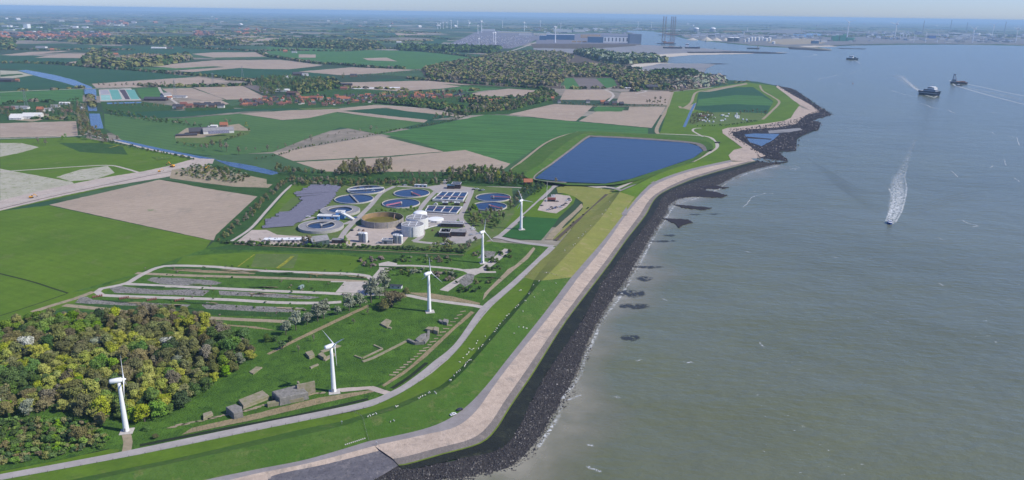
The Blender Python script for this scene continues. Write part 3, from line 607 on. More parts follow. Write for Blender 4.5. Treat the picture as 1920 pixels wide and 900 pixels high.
GLASS = plain('window_glass', (0.03, 0.04, 0.05), 0.12, 0.6, 0.1); STEEL = plain('grey_steel', (0.3, 0.31, 0.33), 0.45, 0.4, 0.15, metal=0.3); DARK = plain('dark_metal', (0.05, 0.055, 0.065), 0.5, 0.4, 0.2)
BLUEP = plain('blue_cladding', (0.13, 0.3, 0.58), 0.6, 0.3, 0.08); REDP = plain('red_bridge_paint', (0.45, 0.12, 0.12), 0.6, 0.3, 0.15); TEALR = plain('teal_roof', (0.1, 0.2, 0.3), 0.6, 0.3, 0.15)
GREYR = plain('grey_roofing', (0.26, 0.255, 0.26), 0.8, 0.2, 0.2, 0.3); MAROON = plain('maroon_roof', (0.17, 0.05, 0.045), 0.8, 0.2, 0.2); YEL = plain('machine_yellow', (0.75, 0.36, 0.03), 0.5, 0.4, 0.1); WOOD = plain('weathered_wood', (0.16, 0.12, 0.09), 0.9, 0.1, 0.25)
BARK = plain('bark', (0.13, 0.11, 0.09), 0.95, 0.1, 0.3, 2); TIRE = plain('tyre_rubber', (0.02, 0.02, 0.02), 0.9, 0.1, 0.1); WOOL = plain('fleece', (0.72, 0.69, 0.62), 0.95, 0.1, 0.1, 3)
# ------------------------------------------------------------------ wind turbines
def turbine(px, py, hub, blade, az, phi, label, group='wind turbines on the near shore', pad=True, det=True, tw=1.0, z=0.6, mat=None):
    mat = mat or WHITE
    p = W(px, py, z); t = thing('wind_turbine', label, 'wind turbine', p, 0, group)
    n = 24 if det else 8; b = MB(); r0 = hub*0.052*tw; r1 = hub*0.028*tw; vs = 6
    for i in range(vs): b.cyl(0, 0, hub*i/vs, r0+(r1-r0)*i/vs, hub/vs+0.01, r0+(r1-r0)*(i+1)/vs, n, cap=(i == vs-1))
    tw_ = b.build('tower', mat, t, True)
    if det:
        d = MB(); d.box(0, -r0-0.05, 0.6, 1.0, 0.25, 2.2); d.build('door', STEEL, tw_)
    if pad:
        f = MB(); f.box(0.6, -0.6, -0.5, 7.6, 7.0, 0.75, 0.25); f.build('foundation', CONCL, t)
    ca, sa = math.cos(az), math.sin(az); L = blade*0.42; w = hub*0.043
    nb = MB(); vs = []
    prof = [(-L*0.78, 0.55), (-L*0.7, 0.9), (-L*0.1, 1.0), (L*0.2, 0.92), (L*0.32, 0.6)]
    for q, s in prof:
        for k in range(10):
            a = 2*math.pi*k/10; x = math.copysign(abs(math.cos(a))**0.6, math.cos(a))*w*s; zz = math.copysign(abs(math.sin(a))**0.6, math.sin(a))*w*1.05*s
            vs.append((q*ca-x*sa, q*sa+x*ca, hub+w*0.75+zz))
    fs = [[j*10+k, j*10+(k+1) % 10, (j+1)*10+(k+1) % 10, (j+1)*10+k] for j in range(len(prof)-1) for k in range(10)]+[list(range(9, -1, -1)), [40+k for k in range(10)]]
    nb.add(vs, fs); nb.build('nacelle', mat, t, True)
    h0 = Vector((ca*L*0.42, sa*L*0.42, hub+w*0.75)); ax = Vector((ca, sa, 0)); side = Vector((-sa, ca, 0)); up = Vector((0, 0, 1))
    hb = MB(); hb.tube(h0-ax*L*0.12, h0+ax*L*0.08, w*0.62, w*0.6, 12); hb.tube(h0+ax*L*0.08, h0+ax*L*0.2, w*0.6, w*0.2, 12); hb.build('hub', mat, t, True)
    for k in range(3):
        a = math.radians(phi+120*k); d = up*math.cos(a)-side*math.sin(a); c = ax.cross(d)
        V = []; S = [(0.04, 0.030, 0.03), (0.12, 0.036, 0.03), (0.22, 0.05, 0.02), (0.5, 0.038, 0.012), (0.8, 0.024, 0.007), (1.0, 0.008, 0.003)]
        for q, cw, th in S:
            tw2 = 0.35*(1-q); e1 = c*math.cos(tw2)+ax*math.sin(tw2); e2 = ax*math.cos(tw2)-c*math.sin(tw2); o = h0+d*(q*blade)-e1*cw*0.2*blade
            cw *= blade*1.25; th *= blade
            for u, v in ((-0.65, 0), (-0.2, 0.5), (0.35, 0.35), (0.5, 0), (0.35, -0.35), (-0.2, -0.5)): V.append(o+e1*cw*u*1.0+e2*th*v*2)
        Fs = [[j*6+i, j*6+(i+1) % 6, (j+1)*6+(i+1) % 6, (j+1)*6+i] for j in range(5) for i in range(6)]+[[0, 1, 2, 3, 4, 5], [35, 34, 33, 32, 31, 30]]
        mesh_obj('blade', V, Fs, mat, t, True)
    return t
turbine(237, 808, 33.5, 15.5, math.radians(25), -8, 'nearest white wind turbine, at the edge of the dense wood above a dirt track')
turbine(626, 734, 33.0, 15.0, math.radians(47), 55, 'white wind turbine with blades spread in a V beside the big concrete bunker')
turbine(805, 584, 34.0, 15.0, math.radians(50), -8, 'white wind turbine on a gravel pad right of the bushy brown tree clump')
turbine(905, 493, 32.5, 14.5, math.radians(55), 8, 'white wind turbine between the treatment works gate and the old runway strips')
turbine(977, 430, 34.5, 14.5, math.radians(60), -28, 'white wind turbine standing on the dark green turf field north of the runways')
far_t = [(898,91,15,'tall white turbine at the front edge of the harbour car park'), (929,86,20,'paired front turbine in the middle of the harbour car park'), (925,79,14,'thin turbine just left of the paired front turbine in the harbour car park'),
 (1041,80,24,'turbine in front of the long dark blue shed by the car park'), (896,63,12,'turbine at the top left corner of the car park'), (903,61,17,'slim turbine beside the dike road above the car park'), (942,52,10,'small turbine behind the car park sheds, left of three'), (983,58,13,'small turbine behind the middle of the long white sheds'),
 (1013,50,9,'small turbine far behind the long white sheds'), (1051,55,9,'small turbine behind the blue shed roofs'), (1196,54,10,'turbine on the far quay, left of the jack-up rig'), (1221,54,10,'turbine on the far quay nearest the jack-up rig'),
 (821,55,9,'leftmost small turbine in the row west of the car park'), (826,54,8,'second small turbine in the row west of the car park'), (831,54,9,'third small turbine in the row west of the car park'), (838,53,9,'fourth small turbine in the row west of the car park'), (846,54,12,'fifth and tallest turbine in the row west of the car park'), (858,53,11,'sixth small turbine in the row west of the car park'), (879,50,9,'turbine standing alone between the row and the car park')]
for x, y, h, lb in far_t:
    mp = mpp(x, y); turbine(x, y, h*mp*1.15, h*mp*0.55, math.radians(R.choice([40, 60, 75])), R.uniform(0, 120), lb, 'wind turbines around the far harbour', False, False, 0.8)
for x, y, h, lb in [(1588,71,27,'tall turbine rising beside the green silos'), (1677,73,26,'tall turbine in front of the pale chemical plant'), (1735,80,16,'first small turbine on the sea wall right of the chemical plant'), (1757,80,15,'second small turbine on the sea wall, left of the white round roof'), (1823,80,24,'turbine on the sea wall near the twin white tanks'),
                    (1860,68,20,'turbine behind the twin white tanks'), (1843,80,9,'short turbine on the sea wall right of the twin white tanks'), (1904,80,24,'tall turbine on the sea wall near the right edge'), (1883,79,12,'short turbine on the sea wall left of the rightmost one'), (1713,80,13,'small turbine beside the curved white pipes on the sea wall')]:
    mp = mpp(x, y); turbine(x, y, h*mp, h*mp*0.5, math.radians(R.choice([100, 120, 60])), R.uniform(0, 120), lb, 'wind turbines along the far sea wall', False, False, 0.7)
# ------------------------------------------------------------------ treatment works
def at(px, py, z=0.6): return W(px, py, z)
def basin(px, py, rpx, hh, label, inner=0.0, bridge=None, bmat=None, z=0.6, walls=None, rim=None):
    m_ = mpp(px, py); p = W(px, py, hh); r = rpx*m_; t = thing('settling_tank', label, 'settling tank', (p.x, p.y, z), 0, 'round tanks of the treatment works')
    b = MB(); b.ring(0, 0, 0, r-0.9, r, hh, 72); b.build('rim_wall', walls or CONCL, t)
    wz = hh-0.75
    if inner:
        c = MB(); c.ring(0, 0, hh-0.5, r*inner, r-0.9, 0.25, 72); c.build('walkway_deck', GREYR, t); c = MB(); c.ring(0, 0, hh-0.4, r*inner-0.4, r*inner+0.3, 0.8, 64); c.build('inner_rim', CONCL, t); rr = r*inner-0.4
    else: rr = r-0.9
    w_ = MB(); w_.cyl(0, 0, wz-0.3, rr, 0.3, n=72); w_.build('water_surface', TANK, t)
    if bridge:
        a, l0, l1, wd = bridge; ca, sa = math.cos(a), math.sin(a); u = MB(); bm_ = bmat or CONC
        A = Vector((ca*l0*r, sa*l0*r, hh+0.5)); B = Vector((ca*l1*r, sa*l1*r, hh+0.5)); u.beam(A, B, wd, 0.5)
        br = u.build('bridge', bm_, t)
        q = MB(); nn = Vector((-sa, ca, 0))
        for s in (-1, 1):
            q.beam(A+nn*wd/2*s+Vector((0, 0, 1.1)), B+nn*wd/2*s+Vector((0, 0, 1.1)), 0.12)
            for k in range(12): C = A.lerp(B, k/11)+nn*wd/2*s; q.beam(C, C+Vector((0, 0, 1.1)), 0.08)
        q.build('handrail', bm_, br)
        c = MB(); c.cyl(0, 0, wz, 1.4, 2.2, n=16); c.build('centre_pier', CONCL, t)
    return t
basin(686, 355.5, 34.5, 1.8, 'round tank at the back left spanned by a wide white double bridge', bridge=(0.35, -0.98, 0.98, 3.4), bmat=OFFW)
basin(664, 373, 36, 1.6, 'round blue tank with a grey bridge across its middle, beside the solar field', bridge=(-1.15, -0.98, 0.98, 1.8))
basin(638, 394, 36, 3.0, 'ringed tank with grey deck partly hidden behind the blue building', inner=0.62, walls=CONC)
basin(602, 423, 41, 3.4, 'largest ringed tank with grey deck and small water circle, below the blue building', inner=0.62, bridge=(1.0, 0.0, 0.9, 2.2), walls=CONC)
basin(772, 362, 33.5, 1.6, 'round blue tank with a red half bridge, back middle of the works', bridge=(-0.95, 0.0, 0.97, 1.6), bmat=REDP)
basin(752, 381, 35, 1.6, 'round blue tank with a pink bridge behind the row of small trees', bridge=(-2.35, 0.0, 0.97, 1.9), bmat=plain('pink_bridge_paint', (0.62, 0.2, 0.24), 0.6, 0.3, 0.1))
basin(925, 370, 33, 1.6, 'farther of the two round tanks beside the tree belt on the right', bridge=(-0.15, -0.15, 0.97, 1.7), bmat=REDP)
basin(918, 386.5, 32.5, 1.6, 'nearer of the two round tanks on the right, half behind bushes', bridge=(-0.75, -0.1, 0.97, 1.7), bmat=REDP)
def empty_tank():
    px, py = 717, 408; m_ = mpp(px, py); hh = 7.5; p = W(px, py, hh); r = 38*m_
    t = thing('settling_tank', 'tall empty round tank with a brown stained inside on the sand yard', 'settling tank', (p.x, p.y, 0.6), 0, 'round tanks of the treatment works')
    b = MB(); b.ring(0, 0, 0, r-0.6, r, hh, 80); b.mat(1); n = 80
    b.build('rim_wall', [plain('tank_wall', (0.33, 0.3, 0.27), 0.9, 0.2, 0.25, 0.2), CONC], t)
    c = MB(); c.ring(0, 0, 0.05, r-0.65, r-0.6, hh-0.3, 80); c.build('stained_lining', plain('rust_stain', (0.36, 0.24, 0.11), 0.9, 0.1, 0.3, 0.1, hue=(0.2, 0.15, 0.1)), t)
    c = MB(); c.cyl(0, 0, 0.1, r-0.7, 1.2, n=80); c.build('sludge_bed', plain('olive_sludge', (0.16, 0.14, 0.03), 0.8, 0.2, 0.3, 0.08), t)
    c = MB()
    for k in range(0, 80, 8):
        a = k*math.pi/40+0.1; c.box(math.cos(a)*(r+0.15), math.sin(a)*(r+0.15), 0, 0.5, 0.7, hh-0.2, a)
    c.build('wall_rib', CONC, t); c = MB(); c.beam((r*0.5, r*0.6, hh), (r*0.45, r*0.52, 1.5), 1.0); c.build('inlet_chute', plain('chute', (0.45, 0.3, 0.22), 0.8, 0.2, 0.2), t)
empty_tank()
def silo(px, py, r, h, label, dome=0, rails_=True, mat=None, name='storage_silo'):
    p = W(px, py, 0.6); t = thing(name, label, 'silo', p, 0, 'white silos of the treatment works'); b = MB(); b.cyl(0, 0, 0, r, h, n=48, cap=not dome); b.build('shell', mat or OFFW, t, False)
    if dome: b = MB(); b.dome(0, 0, h, r, dome, 48, 5); b.build('dome', WHITE, t, True)
    else:
        b = MB(); b.cyl(0, 0, h, r*0.985, 0.25, n=48); b.build('roof', GREYR, t)
        b = MB(); b.beam((-r*0.7, -r*0.35, h+0.6), (r*0.7, -r*0.35, h+0.6), 0.5); b.beam((-r*0.5, r*0.3, h+0.6), (r*0.6, r*0.3, h+0.6), 0.5); b.beam((-r*0.3, -r*0.7, h+0.6), (-r*0.3, r*0.7, h+0.6), 0.5); b.beam((r*0.35, -r*0.7, h+0.6), (r*0.35, r*0.7, h+0.6), 0.5); b.build('roof_pipe', WHITE, t)
        b = MB(); b.ring(0, 0, h, r-0.2, r+0.1, 0.5, 48); b.build('edge_kerb', WHITE, t)
    b = MB(); b.box(r*0.15, -r-0.1, 0, 0.7, 0.5, h); b.build('ladder', STEEL, t)
    return t
silo(774, 439, 13, 12, 'front white cylindrical silo with pipes on its flat roof beside the sand yard')
silo(783, 427, 13, 13, 'second white cylindrical silo standing behind the front one'); silo(788, 412, 8.6, 9, 'white silo with a low rounded dome behind the two flat ones', dome=2.2)
silo(678, 453, 3.2, 10, 'slim white vessel standing alone on the sand yard by the hedge', mat=STEEL); silo(685.5, 454, 2.6, 10.5, 'slimmest white vessel just right of the grey one on the sand yard', dome=1)
silo(744, 455, 4.2, 9, 'stout grey and white vessel right of the small garage shed', mat=STEEL); silo(752, 456, 2.2, 9, 'narrow white column beside the stout vessel', dome=1)
def pool(corners, hh, cols, rows, label, frames=CONCL, z=0.6):
    C = [W(x, y, hh) for x, y in corners]; c0 = sum(C, Vector())/4; t = thing('basin_block', label, 'basin', (c0.x, c0.y, z), 0)
    L = [c-c0 for c in C]
    def q(u, v): a = L[0].lerp(L[1], u); b_ = L[3].lerp(L[2], u); x = a.lerp(b_, v); return (x.x, x.y)
    b = MB(); b.prism([q(0, 0), q(1, 0), q(1, 1), q(0, 1)], 0, hh-0.9); b.build('base', frames, t)
    w = MB()
    for i in range(cols+1):
        u = i/cols; e = 0.012 if i in (0, cols, cols//2) else 0.004; w.prism([q(u-e, -0.01), q(u+e, -0.01), q(u+e, 1.01), q(u-e, 1.01)], hh-0.9, 0.9)
    for vv in rows: w.prism([q(0, vv-0.018), q(1, vv-0.018), q(1, vv+0.018), q(0, vv+0.018)], hh-0.9, 1.1)
    w.build('divider_wall', OFFW, t)
    for i in range(cols):
        k = MB(); k.prism([q(i/cols+0.02, 0.03), q((i+1)/cols-0.02, 0.03), q((i+1)/cols-0.02, 0.97), q(i/cols+0.02, 0.97)], hh-0.9, 0.3); k.build('water_surface', TANK, t)
    r_ = MB(); v = rows[1] if len(rows) > 2 else 0.5; A = q(0, v); B = q(1, v); r_.beam((A[0], A[1], hh+0.5), (B[0], B[1], hh+0.5), 0.7, 0.2); r_.build('footbridge', REDP, t)
    return t
pool([(828,359.5),(877,361),(868,376),(811,374)], 3.2, 4, (0, 0.62, 1), 'white walled rectangular basin block with four lanes of dark water')
pool([(803,386),(866,388),(856,400),(797,396)], 2.2, 4, (0, 1), 'lower pinkish basin block with four small blue pools', frames=plain('pinkish_concrete', (0.4, 0.34, 0.31), 0.9, 0.2, 0.2, 0.3))
def block(name, px, py, w, d, h, rz, label, wall, roof, cat='building', parapet=None, wins=0, doors=0, gable=0, group=None, z=0.6, extra=None):
    p = W(px, py, z); t = thing(name, label, cat, p, rz, group); b = MB(); b.box(0, 0, 0, w, d, h); wl = b.build('wall', wall, t)
    if gable:
        r_ = MB(); r_.gable(w, d, h, gable); r_.build('roof', roof, t)
        e = MB()
        for s in (-1, 1): e.add([(s*w/2, -d/2, h), (s*w/2, d/2, h), (s*w/2, 0, h+gable*0.95)], [[0, 1, 2] if s > 0 else [0, 2, 1]])
        e.build('gable_end', wall, t)
    else:
        r_ = MB(); r_.box(0, 0, h, w+0.5, d+0.5, 0.35); rf = r_.build('roof', roof, t)
        if parapet:
            q = MB()
            for s in (-1, 1): q.box(0, s*(d/2+0.12), h+0.35, w+0.5, 0.3, 0.5); q.box(s*(w/2+0.12), 0, h+0.35, 0.3, d-0.1, 0.5)
            q.build('parapet', parapet, rf)
        q = MB(); rr = random.Random(int(px*7+py))
        for k in range(3): q.box(rr.uniform(-.35, .35)*w, rr.uniform(-.25, .25)*d, h+0.35, rr.uniform(.6, 1.8), rr.uniform(.6, 1.5), rr.uniform(.5, 1.0))
        q.build('roof_vent', STEEL, rf)
    for k in range(wins):
        x = -w/2+w*(k+0.5)/wins; v = MB(); v.box(x, -d/2-0.02, h*0.45, min(1.6, w/wins*0.5), 0.12, h*0.32); v.build('window', GLASS, t)
    for k in range(doors):
        x = -w/2+w*(k+0.25)/max(1, doors); v = MB(); v.box(x+w*0.1, -d/2-0.05, 0, min(3.0, w/doors*0.5), 0.14, min(3.2, h*0.75)); v.build('door', DARK, t)
    return t
block('pump_house', 617, 411, 27, 9, 4.6, -0.03, 'long low bright blue building with a pale flat roof between the ringed tanks', BLUEP, OFFW, parapet=WHITE, wins=4, doors=2)
block('pump_house', 639, 409, 10, 9, 8.5, -0.03, 'taller blue tower block at the end of the long blue building', BLUEP, OFFW, parapet=WHITE, wins=1, doors=0)
def conveyor():
    t = thing('sludge_conveyor', 'white sloping covered conveyor running down from the blue tower block', 'conveyor', W(650, 411, 0.6)); b = MB()
    b.beam((-6, 1, 8), (10, -5, 1.2), 4.5, 2.0); b.build('chute_cover', OFFW, t)
    for k in (0.2, 0.5, 0.8):
        b = MB(); b.box(-6+16*k, 1-6*k, 0, 0.5, 0.5, 8-6.8*k); b.build('support_leg', STEEL, t)
conveyor()
block('office', 835, 441, 12, 16, 5, -0.05, 'dark brick wing of the works office nearest the silos', BRICKD, GREYR, parapet=OFFW, wins=3)
block('office', 851, 440, 28, 13, 5, -0.05, 'brown brick workshop with a grey roof and wide garage doors', BRICKD, GREYR, wins=3, doors=2)
block('office', 848, 424, 27, 10, 4.2, -0.05, 'dark building with a rounded white edged roof in the middle of the works', BRICKD, GREYR, parapet=WHITE, wins=7)
block('switch_house', 846, 353, 11, 9, 5, -0.05, 'small building with a blue roof at the back gate of the works', BRICKD, TEALR, wins=2)
block('filter_house', 856, 352, 13, 14, 6.5, -0.05, 'dark flat building framed by a white beam at the back of the works', BRICKD, DARK, parapet=WHITE, wins=3)
block('storage_shed', 789, 350, 18, 4.5, 3, -0.05, 'long low bluish container shed behind the red bridge tank', plain('pale_blue', (0.35, 0.45, 0.55), 0.7), OFFW, doors=3)
block('control_box', 835, 384, 7, 4.5, 3.2, -0.05, 'small white box house between the two basin blocks', BRICKD, OFFW, parapet=WHITE, wins=2); block('control_box', 857, 384.5, 7, 4.5, 3.4, -0.05, 'small white box house at the right end between the basin blocks', BRICKD, OFFW, parapet=WHITE, wins=1)
t = silo(817, 414, 10, 2.6, 'low wide round tank with a flat white lid beside the middle office', dome=0.8, name='sludge_tank')
block('barn', 598, 457, 19, 16, 5.5, 0.55, 'green walled barn with a grey ridged roof at the hedge below the largest ringed tank', plain('barn_green', (0.08, 0.12, 0.11), 0.8), GREYR, gable=4.2, doors=1, wins=2)
block('storage_shed', 516, 453, 24, 8, 3, 0.04, 'left of two low white sheds in the sandy corner behind the hedge', PLAST, WHITE, doors=2, wins=3); block('storage_shed', 558, 453, 26, 8, 3.2, 0.04, 'right of two low white sheds in the sandy corner behind the hedge', PLAST, WHITE, doors=1, wins=3)
block('storage_shed', 636, 455, 15, 7, 4, -0.02, 'dark open shed beside the bright green bush at the works hedge', BRICKD, GREYR, doors=1); block('garage', 727, 456, 12, 7, 4.2, -0.02, 'small shed with a grey front and white frame between the yard vessels', STEEL, GREYR, parapet=WHITE, doors=1)
block('club_house', 1034, 377, 11, 6.5, 3, -0.05, 'small dark cabin with a maroon roof on the sandy car park', BRICKD, MAROON, gable=2.2, wins=3, doors=1); block('storage_shed', 1037, 369, 5, 3, 2.4, -0.05, 'tiny white hut behind the maroon roofed cabin', WHITE, OFFW)
block('farmhouse', 990, 345, 13, 11, 4, 0.05, 'dark brick house with a hipped orange roof among trees by the reservoir corner', BRICKD, ROOFO, gable=4.5, wins=3)
block('farmhouse', 692, 323, 11, 9, 5, -0.9, 'farmhouse with one steep orange roof hidden in bare trees by the ploughed field', BRICK, ROOFO, gable=5.5, wins=2)
block('bunker_hut', 743, 540, 11, 4.5, 2.8, -0.12, 'long white hut with a dark roof behind the silvery willows', OFFW, DARK, gable=1.0, wins=2)
def mast():
    t = thing('radio_mast', 'very thin white mast beside the maroon roofed cabin', 'mast', W(1025, 378, 0.6)); b = MB(); b.tube((0, 0, 0), (0, 0, 28), 0.35, 0.15, 8); b.build('pole', WHITE, t); b = MB(); b.box(0, 0, -0.2, 2, 2, 0.4); b.build('foot', CONC, t)
mast()
# solar field: each table of panels is a thing
SP = N('solar_cells'); tc = SP.n('TexCoord'); bt = SP.n('TexBrick'); SP.l(tc.outputs['Object'], bt.inputs['Vector']); bt.offset = 0; bt.inputs['Scale'].default_value = 0.9
bt.inputs['Color1'].default_value = (0.05, 0.05, 0.08, 1); bt.inputs['Color2'].default_value = (0.09, 0.088, 0.12, 1); bt.inputs['Mortar'].default_value = (0.3, 0.3, 0.36, 1); bt.inputs['Mortar Size'].default_value = 0.03
SP.surf(bt.outputs[0], 0.6, 0.12); SP = SP.m
ORD = ['first','second','third','fourth','fifth','sixth','seventh','eighth','ninth','tenth','eleventh','twelfth','thirteenth','fourteenth','fifteenth','sixteenth','seventeenth','eighteenth','nineteenth','twentieth','twenty-first','twenty-second','twenty-third','twenty-fourth','twenty-fifth','last']
def solar():
    A = W(520, 432, 1.2); B = W(493, 416, 1.2); nrow = 21
    left = [(493,426),(493,426),(505,416),(498,413),(520,407),(515,402),(538,397),(545,391),(552,384),(560,379),(565,374),(560,370),(545,363),(555,360),(568,353),(585,348)]
    right = [(553,421),(560,416),(565,414),(575,408),(588,402),(592,397),(608,390),(612,386),(620,380),(624,374),(628,369),(632,364),(636,358),(640,353),(640,350),(620,347)]
    ys = 432; k = 0
    base = None; gl = 'dark blue solar table in the stepped field left of the round tanks'
    n = 26
    for i in range(n):
        f = i/(n-1)*(len(left)-1); a = int(min(f, len(left)-2)); u = f-a
        L_ = W(left[a][0]*(1-u)+left[a+1][0]*u, left[a][1]*(1-u)+left[a+1][1]*u, 1.0); R_ = W(right[a][0]*(1-u)+right[a+1][0]*u, right[a][1]*(1-u)+right[a+1][1]*u, 1.0)
        L_ = Vector((round(L_.x/6)*6, L_.y, 1)); wd = round((R_.x-L_.x)/6)*6
        m_ = (L_+R_)/2; ang = math.atan2((R_-L_).y, (R_-L_).x)
        t = thing('solar_table', 'dark blue solar table, %s row from the front of the stepped solar field' % ORD[i], 'solar panels', (m_.x, m_.y, 0.6), ang, 'rows of the solar field')
        nxt = 11.5
        b = MB(); w = max(wd, 12); b.add([(-w/2, -nxt/2, 0.7), (w/2, -nxt/2, 0.7), (w/2, 0, 1.9), (-w/2, 0, 1.9), (w/2, nxt/2, 0.7), (-w/2, nxt/2, 0.7)], [[0, 1, 2, 3], [3, 2, 4, 5]]); b.build('panel', SP, t)
        b = MB()
        for x in range(int(-w/2)+1, int(w/2), 6):
            b.beam((x, 0, 0), (x, 0, 1.85), 0.15)
        b.build('post', STEEL, t)
solar()

# clutter of the works: pipes, boxes, lamp posts
def pipe_run(pts, r, lb):
    P = [W(x, y, .6) for x, y in pts]; t = thing('pipe_run', lb, 'pipe', P[0]); b = MB()
    for a, q in zip(P, P[1:]): b.beam(a-P[0]+Vector((0, 0, 1.2)), q-P[0]+Vector((0, 0, 1.2)), r)
    b.build('pipe', OFFW, t); b = MB()
    for a in P: b.box(a.x-P[0].x, a.y-P[0].y, 0, .5, .5, 1.2)
    b.build('support', STEEL, t)
pipe_run([(795,432),(806,428),(822,424),(830,417)], .8, 'white pipe run between the front silo and the offices'); pipe_run([(800,420),(812,416),(825,410)], .7, 'white pipe run beside the low white lidded tank'); pipe_run([(740,432),(752,436),(760,436)], .6, 'short white pipe run left of the front silo')
pipe_run([(811,378),(835,379),(868,380)], .7, 'pipe run in front of the white walled basins'); pipe_run([(803,402),(830,404),(856,403)], .7, 'pipe run below the pinkish basins')
rq = random.Random(4)
for i in range(34):
    zx, zy, w_ = rq.choice([((655,745),(428,456),'on the sand yard'), ((800,870),(405,450),'between the offices'), ((815,875),(377,384),'between the basins'), ((700,760),(452,458),'along the works hedge'), ((445,580),(446,456),'in the sandy corner')])
    x, y = rq.uniform(*zx), rq.uniform(*zy); k = rq.choice(['pale', 'dark', 'grey', 'rusty']); m_ = {'pale': OFFW, 'dark': DARK, 'grey': STEEL, 'rusty': ROOFB}[k]; b = MB(); b.box(0, 0, 0, rq.uniform(1.5, 5), rq.uniform(1.2, 2.4), rq.uniform(.9, 2.4)); b.box(.2, 0, .9, rq.uniform(.8, 1.6), 1, rq.uniform(.8, 1.8))
    o = b.build('storage_crate', m_); o.location = W(x, y, .6); o.rotation_euler = (0, 0, rq.uniform(0, 3)); tag(o, '%s crate or cabinet %s' % (k, w_), 'crate', 'crates and cabinets of the works')
for i, (x, y) in enumerate([(640,440),(668,412),(690,388),(715,364),(742,350),(795,398),(812,366),(868,400),(882,364),(892,440),(780,452),(840,458),(800,356)]):
    t = thing('lamp_post', 'slim grey lamp post beside the works road, %s' % ORD[i], 'lamp post', W(x+2, y, .6), 0, 'lamp posts of the works'); b = MB(); b.tube((0, 0, 0), (0, 0, 7), .12, .08, 6); b.build('pole', STEEL, t); b = MB(); b.box(.6, 0, 6.9, 1.4, .3, .15); b.build('lamp_head', STEEL, t)
# ------------------------------------------------------------------ trees
LEAF = {'yellow': leafmat('leaf_yellow_green', (0.24, 0.25, 0.04), (0.15, 0.18, 0.028), 0.25), 'lime': leafmat('leaf_lime', (0.125, 0.2, 0.022), (0.08, 0.15, 0.015), 0.25),
        'green': leafmat('leaf_green', (0.08, 0.14, 0.028), (0.055, 0.1, 0.022)), 'dark': leafmat('leaf_dark', (0.05, 0.085, 0.028), (0.035, 0.062, 0.022), 0.3),
        'olive': leafmat('leaf_olive', (0.14, 0.145, 0.05), (0.095, 0.105, 0.035)), 'brown': leafmat('twig_brown', (0.15, 0.13, 0.06), (0.11, 0.1, 0.042), 0.25),
        'grey': leafmat('leaf_silver', (0.2, 0.22, 0.15), (0.14, 0.16, 0.1), 0.2), 'white': leafmat('blossom_white', (0.42, 0.42, 0.38), (0.25, 0.27, 0.2), 0.15),
        'bare': leafmat('bare_twigs', (0.17, 0.155, 0.105), (0.13, 0.115, 0.075), 0.25), 'shrub': leafmat('pink_brown_shrub', (0.21, 0.165, 0.135), (0.15, 0.125, 0.1), 0.25)}
def crown_geo(seed, r, h, z0, n, ls, lumps=8, hollow=0.25, flat=0.0):
    """leaf-clump faces spread on and under the skins of overlapping lumps"""
    rg = np.random.RandomState(seed); C = []
    for i in range(lumps):
        a = rg.uniform(0, 2*math.pi); d = r*rg.uniform(0.15, 0.78); f = rg.uniform(0.12, 0.9)
        C.append((math.cos(a)*d*(1.1-f*0.6), math.sin(a)*d*(1.1-f*0.6), z0+h*f, r*rg.uniform(0.26, 0.46), h*rg.uniform(0.14, 0.27)))
    C.append((0, 0, z0+h*0.62, r*0.55, h*0.38)); C = np.array(C)
    k = rg.randint(0, len(C), n); u = rg.normal(size=(n, 3)); u[:, 2] = np.abs(u[:, 2])*1.0-0.35*(rg.rand(n) < 0.4); u /= np.linalg.norm(u, axis=1)[:, None]
    rad = np.where(rg.rand(n) < hollow, rg.uniform(0.4, 0.9, n), rg.uniform(0.88, 1.1, n))
    c = C[k]; P = c[:, :3]+u*np.stack([c[:, 3], c[:, 3], c[:, 4]], 1)*rad[:, None]
    nn = u+rg.normal(size=(n, 3))*0.55; nn /= np.linalg.norm(nn, axis=1)[:, None]
    t = np.cross(nn, rg.normal(size=(n, 3))); t /= np.linalg.norm(t, axis=1)[:, None]; b = np.cross(nn, t); s = ls*rg.uniform(0.6, 1.3, n)[:, None]
    V = np.stack([P-t*s-b*s*0.7, P+t*s-b*s*0.5, P+t*s*0.8+b*s*0.8, P-t*s*0.7+b*s*0.6], 1).reshape(-1, 3)
    return V
def quads(name, V, mat, parent=None):
    n = len(V)//4; me = bpy.data.meshes.new(name); me.vertices.add(len(V)); me.vertices.foreach_set('co', np.asarray(V, dtype=np.float32).ravel())
    me.loops.add(n*4); me.loops.foreach_set('vertex_index', np.arange(n*4, dtype=np.int32)); me.polygons.add(n); me.polygons.foreach_set('loop_start', np.arange(0, n*4, 4, dtype=np.int32))
    me.materials.append(mat); me.update(calc_edges=True); return link(bpy.data.objects.new(name, me), parent)
def trunk_geo(seed, r, h, z0, limbs=5, bare=False):
    rr = random.Random(seed); b = MB(); tr = 0.045*r+0.12; top = Vector((rr.uniform(-.3, .3), rr.uniform(-.3, .3), z0+h*0.45))
    b.tube((0, 0, -0.4), top, tr, tr*0.55, 7)
    for i in range(limbs):
        a = 2*math.pi*i/limbs+rr.uniform(-.4, .4); s = Vector((0, 0, z0*0.8+h*0.35*rr.random())); e = Vector((math.cos(a)*r*0.6, math.sin(a)*r*0.6, z0+h*rr.uniform(0.45, 0.9)))
        b.tube(s, e, tr*0.45, tr*0.12, 5)
        if bare:
            for j in range(3):
                f = s.lerp(e, 0.45+0.2*j); g_ = f+Vector((rr.uniform(-1, 1)*r*0.35, rr.uniform(-1, 1)*r*0.35, h*rr.uniform(0.1, 0.3))); b.tube(f, g_, tr*0.15, tr*0.05, 4)
    return b
PROTO = {}
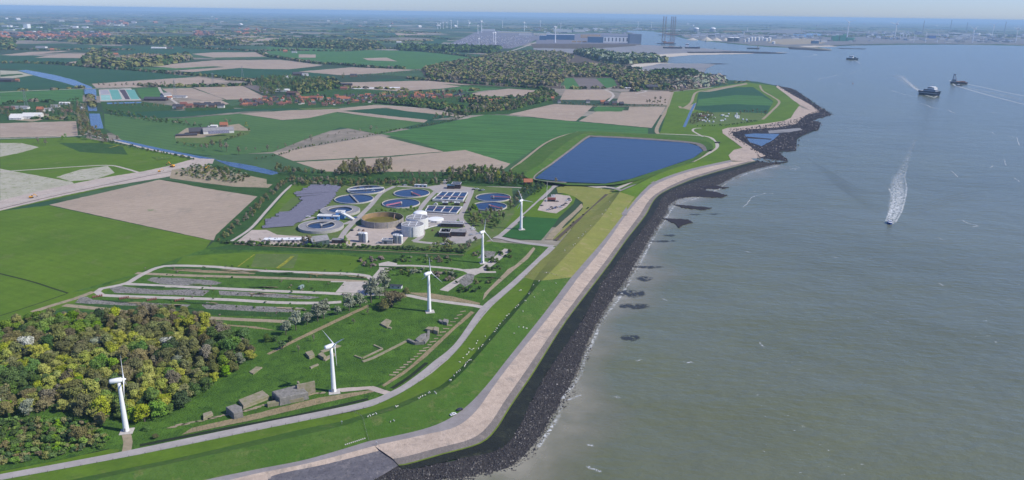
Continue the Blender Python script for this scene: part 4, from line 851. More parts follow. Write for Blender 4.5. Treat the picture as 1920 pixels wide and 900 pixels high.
def proto(kind, form, v):
    """form: (crown radius, crown height, clear stem, faces, leaf size, lumps)"""
    key = (kind, form, v)
    if key in PROTO: return PROTO[key]
    FR = {'wood': (5.6, 8.6, 1.0, 2100, 0.34, 15), 'hedge': (3.0, 5.0, 0.3, 300, 0.42, 7), 'tall': (3.6, 9.0, 2.6, 420, 0.42, 8), 'bare': (3.6, 8.0, 2.2, 230, 0.30, 8), 'bush': (2.4, 2.6, 0.0, 260, 0.34, 6),
          'willow': (4.2, 6.5, 2.4, 900, 0.30, 11), 'small': (2.6, 4.5, 1.2, 240, 0.38, 6), 'spire': (1.8, 10, 0.5, 300, 0.4, 7), 'big': (7.5, 9.0, 0.6, 2600, 0.36, 16), 'mound': (4.5, 2.6, -0.4, 700, 0.3, 9)}[form]
    r, h, z0, n, ls, lu = FR; seed = abs(hash_(kind+form))+v*17
    t = bpy.data.objects.new({'bush': 'shrub', 'mound': 'shrub', 'hedge': 'tree'}.get(form, 'tree'), None)
    V = crown_geo(seed, r, h, z0, n, ls, lu, 0.5 if kind in ('bare', 'brown') else 0.2)
    cr = quads('foliage' if form in ('bush', 'mound') else 'crown', V, LEAF[kind]); cr.parent = t
    tb = trunk_geo(seed, r, h, z0, 6 if form in ('bare', 'big') else 4, form in ('bare', 'big')); tk = tb.build('stem' if form in ('bush', 'mound') else 'trunk', BARK); tk.parent = t
    COL.objects.unlink(cr); COL.objects.unlink(tk); PROTO[key] = t; return t
def hash_(s):
    v = 7
    for ch in s: v = (v*31+ord(ch)) % 99991
    return v
COUNT = {}
REST = {}
QUEUE = []
NOUN = {'bush': 'shrub', 'mound': 'shrub'}
def tree(px, py, kind, form, scale, label, group, z=0.4, cap=True, world=None, name=None):
    p = world if world is not None else W(px, py, z)
    nm = name or ('shrub' if form in ('bush', 'mound') else 'willow_tree' if form == 'willow' else 'poplar' if form == 'spire' else 'blossoming_tree' if kind == 'white' else 'bare_tree' if kind in ('bare', 'brown') else 'broadleaf_tree')
    s = scale*R.choice([0.72, 0.85, 0.95, 1.05, 1.2, 1.32])
    QUEUE.append((nm, kind, form, R.randrange(3), (p.x, p.y, z), R.uniform(0, 6.28), s, R.uniform(0.85, 1.15), label, group))
def plant():
    """the 300 largest of each kind become objects with parts, the rest one mass of the kind"""
    by = {}
    for q in QUEUE: by.setdefault(q[0], []).append(q)
    for nm, L in by.items():
        L.sort(key=lambda q: -q[6]/math.hypot(q[4][0], q[4][1])); left = {}
        for i, (n_, kind, form, v, p, rz, s, sz, label, group) in enumerate(L):
            pr = proto(kind, form, v)
            if i < 298:
                c = pr.copy(); c.name = nm; link(c); c.location = p; c.rotation_euler = (0, 0, rz); c.scale = (s, s, s*sz)
                for ch in pr.children: link(ch.copy(), c)
                cat = 'tree' if 'tree' in nm or nm == 'poplar' else 'bush'
                tag(c, label, cat, group)
            else: left.setdefault(kind, []).append((pr, p, rz, s, sz, i))
        if left:
            Vs = []; mi = []; rn = []; mats = []
            for kind, LL in left.items():
                mats.append(LEAF[kind])
                for pr, p, rz, s, sz, i in LL:
                    me = [c for c in pr.children if c.name.split('.')[0] in ('crown', 'foliage')][0].data; co = np.empty(len(me.vertices)*3, dtype=np.float32); me.vertices.foreach_get('co', co); co = co.reshape(-1, 4, 3)
                    keep = 1 if math.hypot(p[0], p[1]) < 1500 else 2; co = co[::keep].reshape(-1, 3)*np.array([s, s, s*sz])*1.0; c_, s_ = math.cos(rz), math.sin(rz)
                    Vs.append(np.stack([co[:, 0]*c_-co[:, 1]*s_+p[0], co[:, 0]*s_+co[:, 1]*c_+p[1], co[:, 2]+p[2]], 1)); n4 = len(co)//4; mi.append(np.full(n4, len(mats)-1, dtype=np.int32)); rn.append(np.full(len(co), (i*0.618) % 1.0, dtype=np.float32))
            V = np.concatenate(Vs); o = quads(nm+'_belt', V, mats[0])
            for m_ in mats[1:]: o.data.materials.append(m_)
            o.data.polygons.foreach_set('material_index', np.concatenate(mi)); at_ = o.data.attributes.new('rnd', 'FLOAT', 'POINT'); at_.data.foreach_set('value', np.concatenate(rn))
            tag(o, 'more distant hedges and belts, %s' % nm.replace('_', ' '), 'woodland', kind='stuff')
def rest(kind, p, r, h, z=0.4): REST.setdefault(kind, []).append((p.x, p.y, z, r, h))
def pick(mix):
    t = sum(w for _, w in mix); x = R.uniform(0, t)
    for k, w in mix:
        x -= w
        if x <= 0: return k
    return mix[-1][0]
ADJ = {'yellow': 'yellow green', 'lime': 'bright lime green', 'green': 'fresh green', 'dark': 'dark green', 'olive': 'olive green', 'brown': 'brown twiggy', 'grey': 'silvery grey green', 'white': 'white blossoming', 'bare': 'bare grey brown', 'shrub': 'pinkish brown'}
def zone(u, v, big):
    if not big: return (', left end', ', middle', ', right end')[min(2, int(u*3))]
    return ', %s %s' % (('front', 'middle', 'back')[min(2, int(v*3))], ('far left', 'left', 'right', 'far right')[min(3, int(u*4))])
_cen = [(R.uniform(-420, -120), R.uniform(380, 640), ['yellow', 'olive', 'olive', 'green', 'lime', 'green', 'yellow', 'brown'][i % 8]) for i in range(40)]
def mix_at(q, mix, rr):
    if rr.random() < 0.6: return min(_cen, key=lambda c: (c[0]-q.x)**2+(c[1]-q.y)**2)[2]
    return pick(mix)
def area(poly, sp, mix, form, scale, where, group, z=0.5, seed=1, indiv=True, noun='tree', big=False, name=None):
    pts = [W(x, y, 0) for x, y in poly]; P2_ = [(p.x, p.y) for p in pts]; xs = [p[0] for p in P2_]; ys = [p[1] for p in P2_]; rr = random.Random(seed)
    y = min(ys); row = 0; n = 0
    while y < max(ys):
        x = min(xs)+(row % 2)*sp*0.5
        while x < max(xs):
            q = Vector((x+rr.uniform(-.38, .38)*sp, y+rr.uniform(-.38, .38)*sp, 0))
            if inpoly(q.x, q.y, P2_):
                k = mix_at(q, mix, rr) if big else pick(mix); n += 1
                if indiv: tree(0, 0, k, form, scale, '%s %s %s%s' % (ADJ[k], noun, where, zone((q.x-min(xs))/(max(xs)-min(xs)), (q.y-min(ys))/(max(ys)-min(ys)), big)), group, z, world=q, name=name)
                else: rest(k, q, sp*0.62*scale*rr.uniform(0.8, 1.2), sp*1.0*scale*rr.uniform(0.7, 1.3), z)
            x += sp
        y += sp*0.86; row += 1
    return n
def line(pts, sp, width, mix, form, scale, where, group, z=0.4, indiv=True, noun='tree', gap=0.0, h=None, name=None):
    P = smoothline([W(x, y, z) for x, y in pts], 5); acc = 0; n = 0
    for i in range(1, len(P)):
        d = (P[i]-P[i-1]); L = d.length; acc += L; nv = Vector((-d.y, d.x, 0)).normalized()
        while acc > sp:
            acc -= sp*R.uniform(0.75, 1.25)
            if R.random() < gap: continue
            q = P[i]+nv*R.uniform(-.5, .5)*width; k = pick(mix); n += 1
            if indiv: tree(0, 0, k, form, scale, '%s %s %s%s' % (ADJ[k], noun, where, zone(i/len(P), 0, False)), group, z, world=q, name=name)
            else: rest(k, q, sp*0.7*scale*R.uniform(0.8, 1.2), (h or sp*1.0)*scale*R.uniform(0.7, 1.2), z)
    return n
FOREST_MIX = [('yellow', 3.2), ('lime', 1.8), ('green', 2.2), ('dark', 1.0), ('olive', 4.5), ('brown', 1.3), ('bare', 0.6), ('grey', 0.6), ('white', 0.3)]
nA = area([(-30,640),(60,603),(130,607),(230,600),(300,592),(350,602),(420,622),(462,640),(478,668),(450,690),(400,726),(360,752),(330,780),(290,792),(262,800),(215,780),(180,790),(110,775),(40,782),(-60,792),(-150,760),(-120,650)], 7.9, FOREST_MIX, 'wood', 0.92, 'in the lower left wood', 'trees of the lower left wood', seed=4, big=True)
line([(-20,640),(60,602),(130,604),(230,594),(300,588),(350,597),(430,622)], 6.5, 5, [('bare', 2), ('brown', 2), ('olive', 2)], 'wood', 0.8, 'on the back edge of the lower left wood', 'trees of the lower left wood')
area([(-40,792),(100,790),(180,800),(205,820),(210,838),(110,858),(-40,880)], 3.9, [('green', 4), ('olive', 2), ('brown', .6), ('dark', 1), ('lime', 1)], 'bush', 1.05, 'in the rough ground below the lower left wood', 'bushes below the wood', noun='bush')
for x, y, k, s in [(150,825,'brown',0.75),(100,815,'olive',0.6),(60,820,'green',0.5),(190,795,'brown',0.6),(470,660,'olive',0.5),(500,640,'green',0.45),(275,806,'green',0.35),(292,822,'olive',0.25)]:
    tree(x, y, k, 'big', s, '%s spreading bush at px' % ADJ[k] if False else '%s spreading bush at the rim of the lower left wood' % ADJ[k], 'large bushes at the wood rim', 0.5)
# willow row and the bushy clump
for x, y, s in [(555,619,.85),(576,608,.85),(596,602,.85),(607,597,.9),(633,590,.95),(655,583,1.05),(675,575,.8),(696,567,1.2),(712,560,1.1),(536,628,.7),(722,552,1.0)]:
    tree(x, y, 'grey', 'willow', s*1.6, 'silvery grey green tree in the row beside the bushy brown clump', 'silvery trees beside the old fort', 0.6)
for x, y, s in [(735,575,.8),(750,565,.75),(722,580,.6),(762,552,.6)]: tree(x, y, 'brown' if s > .7 else 'olive', 'big', s*1.4, 'large bushy brown tree clump near the middle turbine', 'bushy brown clump', 0.6)
for x, y in [(530,655),(518,640),(545,640)]: tree(x, y, 'dark', 'hedge', 1.0, 'dark bushy tree at the lower end of the silvery row', 'dark bushes by the silvery row', 0.6)
for x, y in [(663,607),(690,590),(588,640),(560,660)]: tree(x, y, 'bare', 'bare', 0.55, 'small bare tree standing alone on the fort grass', 'small bare trees on the fort grass', 0.6)
# shrubs on the fort strips
for c, n, rx, ry, k in [((690,493),14,16,9,'shrub'),((705,487),7,12,4,'shrub'),((748,487),7,14,5,'dark'),((790,487),12,22,6,'grey'),((825,489),14,20,6,'bare'),((745,511),16,22,6,'green'),((785,512),16,22,6,'grey'),((825,517),9,16,5,'shrub'),((842,512),6,8,4,'grey'),((845,528),7,12,6,'shrub'),((858,521),5,8,4,'dark'),((905,478),9,18,5,'shrub'),((880,545),12,22,4,'dark'),((905,530),8,15,3,'dark'),((945,478),10,14,6,'dark'),((925,505),7,14,3,'dark'),((930,490),6,8,4,'green'),((250,568),0,1,1,'grey')]:
    for i in range(n):
        kk = k if R.random() < 0.65 else R.choice(['green', 'dark', 'olive'])
        tree(c[0]+R.uniform(-rx, rx), c[1]+R.uniform(-ry, ry), kk, 'bush', 0.95, '%s mounded bush among the old runway strips' % ADJ[kk], 'bushes on the runway strips', 0.4)
area([(360,308),(440,318),(470,330),(450,345),(380,338),(330,328)], 8.5, [('olive', 2), ('grey', 1), ('dark', 2)], 'bush', 1.2, 'on the sandy waste beside the building road', 'bushes on the sandy waste', noun='bush')
# hedges and belts round the works
line([(405,455),(440,458),(520,461),(600,463),(700,466),(800,470),(868,474)], 3.6, 2.0, [('dark', 3), ('green', 1)], 'bush', 1.25, 'in the hedge below the treatment works', 'hedge below the works', noun='hedge bush', name='hedge_bush')
line([(412,455),(440,430),(470,402),(500,372),(530,345),(545,336)], 5.5, 12, [('brown', 2), ('olive', 3), ('bare', 2)], 'hedge', 0.85, 'in the hedge left of the works', 'hedge left of the works')
line([(455,455),(480,456),(505,457),(530,458),(575,459)], 9, 3, [('bare', 1)], 'bare', 0.6, 'along the sandy corner of the works', 'bare trees by the sandy corner')
for x, y, k, s in [(648,457,'lime',.7),(655,460,'yellow',.6),(580,460,'brown',.9),(570,461,'bare',.9),(590,462,'olive',.5)]: tree(x, y, k, 'tall', s, '%s tree beside the green walled barn' % ADJ[k], 'trees by the barn')
for i, x in enumerate([706,716,724,733,741,752,762,771,777,783]): tree(x, 396-(i % 2)*2+ (4 if i < 5 else 0), 'lime' if i % 3 else 'green', 'small', 0.95, 'small round lime tree in the row behind the empty tank', 'small trees behind the empty tank', 0.6)
area([(878,398),(905,400),(960,395),(975,380),(985,362),(975,360),(955,385),(940,425),(920,432),(880,420)], 9.5, [('green', 2), ('olive', 2), ('bare', 3), ('dark', 1)], 'small', 1.15, 'in the small copse beside the two right hand tanks', 'copse by the right tanks')
for x, y in [(882,408),(888,400),(893,405),(900,410)]: tree(x, y, 'lime', 'tall', 0.9, 'bright lime tree at the corner of the two right hand tanks', 'lime trees by the right tanks', 0.6)
area([(800,465),(830,458),(870,460),(905,452),(872,475),(790,470)], 8, [('olive', 2), ('grey', 1), ('bare', 2), ('dark', 1)], 'small', 0.95, 'below the works offices', 'trees below the offices')
BELT = [('green', 2), ('olive', 3), ('dark', 2), ('bare', 3), ('brown', 2)]
area([(545,334),(640,338),(760,342),(835,343),(835,348),(700,350),(548,350)], 9, BELT, 'hedge', 1.1, 'in the belt behind the round tanks', 'belt behind the works')
area([(505,322),(530,318),(560,325),(600,329),(560,331),(520,326)], 9, BELT, 'tall', .8, 'on the lane bend left of the farmhouse', 'trees left of the orange farmhouse')
area([(838,326),(880,320),(925,322),(945,328),(985,342),(975,352),(900,346),(838,346)], 8.5, [('green', 2), ('olive', 3), ('dark', 2), ('bare', 2), ('yellow', .5)], 'tall', 0.95, 'in the thick belt left of the reservoir corner', 'thick belt by the reservoir')
area([(635,318),(668,306),(684,312),(684,325),(700,325),(712,305),(733,308),(735,326),(690,332),(630,330)], 7.5, [('bare', 4), ('brown', 2), ('olive', 2)], 'tall', 0.95, 'around the orange roofed farmhouse', 'trees around the farmhouse')
line([(545,322),(580,328),(620,331),(640,331)], 9, 4, [('bare', 3), ('dark', 2)], 'tall', .75, 'along the lane left of the farmhouse', 'trees left of the orange farmhouse')
line([(735,333),(780,334),(830,334)], 8, 5, [('bare', 4), ('brown', 2)], 'bare', 1, 'along the lane right of the farmhouse', 'trees right of the farmhouse')
area([(985,350),(1000,340),(1012,346),(1025,345),(1030,352),(1000,372),(975,362)], 9, [('green', 3), ('olive', 1), ('dark', 2)], 'hedge', 0.9, 'around the orange roofed house by the reservoir', 'trees by the reservoir house')
tree(1042, 346, 'bare', 'tall', 0.9, 'bare tree at the corner of the reservoir and the dike road', None)
for x, y in [(1090,382),(1102,392),(1094,404),(1075,418),(1070,424),(1062,437)]: tree(x, y, 'dark', 'bush', .7, 'tiny dark bush on the brown track over the dry dike grass', 'tiny bushes on the dike track')
# diagonal hedge with bare trees
line([(470,300),(520,292),(560,280),(620,268),(680,258),(740,245),(800,236),(850,226),(880,216)], 9, 4, [('green', 3), ('dark', 2), ('olive', 1)], 'hedge', .7, 'in the long diagonal hedge above the ploughed field', 'long diagonal hedge', noun='hedge bush', name='hedge_bush')
line([(440,282),(480,283),(520,282),(560,272),(600,264),(650,254),(720,244)], 20, 8, [('bare', 1)], 'bare', 1.0, 'in the row of bare trees above the ploughed field', 'bare trees above the ploughed field', gap=0.15)
area([(800,228),(870,210),(920,196),(960,190),(1035,176),(1042,184),(980,205),(910,214),(850,226)], 17, [('green', 2), ('olive', 3), ('bare', 2), ('dark', 2)], 'tall', 1.05, 'in the belt running from the village to the middle farms', 'belt right of the village')
# canal side on the left
area([(145,200),(163,205),(168,240),(195,262),(205,272),(182,268),(150,258),(146,230)], 13, [('brown', 4), ('bare', 3), ('olive', 1)], 'tall', 1.15, 'on the left bank of the canal', 'brown trees by the canal')
line([(195,263),(225,272),(270,281),(320,291),(362,300)], 9, 4, [('dark', 3), ('olive', 1)], 'hedge', .85, 'along the lane beside the canal', 'bushes along the canal lane')
area([(200,208),(235,212),(300,224),(380,236),(378,240),(290,230),(205,218)], 14, [('dark', 3), ('green', 1), ('bare', 1)], 'hedge', 1.1, 'in the hedge across the crop field', 'hedge across the crop field')
line([(205,200),(260,202),(315,203)], 13, 6, [('olive', 3), ('brown', 2)], 'tall', 1.0, 'below the long canal strip by the teal plots', 'trees below the teal plots')
for x, y in [(118,266),(124,262)]: tree(x, y, 'lime', 'tall', 1.0, 'bright lime green tree standing in the left meadow', 'lime trees in the left meadow')
for x, y in [(72,270),(86,272)]: tree(x, y, 'bare', 'bare', 1.1, 'bare tree in the meadow below the left ploughed field', 'bare trees in the left meadow')
line([(185,270),(210,264),(222,262)], 10, 5, [('bare', 2), ('brown', 2)], 'hedge', 1, 'beside the track with yellow flowers', 'bushes by the flower track')
for x in range(185, 300, 11): tree(x+R.uniform(-2, 2), 163.5+R.uniform(-.5, .5), 'bare', 'tall', 1.1, 'round bare tree in the lane row above the teal plots', 'trees above the teal plots')
for x, y, k in [(303,160,'bare'),(326,160,'bare'),(382,160,'bare'),(310,163,'olive')]: tree(x, y, k, 'tall', 1.5, '%s tree standing tall in the hedge above the light brown fields' % ADJ[k], 'tall trees in the upper hedge')
line([(328,270),(345,272),(370,276),(400,272),(430,262),(455,253)], 9, 5, [('dark', 2), ('olive', 2)], 'hedge', .9, 'around the solar roofed farm', 'hedge around the farm')
for x, y in [(378,280),(388,282),(398,276),(415,282),(425,284),(448,290)]: tree(x, y, 'bare', 'tall', 1.0, 'bare bushy tree below the solar roofed farm', 'bare trees below the farm')
for x, y, k in [(400,238,'olive'),(395,236,'bare'),(425,235,'bare'),(432,232,'brown'),(462,240,'yellow'),(467,248,'olive')]: tree(x, y, k, 'tall', 1.0, '%s tree behind the solar roofed farm' % ADJ[k], 'trees behind the farm')
# settlement at the left edge
area([(0,206),(60,208),(110,200),(150,196),(148,222),(100,224),(60,215),(0,220)], 17, [('dark', 3), ('olive', 2), ('bare', 2)], 'tall', .85, 'among the houses at the left edge', 'trees of the left settlement')
line([(120,191),(150,190)], 6, 8, [('dark', 1)], 'tall', 1.0, 'in the short dark row left of the canal', 'dark row by the canal')
# headland and camping ground
area([(1300,214),(1330,212),(1345,222),(1300,236),(1293,236)], 14, [('brown', 3), ('olive', 2)], 'hedge', 1.1, 'around the camping ground', 'trees of the camping ground')
line([(1380,216),(1410,214),(1436,216)], 9, 14, [('brown', 1)], 'tall', 1.0, 'behind the camping ground', 'brown trees behind the camping ground'); line([(1298,237),(1340,237),(1380,234),(1420,228)], 9, 5, [('dark', 2), ('green', 1)], 'hedge', .8, 'in the hedge below the camping ground', 'camping ground hedge')
for x in list(range(1213, 1240, 5))+[1247]: tree(x, 196, 'brown', 'tall', 1.3, 'brown tree in the dense row right of the middle farms', 'row right of the farms')
line([(1040,190),(1070,196),(1110,199),(1150,200),(1240,199)], 11, 8, [('olive', 2), ('dark', 2), ('bare', 2)], 'hedge', 1.2, 'in the lane hedge of the middle farms', 'lane hedge of the middle farms')
# village trees
area([(480,150),(520,146),(600,150),(628,160),(600,168),(545,172),(500,185),(485,178)], 21, [('dark', 2), ('green', 3), ('olive', 3)], 'tall', 1.3, 'in the park behind the village', 'trees behind the village')
for x, y in [(617,165),(622,164),(620,168)]: tree(x, y, 'yellow', 'spire', 2.1, 'tall yellow green poplar behind the village', 'poplars behind the village')
for x, y in [(612,196),(610,193)]: tree(x, y, 'dark', 'spire', 1.8, 'dark conical tree among the village roofs', 'dark conifers in the village')
for x, y in [(645,146),(642,148)]: tree(x, y, 'olive', 'spire', 1.7, 'slender tall tree beside the lone house above the village', 'slender trees')
for i in range(26): t_ = i/25; tree(665+t_*125, 147.5-t_*13, 'bare', 'tall', 1.0, 'bare tree in the straight avenue leading to the wood', 'avenue above the village')
for i in range(150):
    u = R.random(); x = 490+u*390; y = 192-abs(u-0.3)*12+R.uniform(-11, 7); k = pick([('dark', 2), ('olive', 2), ('green', 2), ('bare', 1)]); tree(x, y, k, 'tall', .85, '%s garden tree between the village houses' % ADJ[k], 'garden trees of the village')
# --- distant woods and hedgerows: nobody could count these
ind = dict(indiv=False)
FARW = [('dark', 3), ('olive', 2), ('brown', 2), ('bare', 2), ('green', 2)]
area([(795,131),(830,122),(890,112),(925,103),(990,98),(1050,100),(1075,107),(1050,122),(1150,125),(1200,138),(1240,142),(1310,140),(1350,150),(1320,160),(1262,168),(1170,163),(1152,145),(1060,144),(1050,156),(1040,162),(960,158),(880,150),(805,148)], 17, [('brown', 3), ('bare', 3), ('olive', 3), ('green', 2), ('dark', 1)], '', .85, '', '', **ind)
area([(1215,140),(1240,136),(1300,136),(1312,146),(1300,153),(1222,146)], 14, [('dark', 4), ('green', 1)], '', 1.2, '', '', seed=3, **ind)
area([(1075,100),(1115,98),(1160,106),(1220,108),(1250,116),(1180,119),(1160,122),(1115,112)], 20, [('dark', 3), ('grey', 2), ('olive', 1)], '', 1.2, '', '', seed=8, **ind)
area([(1310,152),(1350,146),(1360,155),(1330,162),(1262,168)], 17, [('grey', 2), ('shrub', 2)], '', 1.0, '', '', seed=9, **ind)
area([(1290,150),(1312,146),(1330,155),(1300,165),(1262,168),(1240,160)], 18, [('bare', 3), ('grey', 1)], '', 1.0, '', '', seed=2, **ind)
area([(175,100),(205,98),(215,120),(260,118),(350,108),(360,112),(300,124),(200,128),(150,122)], 20, [('olive', 3), ('dark', 2), ('bare', 1)], '', 1.1, '', '', seed=4, **ind)
area([(228,109),(270,105),(303,106),(304,116),(240,118)], 15, [('shrub', 1), ('brown', 2)], '', 0.9, '', '', seed=4, **ind)
area([(505,82),(560,77),(700,82),(720,92),(640,92),(520,88)], 22, [('dark', 3), ('olive', 2)], '', 1.0, '', '', seed=5, **ind)
area([(150,77),(350,76),(450,80),(440,85),(300,84),(150,83)], 24, [('dark', 3), ('olive', 2)], '', 1.0, '', '', seed=5, **ind)
area([(745,88),(830,89),(900,91),(940,92),(920,100),(830,97),(750,95)], 22, [('dark', 3), ('green', 2)], '', 1.0, '', '', seed=5, **ind)
area([(0,82),(24,80),(24,93),(0,93)], 24, [('dark', 2), ('olive', 2)], '', 1.2, '', '', seed=5, **ind)
area([(880,200),(960,193),(1030,178),(1036,188),(960,206),(890,212)], 13, FARW, '', .8, '', '', seed=5, **ind)
area([(545,155),(625,150),(640,165),(560,178)], 15, [('dark', 2), ('olive', 2)], '', .8, '', '', seed=5, **ind)
area([(1000,176),(1030,172),(1045,180),(1020,190),(985,185)], 13, FARW, '', .9, '', '', seed=5, **ind)
area([(870,183),(960,190),(940,197),(860,192)], 15, FARW, '', .7, '', '', seed=15, **ind)
area([(700,186),(790,190),(870,204),(850,208),(760,198)], 16, [('dark', 2), ('olive', 2), ('green', 2)], '', .6, '', '', seed=15, **ind)
for pl, h, mx, g_ in [([(0,118),(100,120),(180,127),(250,132),(320,138),(390,144),(450,150),(480,156)], 9, 'dark', .1), ([(255,160),(300,163),(360,162),(420,162),(500,158)], 9, 'dark', .1), ([(170,180),(172,200)], 8, 'olive', .2), ([(340,90),(420,93),(480,96),(560,94)], 10, 'dark', .1), ([(480,96),(500,105),(530,110),(580,118),(640,122),(700,127),(760,129)], 10, 'dark', .05),
    ([(0,168),(60,170),(155,165)], 7, 'olive', .5), ([(520,94),(640,96),(740,92),(860,104),(890,110)], 9, 'dark', .15), ([(760,147),(830,153),(900,158),(960,162),(1030,168)], 9, 'dark', .05), ([(700,192),(760,198),(830,206),(870,215)], 8, 'dark', .1), ([(620,164),(700,166),(790,170)], 7, 'olive', .4), ([(0,93),(100,94),(180,92),(250,94)], 9, 'dark', .2), ([(160,76),(300,80),(400,82)], 9, 'dark', .1),
    ([(420,150),(480,152),(520,158)], 10, 'olive', .1), ([(0,218),(60,222),(140,224)], 6, 'dark', .4), ([(1180,172),(1215,168),(1262,168)], 7, 'dark', .3), ([(1050,166),(1100,166),(1200,166)], 8, 'olive', .5), ([(940,183),(1000,183)], 8, 'dark', .1), ([(300,88),(350,86),(600,86)], 8, 'dark', .3), ([(700,178),(760,174),(860,172),(900,168)], 8, 'olive', .4), ([(1110,112),(1160,124),(1200,130)], 8, 'dark', .2), ([(0,196),(60,190),(100,192)], 6, 'dark', .3), ([(1255,172),(1290,168),(1400,152)], 3, 'olive', .7)]:
    line(pl, 12, 10, [(mx, 3), ('olive', 1), ('bare', 1)], '', 1.0, '', '', indiv=False, gap=g_, h=h)
SEAW = [(p.x, p.y) for p in (W(x, y, 0) for x, y in COAST)]; SEAW += [(20000, 2500), (3000, 600), (300, 1500)]
rr_ = random.Random(11)
for i in range(620):
    px = rr_.uniform(-60, 1980); py = 27+rr_.random()**1.35*62+(px-960)*0.0145
    if px > 820 and py > 60+(px-960)*.0145: continue
    p = W(px, py, 0); a = 0.5+R.choice([0, math.pi/2])+R.uniform(-.2, .2); L = R.uniform(150, 900)*(p.y/6000)**0.7; wd = R.choice([6, 10, 60, 200]) if py < 60 else R.choice([6, 10, 40])
    sp = max(16, p.y*0.0042); k = R.choice(['dark', 'dark', 'olive', 'brown', 'green']); n = int(L/sp*(1+wd/sp*0.5))
    if inpoly(p.x, p.y, SEAW): continue
    for j in range(min(n, 60)):
        t_ = R.uniform(-.5, .5)*L; s_ = R.uniform(-.5, .5)*wd; q = Vector((p.x+math.cos(a)*t_-math.sin(a)*s_, p.y+math.sin(a)*t_+math.cos(a)*s_, 0))
        if not inpoly(q.x, q.y, SEAW): REST.setdefault(k, []).append((q.x, q.y, 0, sp*0.7, R.uniform(6, 12)))
def build_rest():
    ico = []
    for kind, L in REST.items():
        A = np.array(L); A = A[np.argsort(np.hypot(A[:, 0], A[:, 1]))]; rg = np.random.RandomState(len(L)); Vs = []
        for (x, y, z, r, h) in A:
            d = math.hypot(x, y); nq = 40 if d < 2200 else (22 if d < 3500 else 10)
            u = rg.normal(size=(nq, 3)); u[:, 2] = np.abs(u[:, 2]); u /= np.linalg.norm(u, axis=1)[:, None]
            P = np.array([x, y, z])+u*np.array([r, r, h])*rg.uniform(0.65, 1.05, nq)[:, None]; P[:, 2] = np.maximum(P[:, 2], z+0.3)
            nn = u+rg.normal(size=(nq, 3))*0.4; nn /= np.linalg.norm(nn, axis=1)[:, None]
            t = np.cross(nn, rg.normal(size=(nq, 3))); t /= np.linalg.norm(t, axis=1)[:, None]; b = np.cross(nn, t); s = (r*(0.34 if nq > 30 else 0.42 if nq > 15 else 0.6))*rg.uniform(0.7, 1.3, nq)[:, None]
            sz = np.array([1, 1, min(1, h/r)]); Vs.append(np.stack([P-t*s*sz-b*s*sz, P+t*s*sz-b*s*sz, P+t*s*sz+b*s*sz, P-t*s*sz+b*s*sz], 1).reshape(-1, 3))
        V = np.concatenate(Vs); V[:, 2] = np.maximum(V[:, 2], 0.02)
        o = quads('distant_woodland', V, LEAF[kind]); tag(o, '%s woods and hedgerows far inland' % ADJ[kind], 'woodland', kind='stuff')
build_rest()
# ------------------------------------------------------------------ houses
def house_proto(w, d, h, hr, wall, roof, chimney=True, hip=0.0, name='house'):
    t = bpy.data.objects.new(name, None); b = MB(); b.box(0, 0, 0, w, d, h)
    if not hip:
        for s in (-1, 1): b.add([(s*w/2, -d/2, h), (s*w/2, d/2, h), (s*w/2, 0, h+hr*0.96)], [[0, 1, 2] if s > 0 else [0, 2, 1]])
    wl = b.build('wall', wall); wl.parent = t; r_ = MB(); r_.gable(w, d, h, hr, hip=hip); rf = r_.build('roof', roof); rf.parent = t
    if chimney: c = MB(); c.box(w*0.25, d*0.1, h+hr*0.4, 0.9, 0.9, hr*0.8); ch = c.build('chimney', BRICK); ch.parent = rf; COL.objects.unlink(ch)
    for k in range(2):
        q = MB(); q.box(-w*0.25+k*w*0.5, -d/2-0.03, h*0.35, 1.5, 0.12, 1.3); wd = q.build('window', GLASS); wd.parent = t; COL.objects.unlink(wd)
    COL.objects.unlink(wl); COL.objects.unlink(rf); return t
HP = {}
def house(px, py, k, w, d, h, hr, rz, label, group=None, z=0.45, cat='house', sc_=1.0, hip=0.0, name='house'):
    wall, roof = {'o': (BRICK, ROOFO), 'r': (BRICK, ROOFR), 'd': (BRICK, ROOFD), 'w': (PLAST, ROOFD), 'wo': (PLAST, ROOFO), 'b': (BRICKD, ROOFD), 'g': (OFFW, GREYR), 'ww': (OFFW, OFFW), 'n': (BRICK, ROOFB)}[k]
    key = (k, w, d, h, hr, name)
    if key not in HP: HP[key] = house_proto(w, d, h, hr, wall, roof, h < 7 and cat == 'house', hip, name)
    c = copy_tree(HP[key]); c.location = W(px, py, z); c.rotation_euler = (0, 0, rz); c.scale = (sc_,)*3; return tag(c, label, cat, group)
KW = {'o': 'orange roofed brick house', 'r': 'red roofed brick house', 'd': 'dark roofed brick house', 'w': 'pale house with a dark roof', 'wo': 'pale house with an orange roof', 'n': 'brown roofed house'}
rv = random.Random(21)
def village(n, x0, x1, yc, half, where, group, ks, sc_=1.1, seed=1):
    r = random.Random(seed); taken = []; i = 0; tries = 0
    while i < n and tries < 4000:
        tries += 1; x = r.uniform(x0, x1); y = yc(x)+r.uniform(-half(x), half(x)); p = W(x, y, 0)
        if any((p-q).length < 15*sc_ for q in taken): continue
        taken.append(p); k = pick(ks); i += 1; rz = r.choice([0.2, 0.2+math.pi/2])+r.uniform(-.15, .15); u = (x-x0)/(x1-x0)
        w = {'o': 12, 'r': 14, 'd': 12, 'w': 11, 'wo': 12, 'n': 13}[k]
        house(x, y, k, w, 8.5, 4.2, 4.0, rz, '%s %s, %s %s' % (KW[k], where, 'front' if y > yc(x) else 'back', ('left end', 'left part', 'right part', 'right end')[min(3, int(u*4))]), group, sc_=sc_*r.uniform(.85, 1.2))
VK = [('o', 3), ('r', 4), ('wo', 2), ('d', 4), ('w', 4), ('n', 4)]
